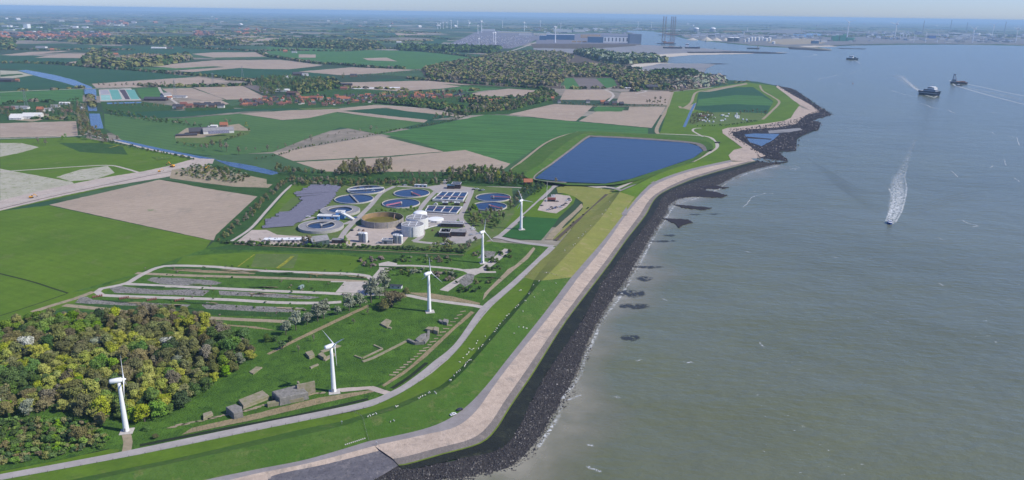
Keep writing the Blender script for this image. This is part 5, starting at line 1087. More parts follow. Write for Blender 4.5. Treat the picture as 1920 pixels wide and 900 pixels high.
village(150, 484, 790, lambda x: 189-abs(x-610)*0.018-(x-640)*0.02, lambda x: 9-abs(x-590)*0.022, 'in the village', 'houses of the village', VK, 0.85, 3)
village(26, 780, 870, lambda x: 181, lambda x: 4, 'right of the village', 'houses at the village end', VK, .95, 5)
village(22, 448, 490, lambda x: 194, lambda x: 5, 'left of the village', 'houses at the left village end', VK, .9, 6)
for x, y, k in [(331,203,'w'),(345,199,'r'),(356,202,'r'),(370,200,'d'),(380,201,'d'),(390,199,'w'),(398,201,'d'),(408,199,'d'),(415,202,'w'),(338,204,'d')]:
    house(x, y, k, 13, 9, 5, 4, 0.1, '%s in the short row left of the village' % KW[k], 'houses left of the village', sc_=1.25)
for x, y, w, lb, k in [(640,186,26,'long orange roofed barn at the front of the village','o'),(650,188,20,'white front barn with an orange roof below the village','wo'),(588,186,24,'long red roofed row house at the front of the village','r'),(572,187,22,'orange roofed row house left of the long red one','o'),(600,187,16,'white gabled house at the right end of the long red row','wo'),
    (590,163,16,'brick house with a big orange roof above the village','o'),(645,168,22,'brown roofed shed at the back of the village','r'),(690,181,17,'bright orange roofed house at the village middle','o'),(782,181,17,'orange roofed house near the right end of the village','o'),(842,182,20,'orange roofed farmhouse right of the village','o'),
    (870,189,11,'small brown roofed house left of the pair of orange barns','n'),(884,190,17,'left of the pair of orange roofed barns right of the village','o'),(891,188,12,'right of the pair of orange roofed barns right of the village','o'),(925,192,26,'long orange roofed stable among the middle farms','o'),(934,190,12,'orange roofed barn behind the long stable','o'),(982,191,12,'red roofed farmhouse in the trees of the middle farms','o'),
    (1036,187,9,'small orange roofed house at the lane corner of the middle farms','o'),(1130,194,14,'orange roofed farmhouse at the lane crossing','o'),(1137,196,12,'brick barn beside the lane crossing farmhouse','b'),(1152,196,14,'dark roofed house right of the lane crossing','d'),(1165,197,12,'low dark barn right of the lane crossing','b'),(1102,193,11,'pale house hidden in the lane hedge','w'),(1048,193,8,'small pale cottage at the left of the lane hedge','w')]:
    house(x, y, k, w, 10, 5, 5, 0.1, lb, None, name='farm_building' if w > 16 else 'house', cat='house' if w < 17 else 'farm building')
for x, y, w, d, h, hr, rz, k, lb in [(293,188,60,22,5,5,0.05,'b','long black roofed shed beside the teal plots'),(312,184,24,22,9,7,0.9,'g','big grey gabled barn at the end of the long black shed'),(318,186,14,10,5,4,0.1,'wo','orange fronted farmhouse beside the grey barn'),(338,183,36,18,4,3,0.1,'g','pale round roofed barn right of the orange farmhouse'),
    (560,141,46,24,7,6,0.4,'b','large dark blue barn behind the village park'),(572,142,24,24,6,5,0.4,'g','pale green barn beside the large dark blue barn'),(540,146,30,16,5,3,0.2,'ww','low white shed left of the large dark barn'),
    (648,160,46,14,5,3,0.03,'b','long black stable beside the white film strip'),(530,171,40,30,5,3,0.05,'ww','white greenhouse sheds at the left of the village'),(549,178,40,18,7,5,-0.5,'n','grey hall with a sloping roof in the village'),(380,249,52,22,5,7,0.42,'b','left dark barn of the solar roofed farm'),
    (410,249,60,22,5,7,0.42,'g','right grey barn with dark solar panels on its roof'),(420,238,16,10,5,6,0.1,'o','orange roofed house of the solar roofed farm'),(402,239,14,9,4,2,0.1,'ww','small white silo house behind the farm barns'),(350,254,40,14,2.5,1.5,0.35,'b','low row of covered feed clamps at the farm'),
    (45,222,52,24,6,5,0.15,'ww','largest white shed of the left settlement'),(62,219,40,18,6,4,0.15,'ww','second white shed behind the largest one'),(31,224,26,12,4,3,0.15,'ww','low white shed left of the largest one'),(76,209,14,12,6,6,0.2,'o','orange roofed house beside the white sheds'),(92,208,24,12,5,3,0.5,'g','pale grey shed right of the orange house'),
    (122,196,26,10,4,3,0.1,'ww','small white shed by the dark row near the canal'),(104,201,20,9,4,3,0.2,'g','pale shed between the orange house and canal'),(126,210,24,9,4,3,0.0,'n','brown roofed shed near the canal trees'),(155,207,9,8,5,5,1.4,'ww','white cottage tucked in the canal trees'),(14,205,34,14,4,4,0.1,'n','reddish low shed at the far left edge'),(38,204,40,16,4,4,0.1,'g','beige low shed right of the reddish one'),
    (10,153,52,20,7,5,0.05,'b','blue black shed at the left edge above the canal lane'),(33,153,12,8,5,5,0.05,'o','orange house beside the blue black shed'),(1222,167,40,22,9,7,0.05,'b','black farm with a grey roof beside the headland'),(1318,219,18,10,3,2,0.1,'n','low brown building in the camping ground'),
    (1345,268,10,5,2,0.5,0.1,'b','small dark bunker hut on the grass beside the reservoir path'),(78,90,60,26,9,3,0.0,'g','pale barn on the far field edge'),(210,95,60,26,7,4,0.05,'b','blue barn by the far wood'),(298,91,90,26,6,4,0.05,'ww','white farm sheds on the far green field'),(318,91,40,20,6,4,0.05,'d','dark roofed farmhouse beside the far white sheds'),
    (218,104,20,14,7,7,0.3,'o','orange house peeping from the far wood'),(98,95,20,14,7,7,0.3,'o','orange house at the far soil field'),(535,98,26,14,7,7,0.3,'o','orange farmhouse on the far green fields'),(552,99,30,14,6,4,0.1,'g','grey barn beside the far orange farmhouse'),(663,144,26,12,6,6,0.1,'d','dark house in the avenue trees'),(748,80,40,22,8,4,0.1,'ww','white barn left of the harbour wood')]:
    house(x, y, k, w, d, h, hr, rz, lb, None, name='barn', cat='barn')
farm_pv = MB(); farm_pv.add([(-20, -10.5, 0), (20, -10.5, 0), (20, -1.5, 5.4), (-20, -1.5, 5.4)], [[0, 1, 2, 3]])
o_ = farm_pv.build('roof_panels', SP); o_.location = W(410, 249, 5.9)+Vector((0, 0, 0)); o_.rotation_euler = (0, 0, 0.42); tag(o_, 'dark solar panels laid on the right grey barn roof', 'solar panels')
def small_silo(x, y, r, h, lb):
    t = thing('feed_silo', lb, 'silo', W(x, y, 0.45)); b = MB(); b.cyl(0, 0, 0, r, h, n=16, cap=False); b.build('shell', OFFW, t, True); b = MB(); b.cyl(0, 0, h, r, r*0.6, 0.3, n=16); b.build('roof', GREYR, t)
small_silo(392, 248, 2.6, 13, 'round white feed silo between the two farm barns')
# caravans on the camping ground
def caravan(px, py, lb, rz):
    t = thing('caravan', lb, 'caravan', W(px, py, 0.5), rz, 'caravans of the camping ground'); b = MB(); b.box(0, 0, 0.6, 9, 3.2, 2.4, 0, 0.96); b.build('body', WHITE, t)
    b = MB(); b.box(0, -1.62, 1.6, 4, 0.1, 0.8); b.build('window', GLASS, t); b = MB(); b.cyl(0, 0, 0, 0.35, 0.6, n=8); b.build('wheel', TIRE, t)
for i in range(26):
    x = rv.uniform(1312, 1400); y = rv.uniform(214, 230); caravan(x, y, 'white caravan on the camping ground, %s %s' % ('front' if y > 222 else 'back', ('left', 'middle', 'right')[min(2, int((x-1312)/30))]), rv.choice([0.3, 1.2]))
for i in range(12): x = rv.uniform(1165, 1188); caravan(x, rv.uniform(160, 166), 'white caravan on the small farm field beside the headland lane', rv.uniform(0, 1))
# ------------------------------------------------------------------ cars, machines, small things of the works
CARC = {'white': plain('car_white', (0.7, 0.7, 0.7), 0.3, 0.5, 0.02), 'black': plain('car_black', (0.03, 0.03, 0.035), 0.25, 0.5, 0.02), 'silver': plain('car_silver', (0.4, 0.41, 0.43), 0.3, 0.5, 0.02), 'blue': plain('car_blue', (0.05, 0.1, 0.3), 0.3, 0.5, 0.02), 'red': plain('car_red', (0.4, 0.03, 0.03), 0.3, 0.5, 0.02), 'dark grey': plain('car_grey', (0.12, 0.12, 0.13), 0.3, 0.5, 0.02)}
CP = {}
def car_proto(c, s=1.0):
    if c in CP: return CP[c]
    t = bpy.data.objects.new('parked_car', None); prof = [(-2.2, .35), (-2.25, .8), (-1.9, 1.0), (-1.2, 1.05), (1.1, .95), (2.0, .8), (2.2, .55), (2.15, .35)]; b = MB(); vs = [(x, y, z) for y in (-.88, .88) for x, z in prof]
    b.add(vs, [[i, i+1, i+9, i+8] for i in range(7)]+[[7, 0, 8, 15], list(range(7, -1, -1)), list(range(8, 16))]); a = b.build('body', CARC[c]); a.parent = t
    b = MB(); b.box(-.35, 0, .98, 2.5, 1.55, .48, 0, .78); g = b.build('cabin', GLASS); g.parent = t; r_ = MB(); r_.box(-.35, 0, 1.46, 1.9, 1.2, .05); q = r_.build('roof', CARC[c]); q.parent = t
    ws = [a, g, q]
    for x in (-1.35, 1.35):
        for y in (-.85, .85): b = MB(); b.tube((x, y-.1, .33), (x, y+.1, .33), .33, .33, 10); w = b.build('wheel', TIRE); w.parent = t; ws.append(w)
    for o in ws: COL.objects.unlink(o)
    CP[c] = t; return t
def car(px, py, c, rz, lb, group='parked cars', sc_=1.0, z=0.62):
    o = copy_tree(car_proto(c)); o.location = W(px, py, z); o.rotation_euler = (0, 0, rz); o.scale = (sc_,)*3; tag(o, lb, 'car', group)
for x, y, c, rz in [(1067,373,'black',.2),(1068,376,'dark grey',.2),(1063,377,'white',.3),(1065,375,'silver',.2),(1061,382,'black',.4),(1057,385,'black',.4),(1054,386,'dark grey',.4),(1050,388,'white',.4),(1045,378,'dark grey',.1),(1043,389,'black',.3),(1040,391,'blue',.2),(1036,392,'black',1),(1034,389,'black',.5),(1030,393,'dark grey',0),(1027,394,'silver',.1),(1016,386,'black',.5),(1052,389,'silver',.4)]:
    car(x, y, c, rz, '%s car on the sandy lot near the maroon roofed cabin, %s' % (c, 'upper right' if y < 380 else 'lower edge'), 'cars on the sandy lot')
for x, y, c, rz in [(889,424,'black',.3),(886,428,'white',.6),(888,431,'white',.4),(873,437,'silver',1.2),(884,441,'silver',.4),(842,445,'black',.4),(831,443,'white',.4),(700,358.5,'white',.1),(757,347.5,'black',.1),(760,348,'white',.1),(578,407,'white',.2),(888,356,'black',.1),(895,355,'white',.1),(900,358,'black',.2),(906,357,'silver',.3),(690,420,'white',.3),(666,409,'blue',.8),(815,384,'silver',1.4)]:
    car(x, y, c, rz, '%s vehicle parked in the treatment works %s' % (c, 'by the offices' if x > 825 and y > 400 else 'at the back gate' if x > 880 else 'near the silos' if y > 415 else 'between the tanks'), 'vehicles in the treatment works', 1.25)
def digger(px, py, rz, lb, s=1.0):
    t = thing('excavator', lb, 'excavator', W(px, py, 0.6), rz); t.scale = (s,)*3
    for y in (-1.2, 1.2): b = MB(); b.box(0, y, 0, 4.2, .7, .9, 0, .85); b.build('track', TIRE, t)
    b = MB(); b.box(-.6, 0, 1.0, 3.6, 2.6, 1.4, 0, .92); b.build('body', YEL, t); b = MB(); b.box(.8, .6, 1.6, 1.3, 1.2, 1.6, 0, .9); b.build('cab', GLASS, t)
    b = MB(); b.beam((1, -.3, 1.8), (4, -.3, 5), .5, .6); b.beam((4, -.3, 5), (6.5, -.3, 2.5), .4, .5); b.build('boom', YEL, t); b = MB(); b.box(6.7, -.3, 1.5, 1, 1.2, 1.1, 0, .6); b.build('bucket', DARK, t)
digger(323, 313, 2.9, 'orange yellow excavator with its boom raised on the building road', 1.6); digger(59, 371, 0.2, 'small orange excavator on the building road near the left edge', 1.1); digger(299, 322, 0.5, 'small orange machine in the middle of the building road', 0.9); digger(386, 316, 0.5, 'yellow digger beside the sandy waste at the road head', 1.0); digger(714, 427, 0.4, 'small dark digger under the empty tank on the sand yard', 0.9)
def lattice(px, py, h, base, lb, cat='pylon', name='power_pylon', arms=3, z=0.45):
    t = thing(name, lb, cat, W(px, py, z), R.uniform(0, 1)); b = MB(); th = base*0.035
    for sx in (-1, 1):
        for sy in (-1, 1): b.beam((sx*base/2, sy*base/2, 0), (sx*base*.08, sy*base*.08, h), th)
    for k in range(7):
        f = k/7; g = (k+1)/7; a0 = base/2*(1-f*.84); a1 = base/2*(1-g*.84)
        for s in (-1, 1): b.beam((-a0, s*a0, h*f), (a1, s*a1, h*g), th*.6); b.beam((s*a0, a0, h*f), (s*a1, -a1, h*g), th*.6)
    b.build('lattice', STEEL, t)
    for k in range(arms): b = MB(); b.beam((-h*.13, 0, h*(.72+.11*k)), (h*.13, 0, h*(.72+.11*k)), th, th*1.5); b.build('cross_arm', STEEL, t)
lattice(49, 198, 42, 8, 'lattice power pylon standing over the left settlement'); lattice(329, 178, 45, 8, 'lattice power pylon over the light brown fields'); lattice(455, 145, 42, 8, 'lattice power pylon on the dark green field, left'); lattice(400, 160, 42, 8, 'lattice power pylon above the upper hedge'); lattice(558, 94, 45, 8, 'far lattice pylon on the green fields')
# ------------------------------------------------------------------ bunkers of the fort
def rock_block(name, pts, h, lb, mat, cat='bunker', z=0.3, group=None, extra=None, top_slope=0.0):
    P = [W(x, y, z+h) for x, y in pts]; c = sum(P, Vector())/len(P); t = thing(name, lb, cat, (c.x, c.y, z), 0, group); r = random.Random(int(pts[0][0])); n = len(P)
    vs = []
    for zz, k in ((0, 1.03), (h*.5, 1.0), (h*.92, .985), (h, .94)):
        for i, p in enumerate(P): vs.append(((p.x-c.x)*k+r.uniform(-.12, .12), (p.y-c.y)*k+r.uniform(-.12, .12), zz+(top_slope*(i/n) if zz > h*.8 else 0)+(r.uniform(-.1, .1) if zz else -.3)))
    fs = [[j*n+i, j*n+(i+1) % n, (j+1)*n+(i+1) % n, (j+1)*n+i] for j in range(3) for i in range(n)]; ar = sum(P[i].x*P[(i+1) % n].y-P[(i+1) % n].x*P[i].y for i in range(n))
    top = [3*n+i for i in range(n)]; fs.append(top)
    if ar < 0: fs = [f[::-1] for f in fs]
    m = mesh_obj('wall', vs, fs, mat, t)
    return t
t = rock_block('bunker', [(509,734),(524,747),(578,735),(563,720)], 5.5, 'big flat topped grey concrete bunker beside the V shaped turbine', CONCD); 
b = MB(); c = W(512, 742, 5.0); b.box(-1.5, -6.0, 0, 23, 3.5, 2.6, 0.42); b.build('side_slab', CONCG, t); b = MB(); b.box(9, 6.5, 0, 12, 1.2, 8.5, 0.5); b.box(4, 7.5, 0, 1.2, 5.5, 8.0, 0.5); b.build('broken_wall', CONCG, t); b = MB(); b.box(-10.5, -3.0, 1.0, .6, 3.5, 2.2, 0.42); b.build('doorway', DARK, t)
rock_block('concrete_slab', [(447,749),(456,761),(505,742),(492,731)], 2.6, 'long mossy concrete slab between the grey cube bunker and the big one', CONCG, 'bunker')
rock_block('bunker', [(423,763),(438,775),(455,771),(454,762),(441,757)], 4.6, 'grey cube bunker with a broken corner at the left of the bunker row', CONCD)
rock_block('concrete_fragment', [(380,775),(381,784),(399,774),(396,770)], 2.2, 'small broken concrete piece at the far left of the bunker row', CONCG, 'bunker')
rock_block('concrete_slab', [(467,697),(475,701),(492,688),(480,687)], .9, 'flat broken slab lying on the grass left of the V shaped turbine', CONCG, 'bunker')
rock_block('concrete_slab', [(572,660),(580,669),(590,665),(585,656)], 2.4, 'small stacked slab ruin left of the V shaped turbine', CONCG, 'bunker'); rock_block('concrete_slab', [(596,664),(607,671),(612,667),(604,659)], 2.6, 'dark fronted slab ruin just left of the turbine tower', CONCG, 'bunker')
rock_block('concrete_slab', [(606,672),(610,675),(630,664),(626,661)], 1.2, 'low slab strip behind the tower of the V shaped turbine', CONCG, 'bunker'); rock_block('concrete_slab', [(600,658),(606,660),(640,648),(632,646)], .8, 'broken pale platform right of the turbine tower', CONCG, 'bunker'); rock_block('concrete_beam', [(580,688),(583,690),(598,683),(595,681)], 1, 'small fallen concrete beam in the grass under the turbine', CONCG, 'bunker')
rock_block('concrete_platform', [(713,606),(726,613),(734,600),(724,597)], 1.6, 'L shaped concrete platform in the middle of the fort grass', CONCG, 'bunker'); rock_block('concrete_slab', [(723,613),(733,616),(735,614),(727,610)], .8, 'lower arm of the L shaped platform on the fort grass', CONCG, 'bunker')
def wall_run(px, w, h, lb, mat=CONCG, name='concrete_wall'):
    P = [W(x, y, .4) for x, y in px]; t = thing(name, lb, 'wall', P[0]); b = MB()
    for a, c in zip(P, P[1:]): b.beam(a-P[0]+Vector((0, 0, h/2)), c-P[0]+Vector((0, 0, h/2)), w, h)
    b.build('wall', mat, t)
wall_run([(665,668),(679,673),(717,655),(701,648)], 1.4, .9, 'low U shaped concrete wall around a grass rectangle'); wall_run([(680,679),(700,672),(765,639)], 2.2, .8, 'long straight concrete wall running up to the curved ruin'); wall_run([(765,640),(778,646),(795,645),(803,635),(804,624)], 2.0, 2.2, 'curved concrete wall of the ruin at the ditch', CONCD)
rock_block('bunker', [(778,636),(785,640),(798,632),(800,624),(790,626)], 3, 'ruined gun pit inside the curved wall', CONCD); rock_block('bunker', [(812,618),(821,621),(823,614),(815,611)], 3.2, 'small square bunker right of the gun pit ruin', CONCG); rock_block('bunker', [(797,616),(810,619),(814,613),(803,612)], 2.6, 'low bunker left of the small square one', CONCG); rock_block('bunker', [(829,602),(838,605),(841,599),(833,597)], 2.8, 'cube bunker at the top of the pale stepped path', CONCD); rock_block('bunker', [(822,600),(830,605),(832,602),(825,598)], 2, 'sloping bunker wall beside the top cube bunker', CONCD)
# pale stepping slabs beside the ditch: each slab lies by itself
for i in range(22):
    f = i/21; x = 868-f*132; y = 584+f*119+6*math.sin(f*3.1); c = W(x, y, .5); b = MB(); b.box(0, 0, 0, R.uniform(3, 5.5), R.uniform(1.0, 1.9), .2, .25+R.uniform(-.3, .3)); o = b.build('stone_slab', S5); o.location = (c.x, c.y, .5); tag(o, 'pale stone slab in the stepped line beside the ditch, %s stretch' % ('top' if f < .33 else 'middle' if f < .66 else 'bottom'), 'slab', 'stepped slabs beside the ditch')
for i in range(24):
    f = i/23; x = 325+f*280; y = 800-f*64; c = W(x+R.uniform(-2, 2), y+R.uniform(-1.5, 1.5), .5); b = MB(); n = 9; pts = [(math.cos(k*6.283/n)*R.uniform(1.4, 3.4)*1.3, math.sin(k*6.283/n)*R.uniform(.8, 1.5)) for k in range(n)]; b.prism(pts, 0, .12); o = b.build('sand_patch', S5); o.location = (c.x, c.y, .62); o.rotation_euler = (0, 0, .35); tag(o, 'sandy bare patch in the line below the bunkers, %s' % ('left stretch' if f < .33 else 'middle stretch' if f < .66 else 'right stretch'), 'bare patch', 'sandy patches below the bunkers')
# red earth retaining frames
for x, y in [(182,557),(232,560),(284,563),(336,564)]:
    t = thing('rusty_frame', 'rusty red slatted frame on the old fort bank, %s of four' % {182: 'first', 232: 'second', 284: 'third', 336: 'fourth'}[x], 'frame', W(x, y, .5), .3, 'rusty frames on the fort bank')
    for k in range(5): b = MB(); b.box(-3+k*1.6, k*.5, 0, 1.1, 2.6, 1.2, .2); b.build('slat', ROOFR, t)
def container(px, py):
    t = thing('small_container', 'greenish small container on legs beside the upper fort path', 'container', W(px, py, .5), 1.2); b = MB(); b.box(0, 0, .5, 6, 2.4, 2.4); b.build('body', plain('green_grey', (.25, .33, .3), .6), t); b = MB(); b.box(0, -1.25, 1, 1, .1, 1.8); b.build('door', DARK, t)
container(565, 541)
# flower strips
FL = land('flower_yellow', (.34, .32, .04), (.1, .17, .03), None, .35, fine=.3)
strip('flower_strip', [(520,503),(535,492),(549,480)], 4, FL, z=.9); strip('flower_strip', [(446,500),(462,488),(477,477)], 1.6, FL, z=.9); strip('flower_strip', [(205,277),(228,271)], 4, FL, z=.9)
sheet('flower_patch', [(285,294),(318,293),(322,297),(295,300)], land('flower_sparse', (.08, .15, .03), (.1, .17, .03), (.45, .4, .03), .08, fine=.3), z=.9)
strip('dry_grass', [(440,458),(600,466),(870,478)], 1.6, S7, z=.85)
# ------------------------------------------------------------------ dike furniture and sheep
def dike_z(px, py):
    """height of the dike surface seen through a pixel, between its rails"""
    best = None
    for i in range(len(ST)-1):
        for k in range(0, 7):
            q = [ST[i][k], ST[i][k+1], ST[i+1][k+1], ST[i+1][k]]
            if inpoly(px, py, q):
                a, b_ = ST[i][k], ST[i+1][k]; c, d = ST[i][k+1], ST[i+1][k+1]; bt = None
                for u in range(11):
                    for v in range(11):
                        U, V_ = u/10, v/10; x = (a[0]*(1-U)+b_[0]*U)*(1-V_)+(c[0]*(1-U)+d[0]*U)*V_; y = (a[1]*(1-U)+b_[1]*U)*(1-V_)+(c[1]*(1-U)+d[1]*U)*V_; e = (x-px)**2+(y-py)**2
                        if bt is None or e < bt[0]: bt = (e, ZS[k]*(1-V_)+ZS[k+1]*V_)
                return bt[1]
    return .8
def sheep_proto():
    t = bpy.data.objects.new('sheep', None); vs = []; prof = [(-.62, .12, .62), (-.52, .26, .64), (-.2, .31, .66), (.2, .3, .67), (.45, .24, .72), (.6, .15, .82), (.72, .12, .95), (.86, .1, .95), (.98, .05, .88)]; n = 8
    for x, r, z in prof: vs += [(x, r*.85*math.cos(2*math.pi*k/n), z+r*math.sin(2*math.pi*k/n)) for k in range(n)]
    fs = [[j*n+k, j*n+(k+1) % n, (j+1)*n+(k+1) % n, (j+1)*n+k] for j in range(len(prof)-1) for k in range(n)]+[list(range(n-1, -1, -1)), [(len(prof)-1)*n+k for k in range(n)]]
    b = MB(); b.add(vs, fs)
    for x in (-.42, .4):
        for y in (-.15, .15): b.tube((x, y, .5), (x+(.03 if x > 0 else -.04), y, .25), .07, .05, 6); b.tube((x+(.03 if x > 0 else -.04), y, .26), (x, y, 0), .05, .04, 6)
    for y in (-.12, .12): b.tube((.76, y*.6, 1.02), (.72, y*1.8, 1.0), .035, .02, 5)
    o = b.build('body', WOOL, None, True); COL.objects.unlink(o); o.parent = t; return t
SHP = sheep_proto()
SP_ = [(690,782),(694,781),(700,779),(706,777),(742,764),(745,763),(785,748),(789,746),(792,744),(797,742),(803,738),(806,737),(815,736),(818,739),(843,715),(845,714),(851,706),(856,700),(860,697),(863,695),(871,688),(873,685),(874,682),(877,680),(879,677),(882,676),(738,790),(733,792),(875,666),(879,662),(884,657),(888,655),(898,655),(903,651),(905,648),(918,638),(927,623),(929,620),(932,617),(935,612),(938,608),(944,602),(947,598),(951,593),(955,590),(967,578),(969,575),(972,573),(974,546),(977,545),(991,552),(994,549),(1002,558),(1025,512),(1030,513),(1043,532),(1020,545),(985,565),(980,585),(973,614),(981,615),(987,617),(965,626),(1075,460),(1078,458),(1085,447),(1092,443),(1093,440),(1098,436),(1108,424),(1060,470),(1130,402),(1146,402),(1135,395),(1144,379),(1127,355),(880,655),(868,672),(862,680),(895,640),(893,645),(910,632),(1000,535),(1010,528)]
for i, (x, y) in enumerate(SP_):
    z = dike_z(x, y); o = copy_tree(SHP); o.location = W(x+R.uniform(-.8, .8), y, z); o.rotation_euler = (0, 0, R.uniform(0, 6.28)); s = R.uniform(0.85, 1.15); o.scale = (s, s, s)
    tag(o, 'white sheep grazing on the dike, %s' % ('lower end by the fence' if y > 730 else 'on the lower bend' if y > 670 else 'along the crest below the dry grass' if y > 515 else 'on the dry yellow stretch'), 'sheep', 'sheep grazing on the dike')
def fence_line(px, lb, hgt=1.1, sp=6):
    P = smoothline([W(x, y, z) for x, y, z in px], sp); t = thing('wire_fence', lb, 'fence', P[0])
    for i, p in enumerate(P[:95]):
        b = MB(); q = p-P[0]; b.beam(q, q+Vector((0, 0, hgt)), .16); b.build('post', WOOD, t)
    for h_ in (.5, .95):
        b = MB()
        for a, c in zip(P, P[1:]): b.beam(a-P[0]+Vector((0, 0, h_)), c-P[0]+Vector((0, 0, h_)), .04)
        b.build('wire', STEEL, t)
fence_line([(x+2, y+5.5, .85) for x, y in RW[1:-1]], 'low post and wire fence along the dike side of the road', 1.1, 7)
fence_line([(660,772,1.2),(679,782,7),(684,800,6.2),(692,827,4.4)], 'white fence crossing the dike down to the path', 1.3, 3)
fence_line([(985,517,1.2),(1005,513,2.7),(1027,512,7),(1066,525,4.4)], 'fence across the dike where the grass turns yellow', 1.2, 4)
for r_ in range(2):
    for i in range(11):
        x = 648+i*3.6; y = 830-i*1.15+r_*4; c = W(x, y, 4.5); b = MB(); b.box(0, 0, 0, .75, 1.0, .3, .3); o = b.build('concrete_block', CONCL); o.location = c; tag(o, 'white concrete block in the double row beside the dike path, %s row' % ('upper' if r_ == 0 else 'lower'), 'block', 'white blocks by the dike path')
for x, y, lb in [(641,796,'lone pale post on the lower dike slope'),(706,835,'dark signpost beside the asphalt dike path')]:
    t = thing('marker_post', lb, 'post', W(x, y, 5 if y < 800 else 4.2)); b = MB(); b.tube((0, 0, -.3), (0, 0, 2.4), .18, .15, 8); b.build('pole', STEEL, t); b = MB(); b.box(0, 0, 1.9, .8, .12, .6); b.build('plate', WHITE, t)
for x, y, z, c, lb in [(862,769,4.5,'black','black car on the grass at the bend of the dike path'),(850,778,4.4,'white','white car beside the bend of the dike path')]: car(x, y, c, .6, lb, None, 1.0, z)
def person(px, py, z, lb, cloth, pose=0):
    """standing walker: one skinned body with hair and clothing colours by part"""
    t = thing('person', lb, 'person', W(px, py, z), R.uniform(0, 6)); J = [(0, 0, .95), (0, 0, 1.15), (0, 0, 1.42), (0, 0, 1.52), (0, .02, 1.66), (.1, 0, .9), (.12, .05, .5), (.12, .0, .05), (-.1, 0, .9), (-.12, -.08, .5), (-.13, -.16, .05), (.2, 0, 1.4), (.27, .02, 1.12), (.28, .12, .88), (-.2, 0, 1.4), (-.27, -.02, 1.12), (-.28, .06, .88), (.12, .14, .03), (-.13, -.03, .03)]
    E = [(0, 1), (1, 2), (2, 3), (3, 4), (0, 5), (5, 6), (6, 7), (0, 8), (8, 9), (9, 10), (2, 11), (11, 12), (12, 13), (2, 14), (14, 15), (15, 16), (7, 17), (10, 18)]; RD = [.15, .14, .16, .06, .11, .1, .065, .045, .1, .065, .045, .07, .05, .035, .07, .05, .035, .04, .04]
    me = bpy.data.meshes.new('body'); me.from_pydata(J, E, []); me.materials.append(cloth); o = link(bpy.data.objects.new('body', me), t); sk = o.modifiers.new('skin', 'SKIN')
    for i, v in enumerate(me.skin_vertices[0].data): v.radius = (RD[i], RD[i]*.8)
    me.skin_vertices[0].data[0].use_root = True; o.modifiers.new('sub', 'SUBSURF').levels = 1
    b = MB(); b.dome(0, -.01, 1.66, .115, .12, 10, 3); b.build('hair', BARK, t, True)
person(733, 793, 5.2, 'person in a dark jacket standing on the lower dike slope among the sheep', DARK)

# worn earth and low scrub between the fort strips
rw = random.Random(31)
for i in range(46):
    f = rw.random(); row = rw.choice([(330,503,690,519),(300,530,640,546),(250,558,600,583),(420,547,640,560),(150,560,360,577),(720,500,930,520)]); x = row[0]+(row[2]-row[0])*f; y = row[1]+(row[3]-row[1])*f+rw.uniform(-2, 2)
    n = 11; L = rw.uniform(5, 16); q = [(math.cos(k*6.283/n)*L*rw.uniform(.6, 1.1), math.sin(k*6.283/n)*rw.uniform(.8, 2.2)) for k in range(n)]; b = MB(); b.prism(q, 0, .06); o = b.build('worn_ground', rw.choice([S5, S7, G6, G8])); o.location = W(x, y, .92); o.rotation_euler = (0, 0, rw.uniform(-.25, .1)); o['kind'] = 'structure'
for i in range(90):
    x = rw.uniform(270, 690); y = rw.uniform(495, 592); k = rw.choice(['dark', 'green', 'olive', 'shrub']); tree(x, y, k, 'bush', .5, '%s small bush among the earth banks of the old fort' % ADJ[k], 'small bushes of the fort banks', .5)
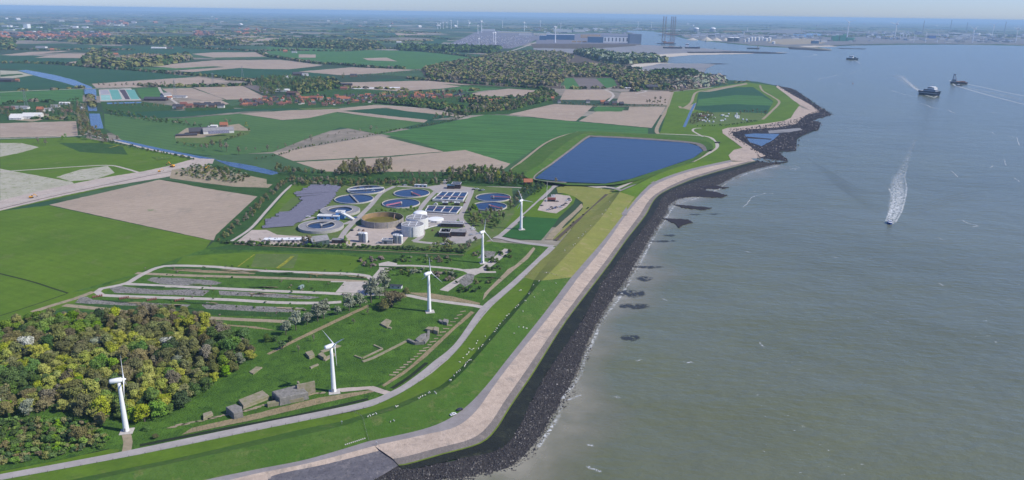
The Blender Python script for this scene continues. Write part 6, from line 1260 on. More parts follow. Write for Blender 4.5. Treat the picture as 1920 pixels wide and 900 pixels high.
# ------------------------------------------------------------------ boulders of the foreshore
def boulders():
    rg = np.random.RandomState(3); out = []
    bV = np.array([(1,0,0),(-1,0,0),(0,1,0),(0,-1,0),(0,0,1),(0,0,-1)], float); bF = np.array([(0,2,4),(2,1,4),(1,3,4),(3,0,4),(2,0,5),(1,2,5),(3,1,5),(0,3,5)])
    rows = [np.array([tuple(v) for v in r]) for r in r_rows]; n = len(rows[0]); Vs = []; Fs = []; mi = []; rn = []; k = 0
    L0 = [np.array([tuple(v) for v in r]) for r in w_rows][1]
    for t in range(20000):
        i = rg.randint(0, n-1); i = int(n*rg.rand()**1.25); u = rg.rand(); v = rg.rand()**0.8*(1.08+.1*math.sin(i*.35)+.06*math.sin(i*1.3))
        a = rows[0][i]; m = rows[1][i]; e = rows[2][i]; j = min(i+1, n-1)
        f = (lambda A, B, C, s: A+(B-A)*(s/0.6) if s < 0.6 else B+(C-B)*((s-0.6)/0.4))
        p = f(a, m, e, v)*(1-u)+f(rows[0][j], rows[1][j], rows[2][j], v)*u
        p = p+np.append(rg.normal(size=2)*0.8, 0); p[2] = max(p[2], -0.1)
        s = rg.uniform(0.3, 0.75)*(1.5 if rg.rand() < 0.1 else 1); q = bV*np.array([s, s*rg.uniform(.6, 1), s*rg.uniform(.5, .9)])*rg.uniform(.75, 1.25, (6, 1)); an = rg.uniform(0, 6.28); c, s_ = math.cos(an), math.sin(an)
        q = np.stack([q[:, 0]*c-q[:, 1]*s_, q[:, 0]*s_+q[:, 1]*c, q[:, 2]], 1)+p+np.array([0, 0, s*.15]); Vs.append(q); Fs.append(bF+6*k); k += 1; rn.append(np.full(6, rg.rand()))
    V = np.concatenate(Vs); Fc = np.concatenate(Fs); me = bpy.data.meshes.new('foreshore_boulders'); me.from_pydata(V.tolist(), [], Fc.tolist())
    g = N('boulder_stone'); at = g.n('Attribute', attribute_name='rnd'); cr = g.n('ValToRGB'); g.l(at.outputs['Fac'], cr.inputs[0]); cr.color_ramp.interpolation = 'CONSTANT'; e = cr.color_ramp.elements; e[0].color = (.03, .028, .03, 1); e[0].position = 0
    for p_, c_ in ((.45, (.045, .042, .042)), (.78, (.08, .073, .07)), (.92, (.15, .135, .12)), (.975, (.27, .25, .22))):
        x = e.new(p_); x.color = (*c_, 1)
    e[len(e)-1].color = (.27, .25, .22, 1)
    me.materials.append(g.surf(cr.outputs[0], .7, .4)); me.update(); a_ = me.attributes.new('rnd', 'FLOAT', 'POINT'); a_.data.foreach_set('value', np.concatenate(rn))
    tag(link(bpy.data.objects.new('foreshore_boulders', me)), 'dark boulders piled along the foot of the sea dike', 'boulders', kind='stuff')
boulders()
def outer_rocks():
    rg = np.random.RandomState(9); poly = [(W(x, y, 0).x, W(x, y, 0).y) for x, y in [(1415,303),(1457,308),(1478,303),(1460,285),(1493,282),(1493,262),(1510,252),(1535,243),(1539,230),(1522,226),(1559,215),(1547,207),(1510,182),(1487,167),(1453,160),(1520,198),(1530,208),(1490,225),(1400,240),(1366,243),(1366,255),(1400,275),(1420,290)]]
    pool = [(W(x, y, 0).x, W(x, y, 0).y) for x, y in [(1394,251),(1418,248),(1500,240),(1505,244),(1462,253),(1450,263),(1428,275),(1404,267)]]
    xs = [q[0] for q in poly]; ys = [q[1] for q in poly]; V = []; Fc = []; n = 0; mi = []
    while n < 2600:
        x, y = rg.uniform(min(xs)-8, max(xs)+8), rg.uniform(min(ys), max(ys))
        if inpoly(x, y, pool): continue
        if not (inpoly(x, y, poly) or (rg.rand() < .25 and inpoly(x-6, y, poly))): continue
        s = rg.uniform(1.0, 2.8); k = len(V)
        V += [(x+s, y, .5), (x-s, y, .5), (x, y+s*.8, .5), (x, y-s*.8, .5), (x+rg.uniform(-.3, .3), y, .5+s*.7)]; Fc += [[k, k+2, k+4], [k+2, k+1, k+4], [k+1, k+3, k+4], [k+3, k, k+4]]; mi += [0 if rg.rand() < .85 else 1]*4; n += 1
    o = mesh_obj('outer_boulders', V, Fc, [BKd, RV2], None, False, mi); tag(o, 'black boulders and weed over the foreshore of the headland', 'boulders', kind='stuff')
outer_rocks()
# ------------------------------------------------------------------ foam and wakes
def foam(name, dens, scale, col=(.75, .78, .78)):
    if name in MATS: return MATS[name]
    g = N(name); P = g.pos(); mp = g.map(P, scale=(1, 1, 1)); at = g.n('Attribute', attribute_name='edge')
    a = g.ramp(g.noise(mp, scale, 5, .7, .6), 1-dens-.1, 1-dens+.07); a2 = g.math('MULTIPLY', a, at.outputs['Fac'], True); MATS[name] = g.surf(col, .6, .3, alpha=a2); return MATS[name]
def wake(pts, mat, name='wake', z=.16, step=4):
    """pts: (px, py, half width in metres, strength)"""
    P = [(W(x, y, z), w, s) for x, y, w, s in pts]; V = []; A = []; Fc = []; C = []
    for i in range(len(P)-1):
        k = max(1, int((P[i+1][0]-P[i][0]).length/step))
        for j in range(k): t = j/k; C.append((P[i][0].lerp(P[i+1][0], t), P[i][1]*(1-t)+P[i+1][1]*t, P[i][2]*(1-t)+P[i+1][2]*t))
    C.append(P[-1]); n = 4
    for i, (p, w, s) in enumerate(C):
        d = C[min(i+1, len(C)-1)][0]-C[max(i-1, 0)][0]; nn = Vector((-d.y, d.x, 0)).normalized()
        for q in range(n+1): u = q/n*2-1; V.append(p+nn*w*u); A.append(s*(1-abs(u)**3*.8) if 0 < i < len(C)-1 else 0)
    for i in range(len(C)-1):
        for q in range(n): a = i*(n+1)+q; Fc.append([a, a+1, a+n+2, a+n+1])
    o = mesh_obj(name, V, Fc, mat); t = o.data.attributes.new('edge', 'FLOAT', 'POINT'); t.data.foreach_set('value', A); tag(o, kind='structure'); return o
FO = foam('foam_dense', .47, .3); FS = foam('foam_streak', .5, .35, (.6, .63, .64)); FW_ = foam('foam_wash', .45, .12, (.45, .5, .52))
wake([(1669,420,4,1),(1674,405,7,1),(1680,385,9.5,.95),(1684,365,11,.8),(1683,348,11,.6),(1682,333,8,.3),(1692,318,3,.15)], FO)
wake([(1661,415,1.2,1),(1668,396,1.5,.9),(1676,372,1.6,.8),(1666,352,1.5,.6)], FO, z=.2); wake([(1679,417,1.2,1),(1691,395,1.5,.9),(1698,368,1.6,.8),(1700,352,1.6,.6),(1696,330,1,.4),(1702,310,1,.3)], FO, z=.2)
wake([(1684,345,10,.7),(1692,318,7,.6),(1704,290,5,.45),(1716,262,4,.25)], FW_, z=.13)
wake([(1780,150,2,1),(1790,160,5,.9),(1830,172,6,.75),(1870,183,7,.6),(1925,197,8,.5)], FS); wake([(1811,157,4,1),(1840,163,5,.9),(1880,172,5,.8),(1925,181,6,.7)], FS); wake([(1800,162,12,.6),(1850,172,16,.5),(1925,189,20,.4)], FW_, z=.13)
wake([(1732,175,6,1),(1715,165,8,.8),(1700,152,10,.5),(1690,142,12,.3)], FS); wake([(1735,178,5,1),(1752,183,4,1),(1760,178,3,.7)], FO); wake([(1728,172,14,.6),(1700,155,22,.5),(1680,140,26,.3)], FW_, z=.13)
wake([(1602,113,3,.9),(1608,116,4,.7),(1614,120,4,.4)], FS); wake([(1398,90,5,1),(1420,91,6,1),(1440,90,5,.6)], FO); wake([(1420,93,4,.7),(1460,95,4,.4)], FS)
wake([(1504,100,3,.8),(1525,101,5,1),(1532,103,4,1),(1515,106,4,.8),(1500,107,3,.4)], FS)
for pts in [[(1400,378),(1410,370),(1425,364),(1450,362)],[(1392,390),(1400,382),(1407,374)],[(1478,312),(1492,310),(1500,314),(1488,318)],[(1481,318),(1490,316),(1497,317)],[(1535,215),(1550,216),(1562,217)],[(1800,411),(1815,418),(1835,424),(1820,425)],[(1870,298),(1885,300),(1886,310)],[(1855,315),(1862,311),(1872,312)],[(1887,255),(1908,258),(1912,272)],[(1858,247),(1865,252)],[(1725,303),(1740,305)],[(1783,320),(1790,326),(1795,332)],[(1900,332),(1912,342)],
    [(1533,150),(1545,146),(1560,143),(1580,139)],[(1590,138),(1600,136),(1612,132)],[(1655,130),(1660,129)],[(1680,128),(1700,125)],[(1570,155),(1580,158)],[(1673,170),(1690,175),(1720,181)],[(1725,193),(1745,200),(1760,203)],[(1775,205),(1790,213)],[(1440,200),(1450,206)],[(1380,122),(1392,123)],[(1408,146),(1416,148)],[(1410,360),(1425,358)],[(1860,10+200),(1870,213)],[(1425,640),(1432,652)],[(1285,681),(1295,679),(1300,680)],[(1150,743),(1162,746)],[(1098,832),(1115,836)],[(1098,874),(1112,880),(1130,886)],[(1205,674),(1190,677)],[(1760,445),(1772,452)],[(1090,740),(1075,746),(1055,752)],[(1660,600),(1668,606)],[(1885,560),(1895,563)],[(1760,530),(1768,537)],[(1395,470),(1408,474)],[(1560,480),(1572,484)],[(1240,560),(1252,563)]]:
    n = len(pts); wake([(x+R.uniform(-1.5, 1.5), y+R.uniform(-1, 1), (1.1 if y > 250 else 2.4)*(.5 if i in (0, n*3-1) else R.uniform(.5, 1.3)), .62) for i, (x, y) in enumerate(densify(pts, False, 5, 0, 1))], FS, 'foam_streak', .14, 1.5)
# shore foam along the waterline
wl = [(x+4, y+2) for x, y in WL[7:]]; wake([(x, y, 1.6, .6+.4*math.sin(i*2.1)) for i, (x, y) in enumerate(wl)], foam('foam_shore', .46, .3, (.7, .72, .7)), 'shore_foam', .15, 3)
def ridge(pts, w=1.6, h=.35):
    P = smoothline([W(x, y, .05) for x, y in pts], 4); V = []; Fc = []
    for i, p in enumerate(P):
        d = P[min(i+1, len(P)-1)]-P[max(i-1, 0)]; nn = Vector((-d.y, d.x, 0)).normalized(); f = math.sin(math.pi*i/(len(P)-1))
        V += [p-nn*w, p+Vector((0, 0, h*f)), p+nn*w]
    for i in range(len(P)-1): Fc += [[3*i, 3*i+1, 3*i+4, 3*i+3], [3*i+1, 3*i+2, 3*i+5, 3*i+4]]
    o = mesh_obj('bow_wave', V, Fc, SEA, None, True); o['kind'] = 'structure'
for k in range(6): ridge([(1662-k*3, 412-k*7), (1640-k*5, 396-k*8), (1605-k*8, 372-k*9), (1570-k*9, 348-k*9), (1540-k*8, 322-k*8)], 1.3, .5)
for k in range(4): ridge([(1690+k*6, 412-k*7), (1730+k*8, 396-k*7), (1790+k*8, 378-k*6), (1850+k*8, 370-k*5)], 1.3, .4)
# dark weed patches in the shallows
for g_ in [[(1190,497),(1210,498),(1238,500),(1232,504),(1206,502)],[(1158,551),(1175,552),(1188,541),(1200,540),(1205,550),(1195,557),(1170,558)],[(1165,574),(1185,567),(1205,568),(1212,574),(1190,578),(1168,580)],[(1198,515),(1205,518),(1218,524),(1210,528),(1202,524)],[(1219,450),(1235,449),(1262,451),(1250,455),(1230,453)],[(1168,625),(1185,632),(1194,638),(1180,635)],[(1296,400),(1310,401),(1305,404)],[(1248,440),(1262,438),(1258,444)],[(1330,399),(1345,400),(1338,403)]]:
    cx = sum(q[0] for q in g_)/len(g_); cy = sum(q[1] for q in g_)/len(g_); x0 = min(q[0] for q in g_); x1 = max(q[0] for q in g_); hh = (max(q[1] for q in g_)-min(q[1] for q in g_))*1.25*mpp(cx, cy)
    wake([(x0-6, cy-1, hh*.3, 0), (x0, cy, hh*.7, 1), (cx, cy+1, hh, 1.2), (x1, cy, hh*.7, 1), (x1+8, cy+1, hh*.3, 0)], foam('weed_smudge', .5, .16, (.03, .035, .04)), 'weed_patch', .17, 2)
# ------------------------------------------------------------------ vessels
HULLD = plain('hull_dark', (.03, .045, .08), .4, .4, .1); HULLB = plain('hull_blue', (.02, .07, .28), .3, .5, .05); RUST = plain('rusty_deck', (.42, .22, .15), .9, .1, .3, .2); GRB2 = plain('ship_grey', (.3, .34, .4), .5, .3, .1); HULLR = plain('hull_red', (.3, .06, .05), .6, .3, .1)
def hull_pts(L, B, bow=.28, n=7):
    R_ = [(-L/2, B/2*.85), (-L/2+L*.08, B/2)]; R_ += [(L/2-L*bow+L*bow*k/n, B/2*math.cos(math.pi/2*(k/n)**1.3)) for k in range(n)]; P = R_+[(L/2, 0)]; return P+[(x, -y) for x, y in reversed(R_)]
def ship(name, px, py, L, B, D, hd, lb, hull, deck, houses, cat='ship', masts=(), funnel=None, extra=None):
    t = thing(name, lb, cat, W(px, py, .05), hd); P = hull_pts(L, B); n = len(P); vs = [(x*.93, y*.8, -.6) for x, y in P]+[(x, y, D*.75) for x, y in P]+[(x*1.01, y*1.02, D+(max(0, x/L-.2)*D*.7)) for x, y in P]
    m = mesh_obj('hull', vs, [[i, n+i, n+(i+1) % n, (i+1) % n] for i in range(n)]+[[n+i, 2*n+i, 2*n+(i+1) % n, n+(i+1) % n] for i in range(n)], hull, t)
    d = [(x*.98, y*.96) for x, y in P]; b = MB(); b.prism(d, D*.5, D*.42); b.build('deck', deck, t)
    for (x, w, l, h0, h, mt) in houses:
        b = MB(); b.box(x, 0, h0, l, w, h, 0, .94); hs = b.build('deckhouse', mt, t)
        q = MB(); q.box(x, 0, h0+h*.62, l*1.0, w*1.0, h*.2); q.build('window_band', GLASS, hs)
    for (x, y, h0, h) in masts:
        b = MB(); b.beam((x, y, h0), (x, y, h0+h), max(.3, h*.04)); b.beam((x, y-h*.18, h0+h*.7), (x, y+h*.18, h0+h*.7), max(.2, h*.03)); b.build('mast', STEEL, t)
    if funnel: b = MB(); b.box(funnel[0], funnel[1], funnel[2], 3.5, 3, 5, 0, .8); b.build('funnel', DARK, t)
    return t
a_ = math.radians(-58)
t = ship('ferry', 1743, 178, 72, 24, 13, a_, 'dark blue and white vessel with a broad white bridge heading towards the viewer', HULLD, WHITE, [(2, 20, 42, 13, 7, GRB2), (6, 20, 24, 20, 7, WHITE), (4, 24, 14, 27, 1.6, WHITE)], masts=((4, 0, 28, 9), (0, 5, 28, 6)))
t = ship('work_barge', 1797, 157, 62, 26, 7, math.radians(164), 'brown decked work barge with a tall blue grey tower and a long white wake', HULLD, RUST, [(18, 18, 12, 7, 9, STEEL), (-14, 16, 16, 7, 4, RUST), (2, 20, 14, 7, 2.5, RUST)], 'barge', masts=((-24, 0, 7, 9),))
b = MB()
for sx in (-1, 1):
    for sy in (-1, 1): b.beam((16+sx*6, sy*6, 14), (19+sx*2.5, sy*2.5, 36), 1.1)
for k in range(4): b.box(16+k*.8, 0, 17+k*5, 12-k*2, 11-k*2, 1)
b.build('spud_tower', STEEL, t); b = MB(); b.box(19, 0, 34, 7, 7, 4); b.build('tower_head', STEEL, t)
ship('tugboat', 1798, 161, 22, 8, 3, math.radians(172), 'small dark tug pushing alongside the brown work barge', HULLD, DARK, [(2, 5, 7, 3, 4, WHITE)], 'tug')
t = ship('pilot_boat', 1668, 419, 13, 5.4, 2.2, math.radians(-110), 'small blue and white motor boat ahead of a wide foaming wake', HULLB, WHITE, [(-.5, 3.6, 4.6, 2.1, 2.2, WHITE), (-2.6, 3, 2, 2.1, 1.8, HULLB)], 'boat', masts=((-1, 0, 4.2, 2.2),))
ship('coaster', 1598, 112, 70, 22, 10, math.radians(-35), 'lone dark hulled vessel far out with a white deckhouse', HULLD, DARK, [(-8, 18, 22, 10, 14, WHITE), (16, 14, 12, 10, 7, STEEL)], masts=((5, 0, 14, 12),))
ship('cargo_ship', 1298, 91, 118, 26, 12, math.radians(-8), 'dark ship with a white bridge at its left end moored right of the jack-up rig', HULLD, HULLR, [(-42, 22, 26, 12, 26, WHITE)], masts=((38, 0, 12, 30), (-42, 0, 38, 14)))
ship('barge', 1261, 91, 150, 26, 11, math.radians(-6), 'long dark barge lying in front of the jack-up rig', HULLD, RUST, [(60, 14, 10, 11, 8, STEEL), (-10, 16, 40, 11, 4, RUST)], 'barge')
ship('tanker', 1412, 91.5, 100, 20, 7, math.radians(178), 'low tanker with a reddish stern house passing the breakwater', HULLD, HULLR, [(-38, 16, 14, 7, 12, OFFW)]); ship('tugboat', 1340, 91, 16, 6, 3, 0, 'tiny dark boat in the harbour basin', HULLD, DARK, [(0, 4, 5, 3, 4, DARK)], 'boat')
t = thing('channel_buoy', 'tiny dark red buoy in open water below the lone vessel', 'buoy', W(1599,157,0)); b = MB(); b.cyl(0, 0, 0, 1.8, 1.2, n=12); b.build('float', HULLR, t); b = MB(); b.cyl(0, 0, 1.2, 1.0, 4, .3, 8); b.build('topmark', HULLR, t)
def rig(px, py, legs, topy, hw, lb, hd=0):
    m_ = mpp(px, py); t = thing('jack_up_rig', lb, 'jack-up rig', W(px, py, 0), hd); w = hw*m_
    b = MB(); b.prism([(-w*.5, -16), (w*.3, -18), (w*.5, -4), (w*.5, 14), (-w*.4, 16)], 9, 9); b.build('hull', HULLD, t)
    b = MB(); b.box(w*.1, 0, 18, w*.5, 22, 10); b.box(-w*.1, 4, 28, w*.2, 14, 6); b.build('accommodation', RUST, t); b = MB(); b.cyl(-w*.62, -4, 20, 13, 1.6, n=10); b.beam((-w*.5, 0, 12), (-w*.62, -4, 20), 1.6); b.build('helideck', STEEL, t)
    H_ = (py-topy)*m_
    for x in legs:
        X = (x-px)*m_; q = MB(); e = 4.2
        for sx, sy in ((-1, -1), (1, -1), (0, 1.2)): q.beam((X+sx*e, sy*e, -1), (X+sx*e, sy*e, H_), 1.5)
        nb = int(H_/9)
        for k in range(nb):
            z0, z1 = k*9, k*9+9
            for (ax, ay), (bx, by) in (((-1, -1), (1, -1)), ((1, -1), (0, 1.2)), ((0, 1.2), (-1, -1))): q.beam((X+ax*e, ay*e, z0), (X+bx*e, by*e, z1), .7)
        q.build('leg', plain('rig_leg', (.26, .2, .2), .7, .2, .2, .05), t)
    b = MB(); b.beam((w*.1, 0, 28), (w*.3, 0, 60), 1.6); b.beam((w*.1, 0, 28), (w*.12, 0, 50), 1.2); b.build('crane_boom', STEEL, t)
rig(1249, 85, (1241, 1245.5, 1256, 1259.5, 1263), 33, 36, 'jack-up rig with tall lattice legs standing in the harbour basin')
rig(1256, 68, (1242, 1262), 58, 44, 'dark rig hull moored behind the tall legged rig')
# ------------------------------------------------------------------ harbour
LOT = land('parking_asphalt', (.19, .185, .22), (.16, .155, .19), None, .01, fine=.2)
sheet('car_storage_lot', [(826,90),(893,60),(905,56),(1000,62),(1010,72),(985,84),(958,91)], LOT, z=.5); sheet('quay', [(1005,82),(1006,66),(1180,60),(1202,66),(1201,83),(1100,82)], LOT, z=.45)
sheet('quay', [(1270,64),(1300,58),(1500,56),(1640,60),(1925,66),(1925,83),(1700,81.5),(1600,83),(1530,86),(1500,88),(1440,86),(1400,83),(1330,76),(1286,71)], land('harbour_ground', (.2, .19, .2), (.16, .17, .17), None, .003, fine=.3), z=.5)
strip('sea_wall', [(1530,86),(1600,84.3),(1700,82.7),(1800,82.3),(1925,84.6)], 24, BKd, z=2); flds(BKd, 'groyne', ); sheet('beach', [(1498,86.5),(1555,84.5),(1570,87),(1520,89)], S6, z=1); sheet('breakwater', [(1478,88),(1520,90.5),(1560,94.5),(1540,95),(1480,91.5)], BKd, z=2); sheet('groyne', [(1570,90),(1624,91),(1622,92),(1575,91)], BKd, z=1.5)
sheet('dock', [(1490,62),(1540,63),(1543,67),(1510,70),(1484,68)], CAN, z=1)
flds(S5, 'heath', [(1450,74),(1500,72),(1560,75),(1540,82),(1470,84),(1440,80)])
def hb(name, px, py, wpx, hpx, col, lb, roof=None, depth=30, cat='building', group=None, arch=0, wins=0, z=.5):
    m_ = mpp(px, py); w, h = wpx*m_, hpx*m_; p = W(px, py, z); t = thing(name, lb, cat, (p.x, p.y+depth/2, z), 0, group); b = MB(); b.box(0, 0, 0, w, depth, h); b.build('wall', col, t)
    r_ = MB()
    if arch: r_.gable(w, depth, h, arch*m_, 1)
    else: r_.box(0, 0, h, w+1, depth+1, max(.6, h*.08))
    r_.build('roof', roof or GREYR, t)
    for k in range(wins): q = MB(); q.box(-w/2+w*(k+.5)/wins, -depth/2-.3, h*.22, w/wins*.28, .8, h*.58); q.build('door', DARK, t)
    return t
DKB = plain('dark_blue_cladding', (.03, .10, .22), .6, .3, .1, .02); GRB = plain('grey_blue_cladding', (.16, .2, .27), .7, .3, .1, .02); CRM = plain('cream_cladding', (.62, .56, .42), .8, .2, .1, .05); GRN = plain('green_cladding', (.03, .22, .13), .6, .3, .1, .05); LGR = plain('light_green_cladding', (.15, .42, .22), .6, .3, .1, .05); ORG = plain('stack_orange', (.55, .36, .17), .8, .2, .2, .05)
hb('warehouse', 1051, 74.5, 52, 9, DKB, 'long dark blue shed with a white roof edge beside the car lot', WHITE, 80); hb('warehouse', 1018, 75, 13, 8, DKB, 'dark blue portal building at the left end of the long shed', WHITE, 30)
hb('shipyard_hall', 1117, 80, 28, 10, DKB, 'dark blue hall left of the white shipyard hall', GREYR, 80); hb('shipyard_hall', 1155, 80, 48, 11, WHITE, 'white shipyard hall with seven dark tall doors', GRB, 90, wins=7); hb('shipyard_hall', 1191, 82, 22, 16, GRB, 'grey blue shipyard block right of the white hall', GRB, 110)
for x, y, w, h, lb in [(965,62,62,2.2,'long white shed above the car lot'),(1018,66,34,3,'cream white shed above the car lot, right'),(985,66,24,2,'lower dark fronted shed in the car lot'),(915,58,26,3,'cluster of white sheds at the upper car lot'),(1046,61,16,5,'left pale sloping roofed hall behind the blue shed'),(1063,61,18,5,'right pale sloping roofed hall behind the blue shed'),(1085,60,20,4,'pale hall left of the orange stacks')]: hb('warehouse', x, y, w, h, CRM if 'cream' in lb or 'long white' in lb else OFFW, lb, OFFW, 60)
for i in range(11): hb('cargo_stack', 1090+i*3.4, 71, 2.6, 5.5, ORG, 'tall orange brown cargo stack in the row behind the shipyard halls', ORG, 20, 'cargo stack', 'cargo stacks behind the shipyard')
for i, x in enumerate((1076,1086,1096)): hb('cargo_stack', x, 79, 8, 2.2, ORG, 'low orange cargo row in front of the dark blue hall, %s' % ('left', 'middle', 'right')[i], CRM, 14, 'cargo stack', 'low cargo rows')
def tank(px, py, rpx, hpx, lb, col, dome=0, group=None): m_ = mpp(px, py); t = thing('storage_tank', lb, 'tank', W(px, py, .5), 0, group); b = MB(); b.cyl(0, 0, 0, rpx*m_, hpx*m_, n=20, cap=not dome); b.build('shell', col, t, False); b = MB(); b.dome(0, 0, hpx*m_, rpx*m_*1.02, max(dome, .5)*m_, 20, 3); b.build('roof', WHITE, t)
tank(1305,60,5,6,'left grey domed tank on the far bank of the basin',STEEL,2.4); tank(1336,60,5.4,6,'right grey domed tank on the far bank of the basin',STEEL,2.4); tank(1369.5,78,6,7,'left dark tank with a white lid by the quay',DARK,1.2); tank(1380,78,6,7,'right dark tank with a white lid by the quay',DARK,1.2)
for x, y, r, h in [(1402,78,3,6),(1408,77,3,7),(1414,77,3,7),(1421,76,3.5,6),(1428,76,3.5,6),(1435,77,4,5),(1442,77,3.5,6),(1450,82,3,3.5),(1396,79,2,4),(1832,66,5,3.5),(1853,67,5,3),(1790,66,12,3.5)]: tank(x, y, r, h, 'white tank in the tank farm right of the dark pair' if x < 1500 else 'white lidded tank in the refinery on the far right', OFFW if x != 1790 else DARK, .7, 'white tanks of the far harbour')
for x, y, w, h, lb in [(1325,76,24,7,'tallest sand heap on the far quay'),(1343,76,22,5.5,'sand heap right of the tallest one'),(1298,75,22,4,'pale sand heap at the left quay end'),(1360,76,14,5,'sand heap beside the dark tanks')]:
    m_ = mpp(x, y); o = MB(); o.cyl(0, 0, 0, w*m_/2, h*m_, 2, 14); q = o.build('sand_heap', S6); q.location = W(x, y, .5); tag(q, lb, 'sand heap')
for x, y, w, h, c, lb in [(1373,62,34,3.5,ORG,'yellowish wall of stacked cargo on the far bank'),(1320,66,44,1.8,OFFW,'long low white shed on the far bank'),(1365,67,38,1.8,OFFW,'second long low white shed on the far bank'),(1566,77,11,8.5,GRN,'left green silo block by the tall turbine'),(1580,77,11,9.5,GRN,'middle green silo block by the tall turbine'),(1571,73,5,6,LGR,'light green silo tower, left'),(1584,74,4,9,LGR,'light green silo tower, right'),(1594,77,12,6,GRN,'right green silo block by the tall turbine'),(1600,75,5,4,LGR,'small light green hopper'),(1555,63,22,3.5,GREYR,'grey sloping roofed hall, left'),(1572,64,24,3.5,GREYR,'grey sloping roofed hall, right'),(1748,72,13,5,HULLB,'bright blue block in the refinery'),(1529,82,12,5,DKB,'dark box building on the point'),(1545,79,11,4,OFFW,'white building on the point'),(1640,66,20,2.5,GREYR,'low hall left of the chemical plant')]: hb('warehouse', x, y, w, h, c, lb, c if c in (GRN, LGR, ORG) else None, 40)
def chimney(px, py, hpx, wpx, lb, mat): m_ = mpp(px, py); t = thing('chimney', lb, 'chimney', W(px, py, .5)); b = MB(); b.cyl(0, 0, 0, wpx*m_/2, hpx*m_, wpx*m_*.32, 12); b.build('shaft', mat, t); b = MB(); b.ring(0, 0, hpx*m_*.97, wpx*m_*.25, wpx*m_*.4, hpx*m_*.03, 12); b.build('rim', DARK, t)
for x, y, h, w, lb, m_ in [(1401,59,7,1.6,'short white chimney behind the tank farm',OFFW),(1394,68,9,2.6,'white conical tower behind the tank farm',OFFW),(1729,66,26,1.6,'tallest dark chimney of the refinery',STEEL),(1781,60,21,1.5,'second dark chimney of the refinery',STEEL),(1811,62,19,1.2,'thin chimney between the two flat tanks',STEEL),(1882,66,24,1.4,'chimney at the right of the refinery',STEEL),(1718,66,10,1.2,'short chimney left of the tallest one',STEEL),(1760,68,13,1,'short chimney right of the blue block',STEEL),(1502,60,8,.8,'thin chimney by the small dock',STEEL),(1530,60,10,.8,'second thin chimney by the small dock',STEEL)]: chimney(x, y, h, w, lb, m_)
def crane(px, py, h, ang, lb): m_ = mpp(px, py); t = thing('harbour_crane', lb, 'crane', W(px, py, .5)); b = MB(); e = 2; b.beam((-e, 0, 0), (0, 0, h*m_*.5), 2.4); b.beam((e*3, 0, 0), (0, 0, h*m_*.5), 2.4); b.build('tower', DKB, t); b = MB(); b.beam((-h*m_*.25, 0, h*m_*.35), (math.cos(ang)*h*m_*.6, 0, h*m_*.5+math.sin(ang)*h*m_*.6), 3); b.build('boom', DKB, t)
crane(1152,52,13,.8,'blue harbour crane with a raised boom on the far quay'); crane(1168,64,9,1.3,'dark crane behind the shipyard halls'); crane(1147,50,10,1.5,'upright crane left of the raised boom'); crane(1323,79,5,1.2,'small crane beside the moored ship')
for x, y, h in [(1127,52,20),(1131,52,20),(1165,50,16),(1170,50,16)]: lattice(x, y, h*mpp(x, y), 14, 'thin lattice tower far behind the shipyard, %s of four' % {1127: 'first', 1131: 'second', 1165: 'third', 1170: 'last'}[x], 'tower', 'lattice_tower', 0)
fill = [(OFFW, 7), (GREYR, 3), (GRB, 3), (CRM, 1.5), (BRICK, 1), (STEEL, 2), (WHITE, 4), (DARK, .6)]
def filler(n, x0, x1, yf, sy, w, h, where, group):
    for i in range(n):
        x = R.uniform(x0, x1); y = yf(x)+R.uniform(-sy, sy); c = pick(fill); nm = {OFFW: 'pale', GREYR: 'grey', GRB: 'blue grey', CRM: 'cream', BRICK: 'brown', STEEL: 'grey metal', WHITE: 'white', DARK: 'dark'}[c]
        hb('factory_building', x, y, R.uniform(*w), R.uniform(*h), c, '%s building %s' % (nm, where), None, R.uniform(15, 50), 'building', group)
filler(60, 1000, 1180, lambda x: 58, 4, (3, 11), (1, 3), 'in the harbour yards behind the shipyard', 'far harbour buildings')
filler(34, 1180, 1300, lambda x: 56, 1.2, (3, 12), (.8, 2.2), 'on the far quay behind the jack-up rig', 'far quay buildings')
filler(64, 1285, 1500, lambda x: 67+(x-1285)*.012, 4, (3, 12), (.8, 2.6), 'on the far bank around the tank farm', 'far bank buildings')
filler(34, 1500, 1630, lambda x: 72, 7, (3, 9), (.8, 2.8), 'around the green silos', 'buildings near the green silos')
filler(80, 1628, 1725, lambda x: 69, 8, (2, 8), (1, 4), 'in the pale chemical plant', 'chemical plant buildings')
filler(80, 1725, 1922, lambda x: 73, 7, (3, 14), (.8, 3), 'in the refinery at the far right', 'refinery buildings')
for x in (1690,1696,1702): 
    m_ = mpp(x, 70); t = thing('pipe_bridge', 'curved white pipe arch of the chemical plant', 'pipe', W(x, 72, .5), 0, 'white pipe arches'); b = MB(); pr = [(math.cos(a)*3*m_, 0, math.sin(a)*9*m_) for a in [math.pi*k/8 for k in range(9)]]
    for p, q in zip(pr, pr[1:]): b.beam(p, q, 4)
    b.build('pipe', WHITE, t)
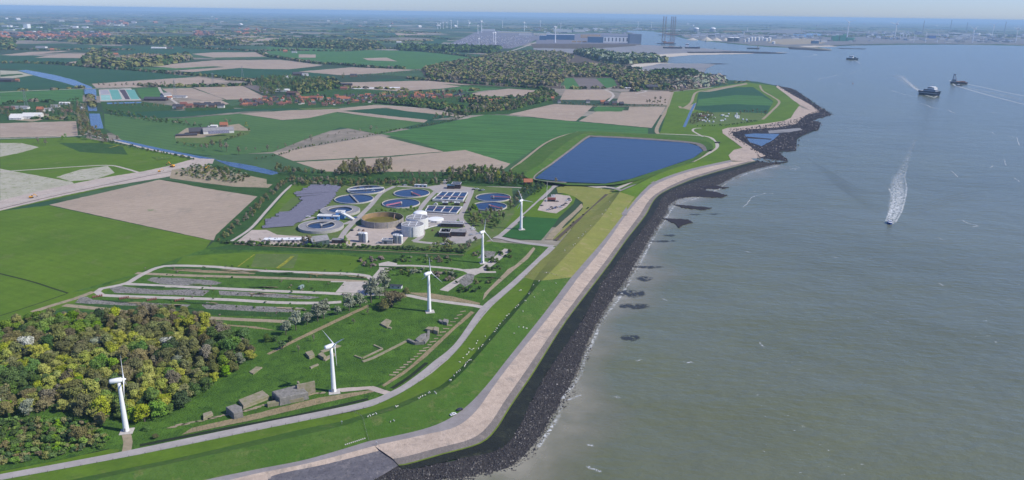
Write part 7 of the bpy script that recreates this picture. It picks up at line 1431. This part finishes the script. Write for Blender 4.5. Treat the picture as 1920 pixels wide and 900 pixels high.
# the stored cars: the nearest 280 one by one, the rest as one mass
LOTP = [(830,89.5),(893,61),(930,64),(1003,70),(983,83),(957,90.5)]
cars = []
for i in range(3400):
    u = R.randrange(46); v = R.random(); x = 828+u*3.9+(v)*60; y = 90-v*24+R.uniform(-.15, .15)
    if inpoly(x, y, LOTP) and R.random() < .5+.4*math.sin(x*.23+y*.9): cars.append((x, y))
cars.sort(key=lambda c: -c[1]); cc = ['white', 'silver', 'white', 'dark grey', 'blue', 'black', 'red', 'white']
for i, (x, y) in enumerate(cars[:270]):
    c = R.choice(cc); car(x, y, c, 1.9, '%s vehicle in the front rows of the big harbour car lot, %s' % (c, 'left' if x < 870 else 'middle' if x < 920 else 'right'), 'stored cars of the harbour', 2.0, .6)
Vs = []; mis = []
for x, y in cars[270:]:
    p = W(x, y, .6); s = 4.6; w = 2.0; h = R.uniform(2.2, 3.4); Vs += [(p.x-w, p.y-s, .6), (p.x+w, p.y-s, .6), (p.x+w, p.y+s, .6), (p.x-w, p.y+s, .6), (p.x-w, p.y-s*.9, .6+h), (p.x+w, p.y-s*.9, .6+h), (p.x+w, p.y+s*.8, .6+h), (p.x-w, p.y+s*.8, .6+h)]; mis += [R.randrange(5)]*5
Fs = []
for k in range(len(Vs)//8): o = k*8; Fs += [[o+4, o+5, o+6, o+7], [o, o+1, o+5, o+4], [o+1, o+2, o+6, o+5], [o+2, o+3, o+7, o+6], [o+3, o, o+4, o+7]]
o = mesh_obj('stored_cars', Vs, Fs, [CARC['white'], CARC['silver'], CARC['dark grey'], CARC['blue'], CARC['white']], None, False, mis); tag(o, 'hundreds of more distant stored cars on the harbour lot', 'cars', kind='stuff')
# ------------------------------------------------------------------ far towns
def town(n, x0, x1, y0, y1, where, group, seed, sc_, ks=(('o', 3), ('r', 2), ('wo', 2), ('d', 4), ('w', 3), ('n', 2))):
    r = random.Random(seed)
    for i in range(n):
        x = r.uniform(x0, x1); y = r.uniform(y0, y1); k = pick(list(ks)); w = {'o': 12, 'r': 14, 'd': 12, 'w': 11, 'wo': 12, 'n': 13}[k]
        house(x, y, k, w, 8.5, 4.2, 4.0, r.choice([0.2, 1.7])+r.uniform(-.2, .2), '%s %s, %s' % (KW[k], where, 'left part' if x < (x0+x1)/2 else 'right part'), group, sc_=sc_*r.uniform(.8, 1.3), name='town_house')
town(150, 0, 205, 63, 74, 'in the far town at the upper left', 'houses of the far town', 3, 2.6); town(45, 178, 238, 41, 48, 'in the second far town', 'houses of the second far town', 4, 4.2); town(40, 365, 400, 60, 67, 'in the far hamlet by the woods', 'houses of the far hamlet', 5, 2.4); town(30, 430, 500, 54, 66, 'among the farms right of the far hamlet', 'scattered far farms', 6, 2.4)
hb('tower_block', 48, 53, 8, 7, WHITE, 'white tower block standing above the far town', WHITE, 60)
for x, y, w, h in [(122,51,22,2.4),(112,55,30,1.6),(140,52,8,3),(158,52,10,2),(162,56,16,1.6),(172,60,12,1.4),(58,60,10,1.6),(85,60,12,1.6),(120,60,14,1.4),(18,51,4,3),(28,52,6,2.4),(8,50,10,2),(35,55,14,2),(15,57,18,1.6),(72,52,8,1.4),(218,48,9,1.6),(228,48,6,1.6),(6,66,5,4),(40,75,8,2.6),(240,26,16,.8),(62,23,12,.6),(700,38,20,1),(655,38,14,.8),(1300,40,10,.6),(260,29,16,.7),(830,38,10,.6)]:
    hb('warehouse', x, y, w, h, WHITE if R.random() < .6 else OFFW, 'white shed of the far trading estate beyond the town' if x < 240 and y > 40 else 'pale shed far out on the plain', WHITE, 40, 'building', 'far white sheds')
for i in range(70):
    x = R.uniform(0, 1900); y = 30+R.random()*26+(x-960)*.0145
    if 1000 < x < 1930 and y > 52: continue
    k = R.choice(['ww', 'o', 'd', 'g']); house(x, y, k, 24, 14, 6, 5, R.uniform(0, 1.5), 'tiny far farm %s on the hazy plain, %s' % ({'ww': 'with white roofs', 'o': 'with an orange roof', 'd': 'with a dark roof', 'g': 'with a grey roof'}[k], 'left third' if x < 640 else 'middle third' if x < 1280 else 'right third'), 'tiny far farms', sc_=R.uniform(1.5, 3.5), name='farmhouse')
plant()
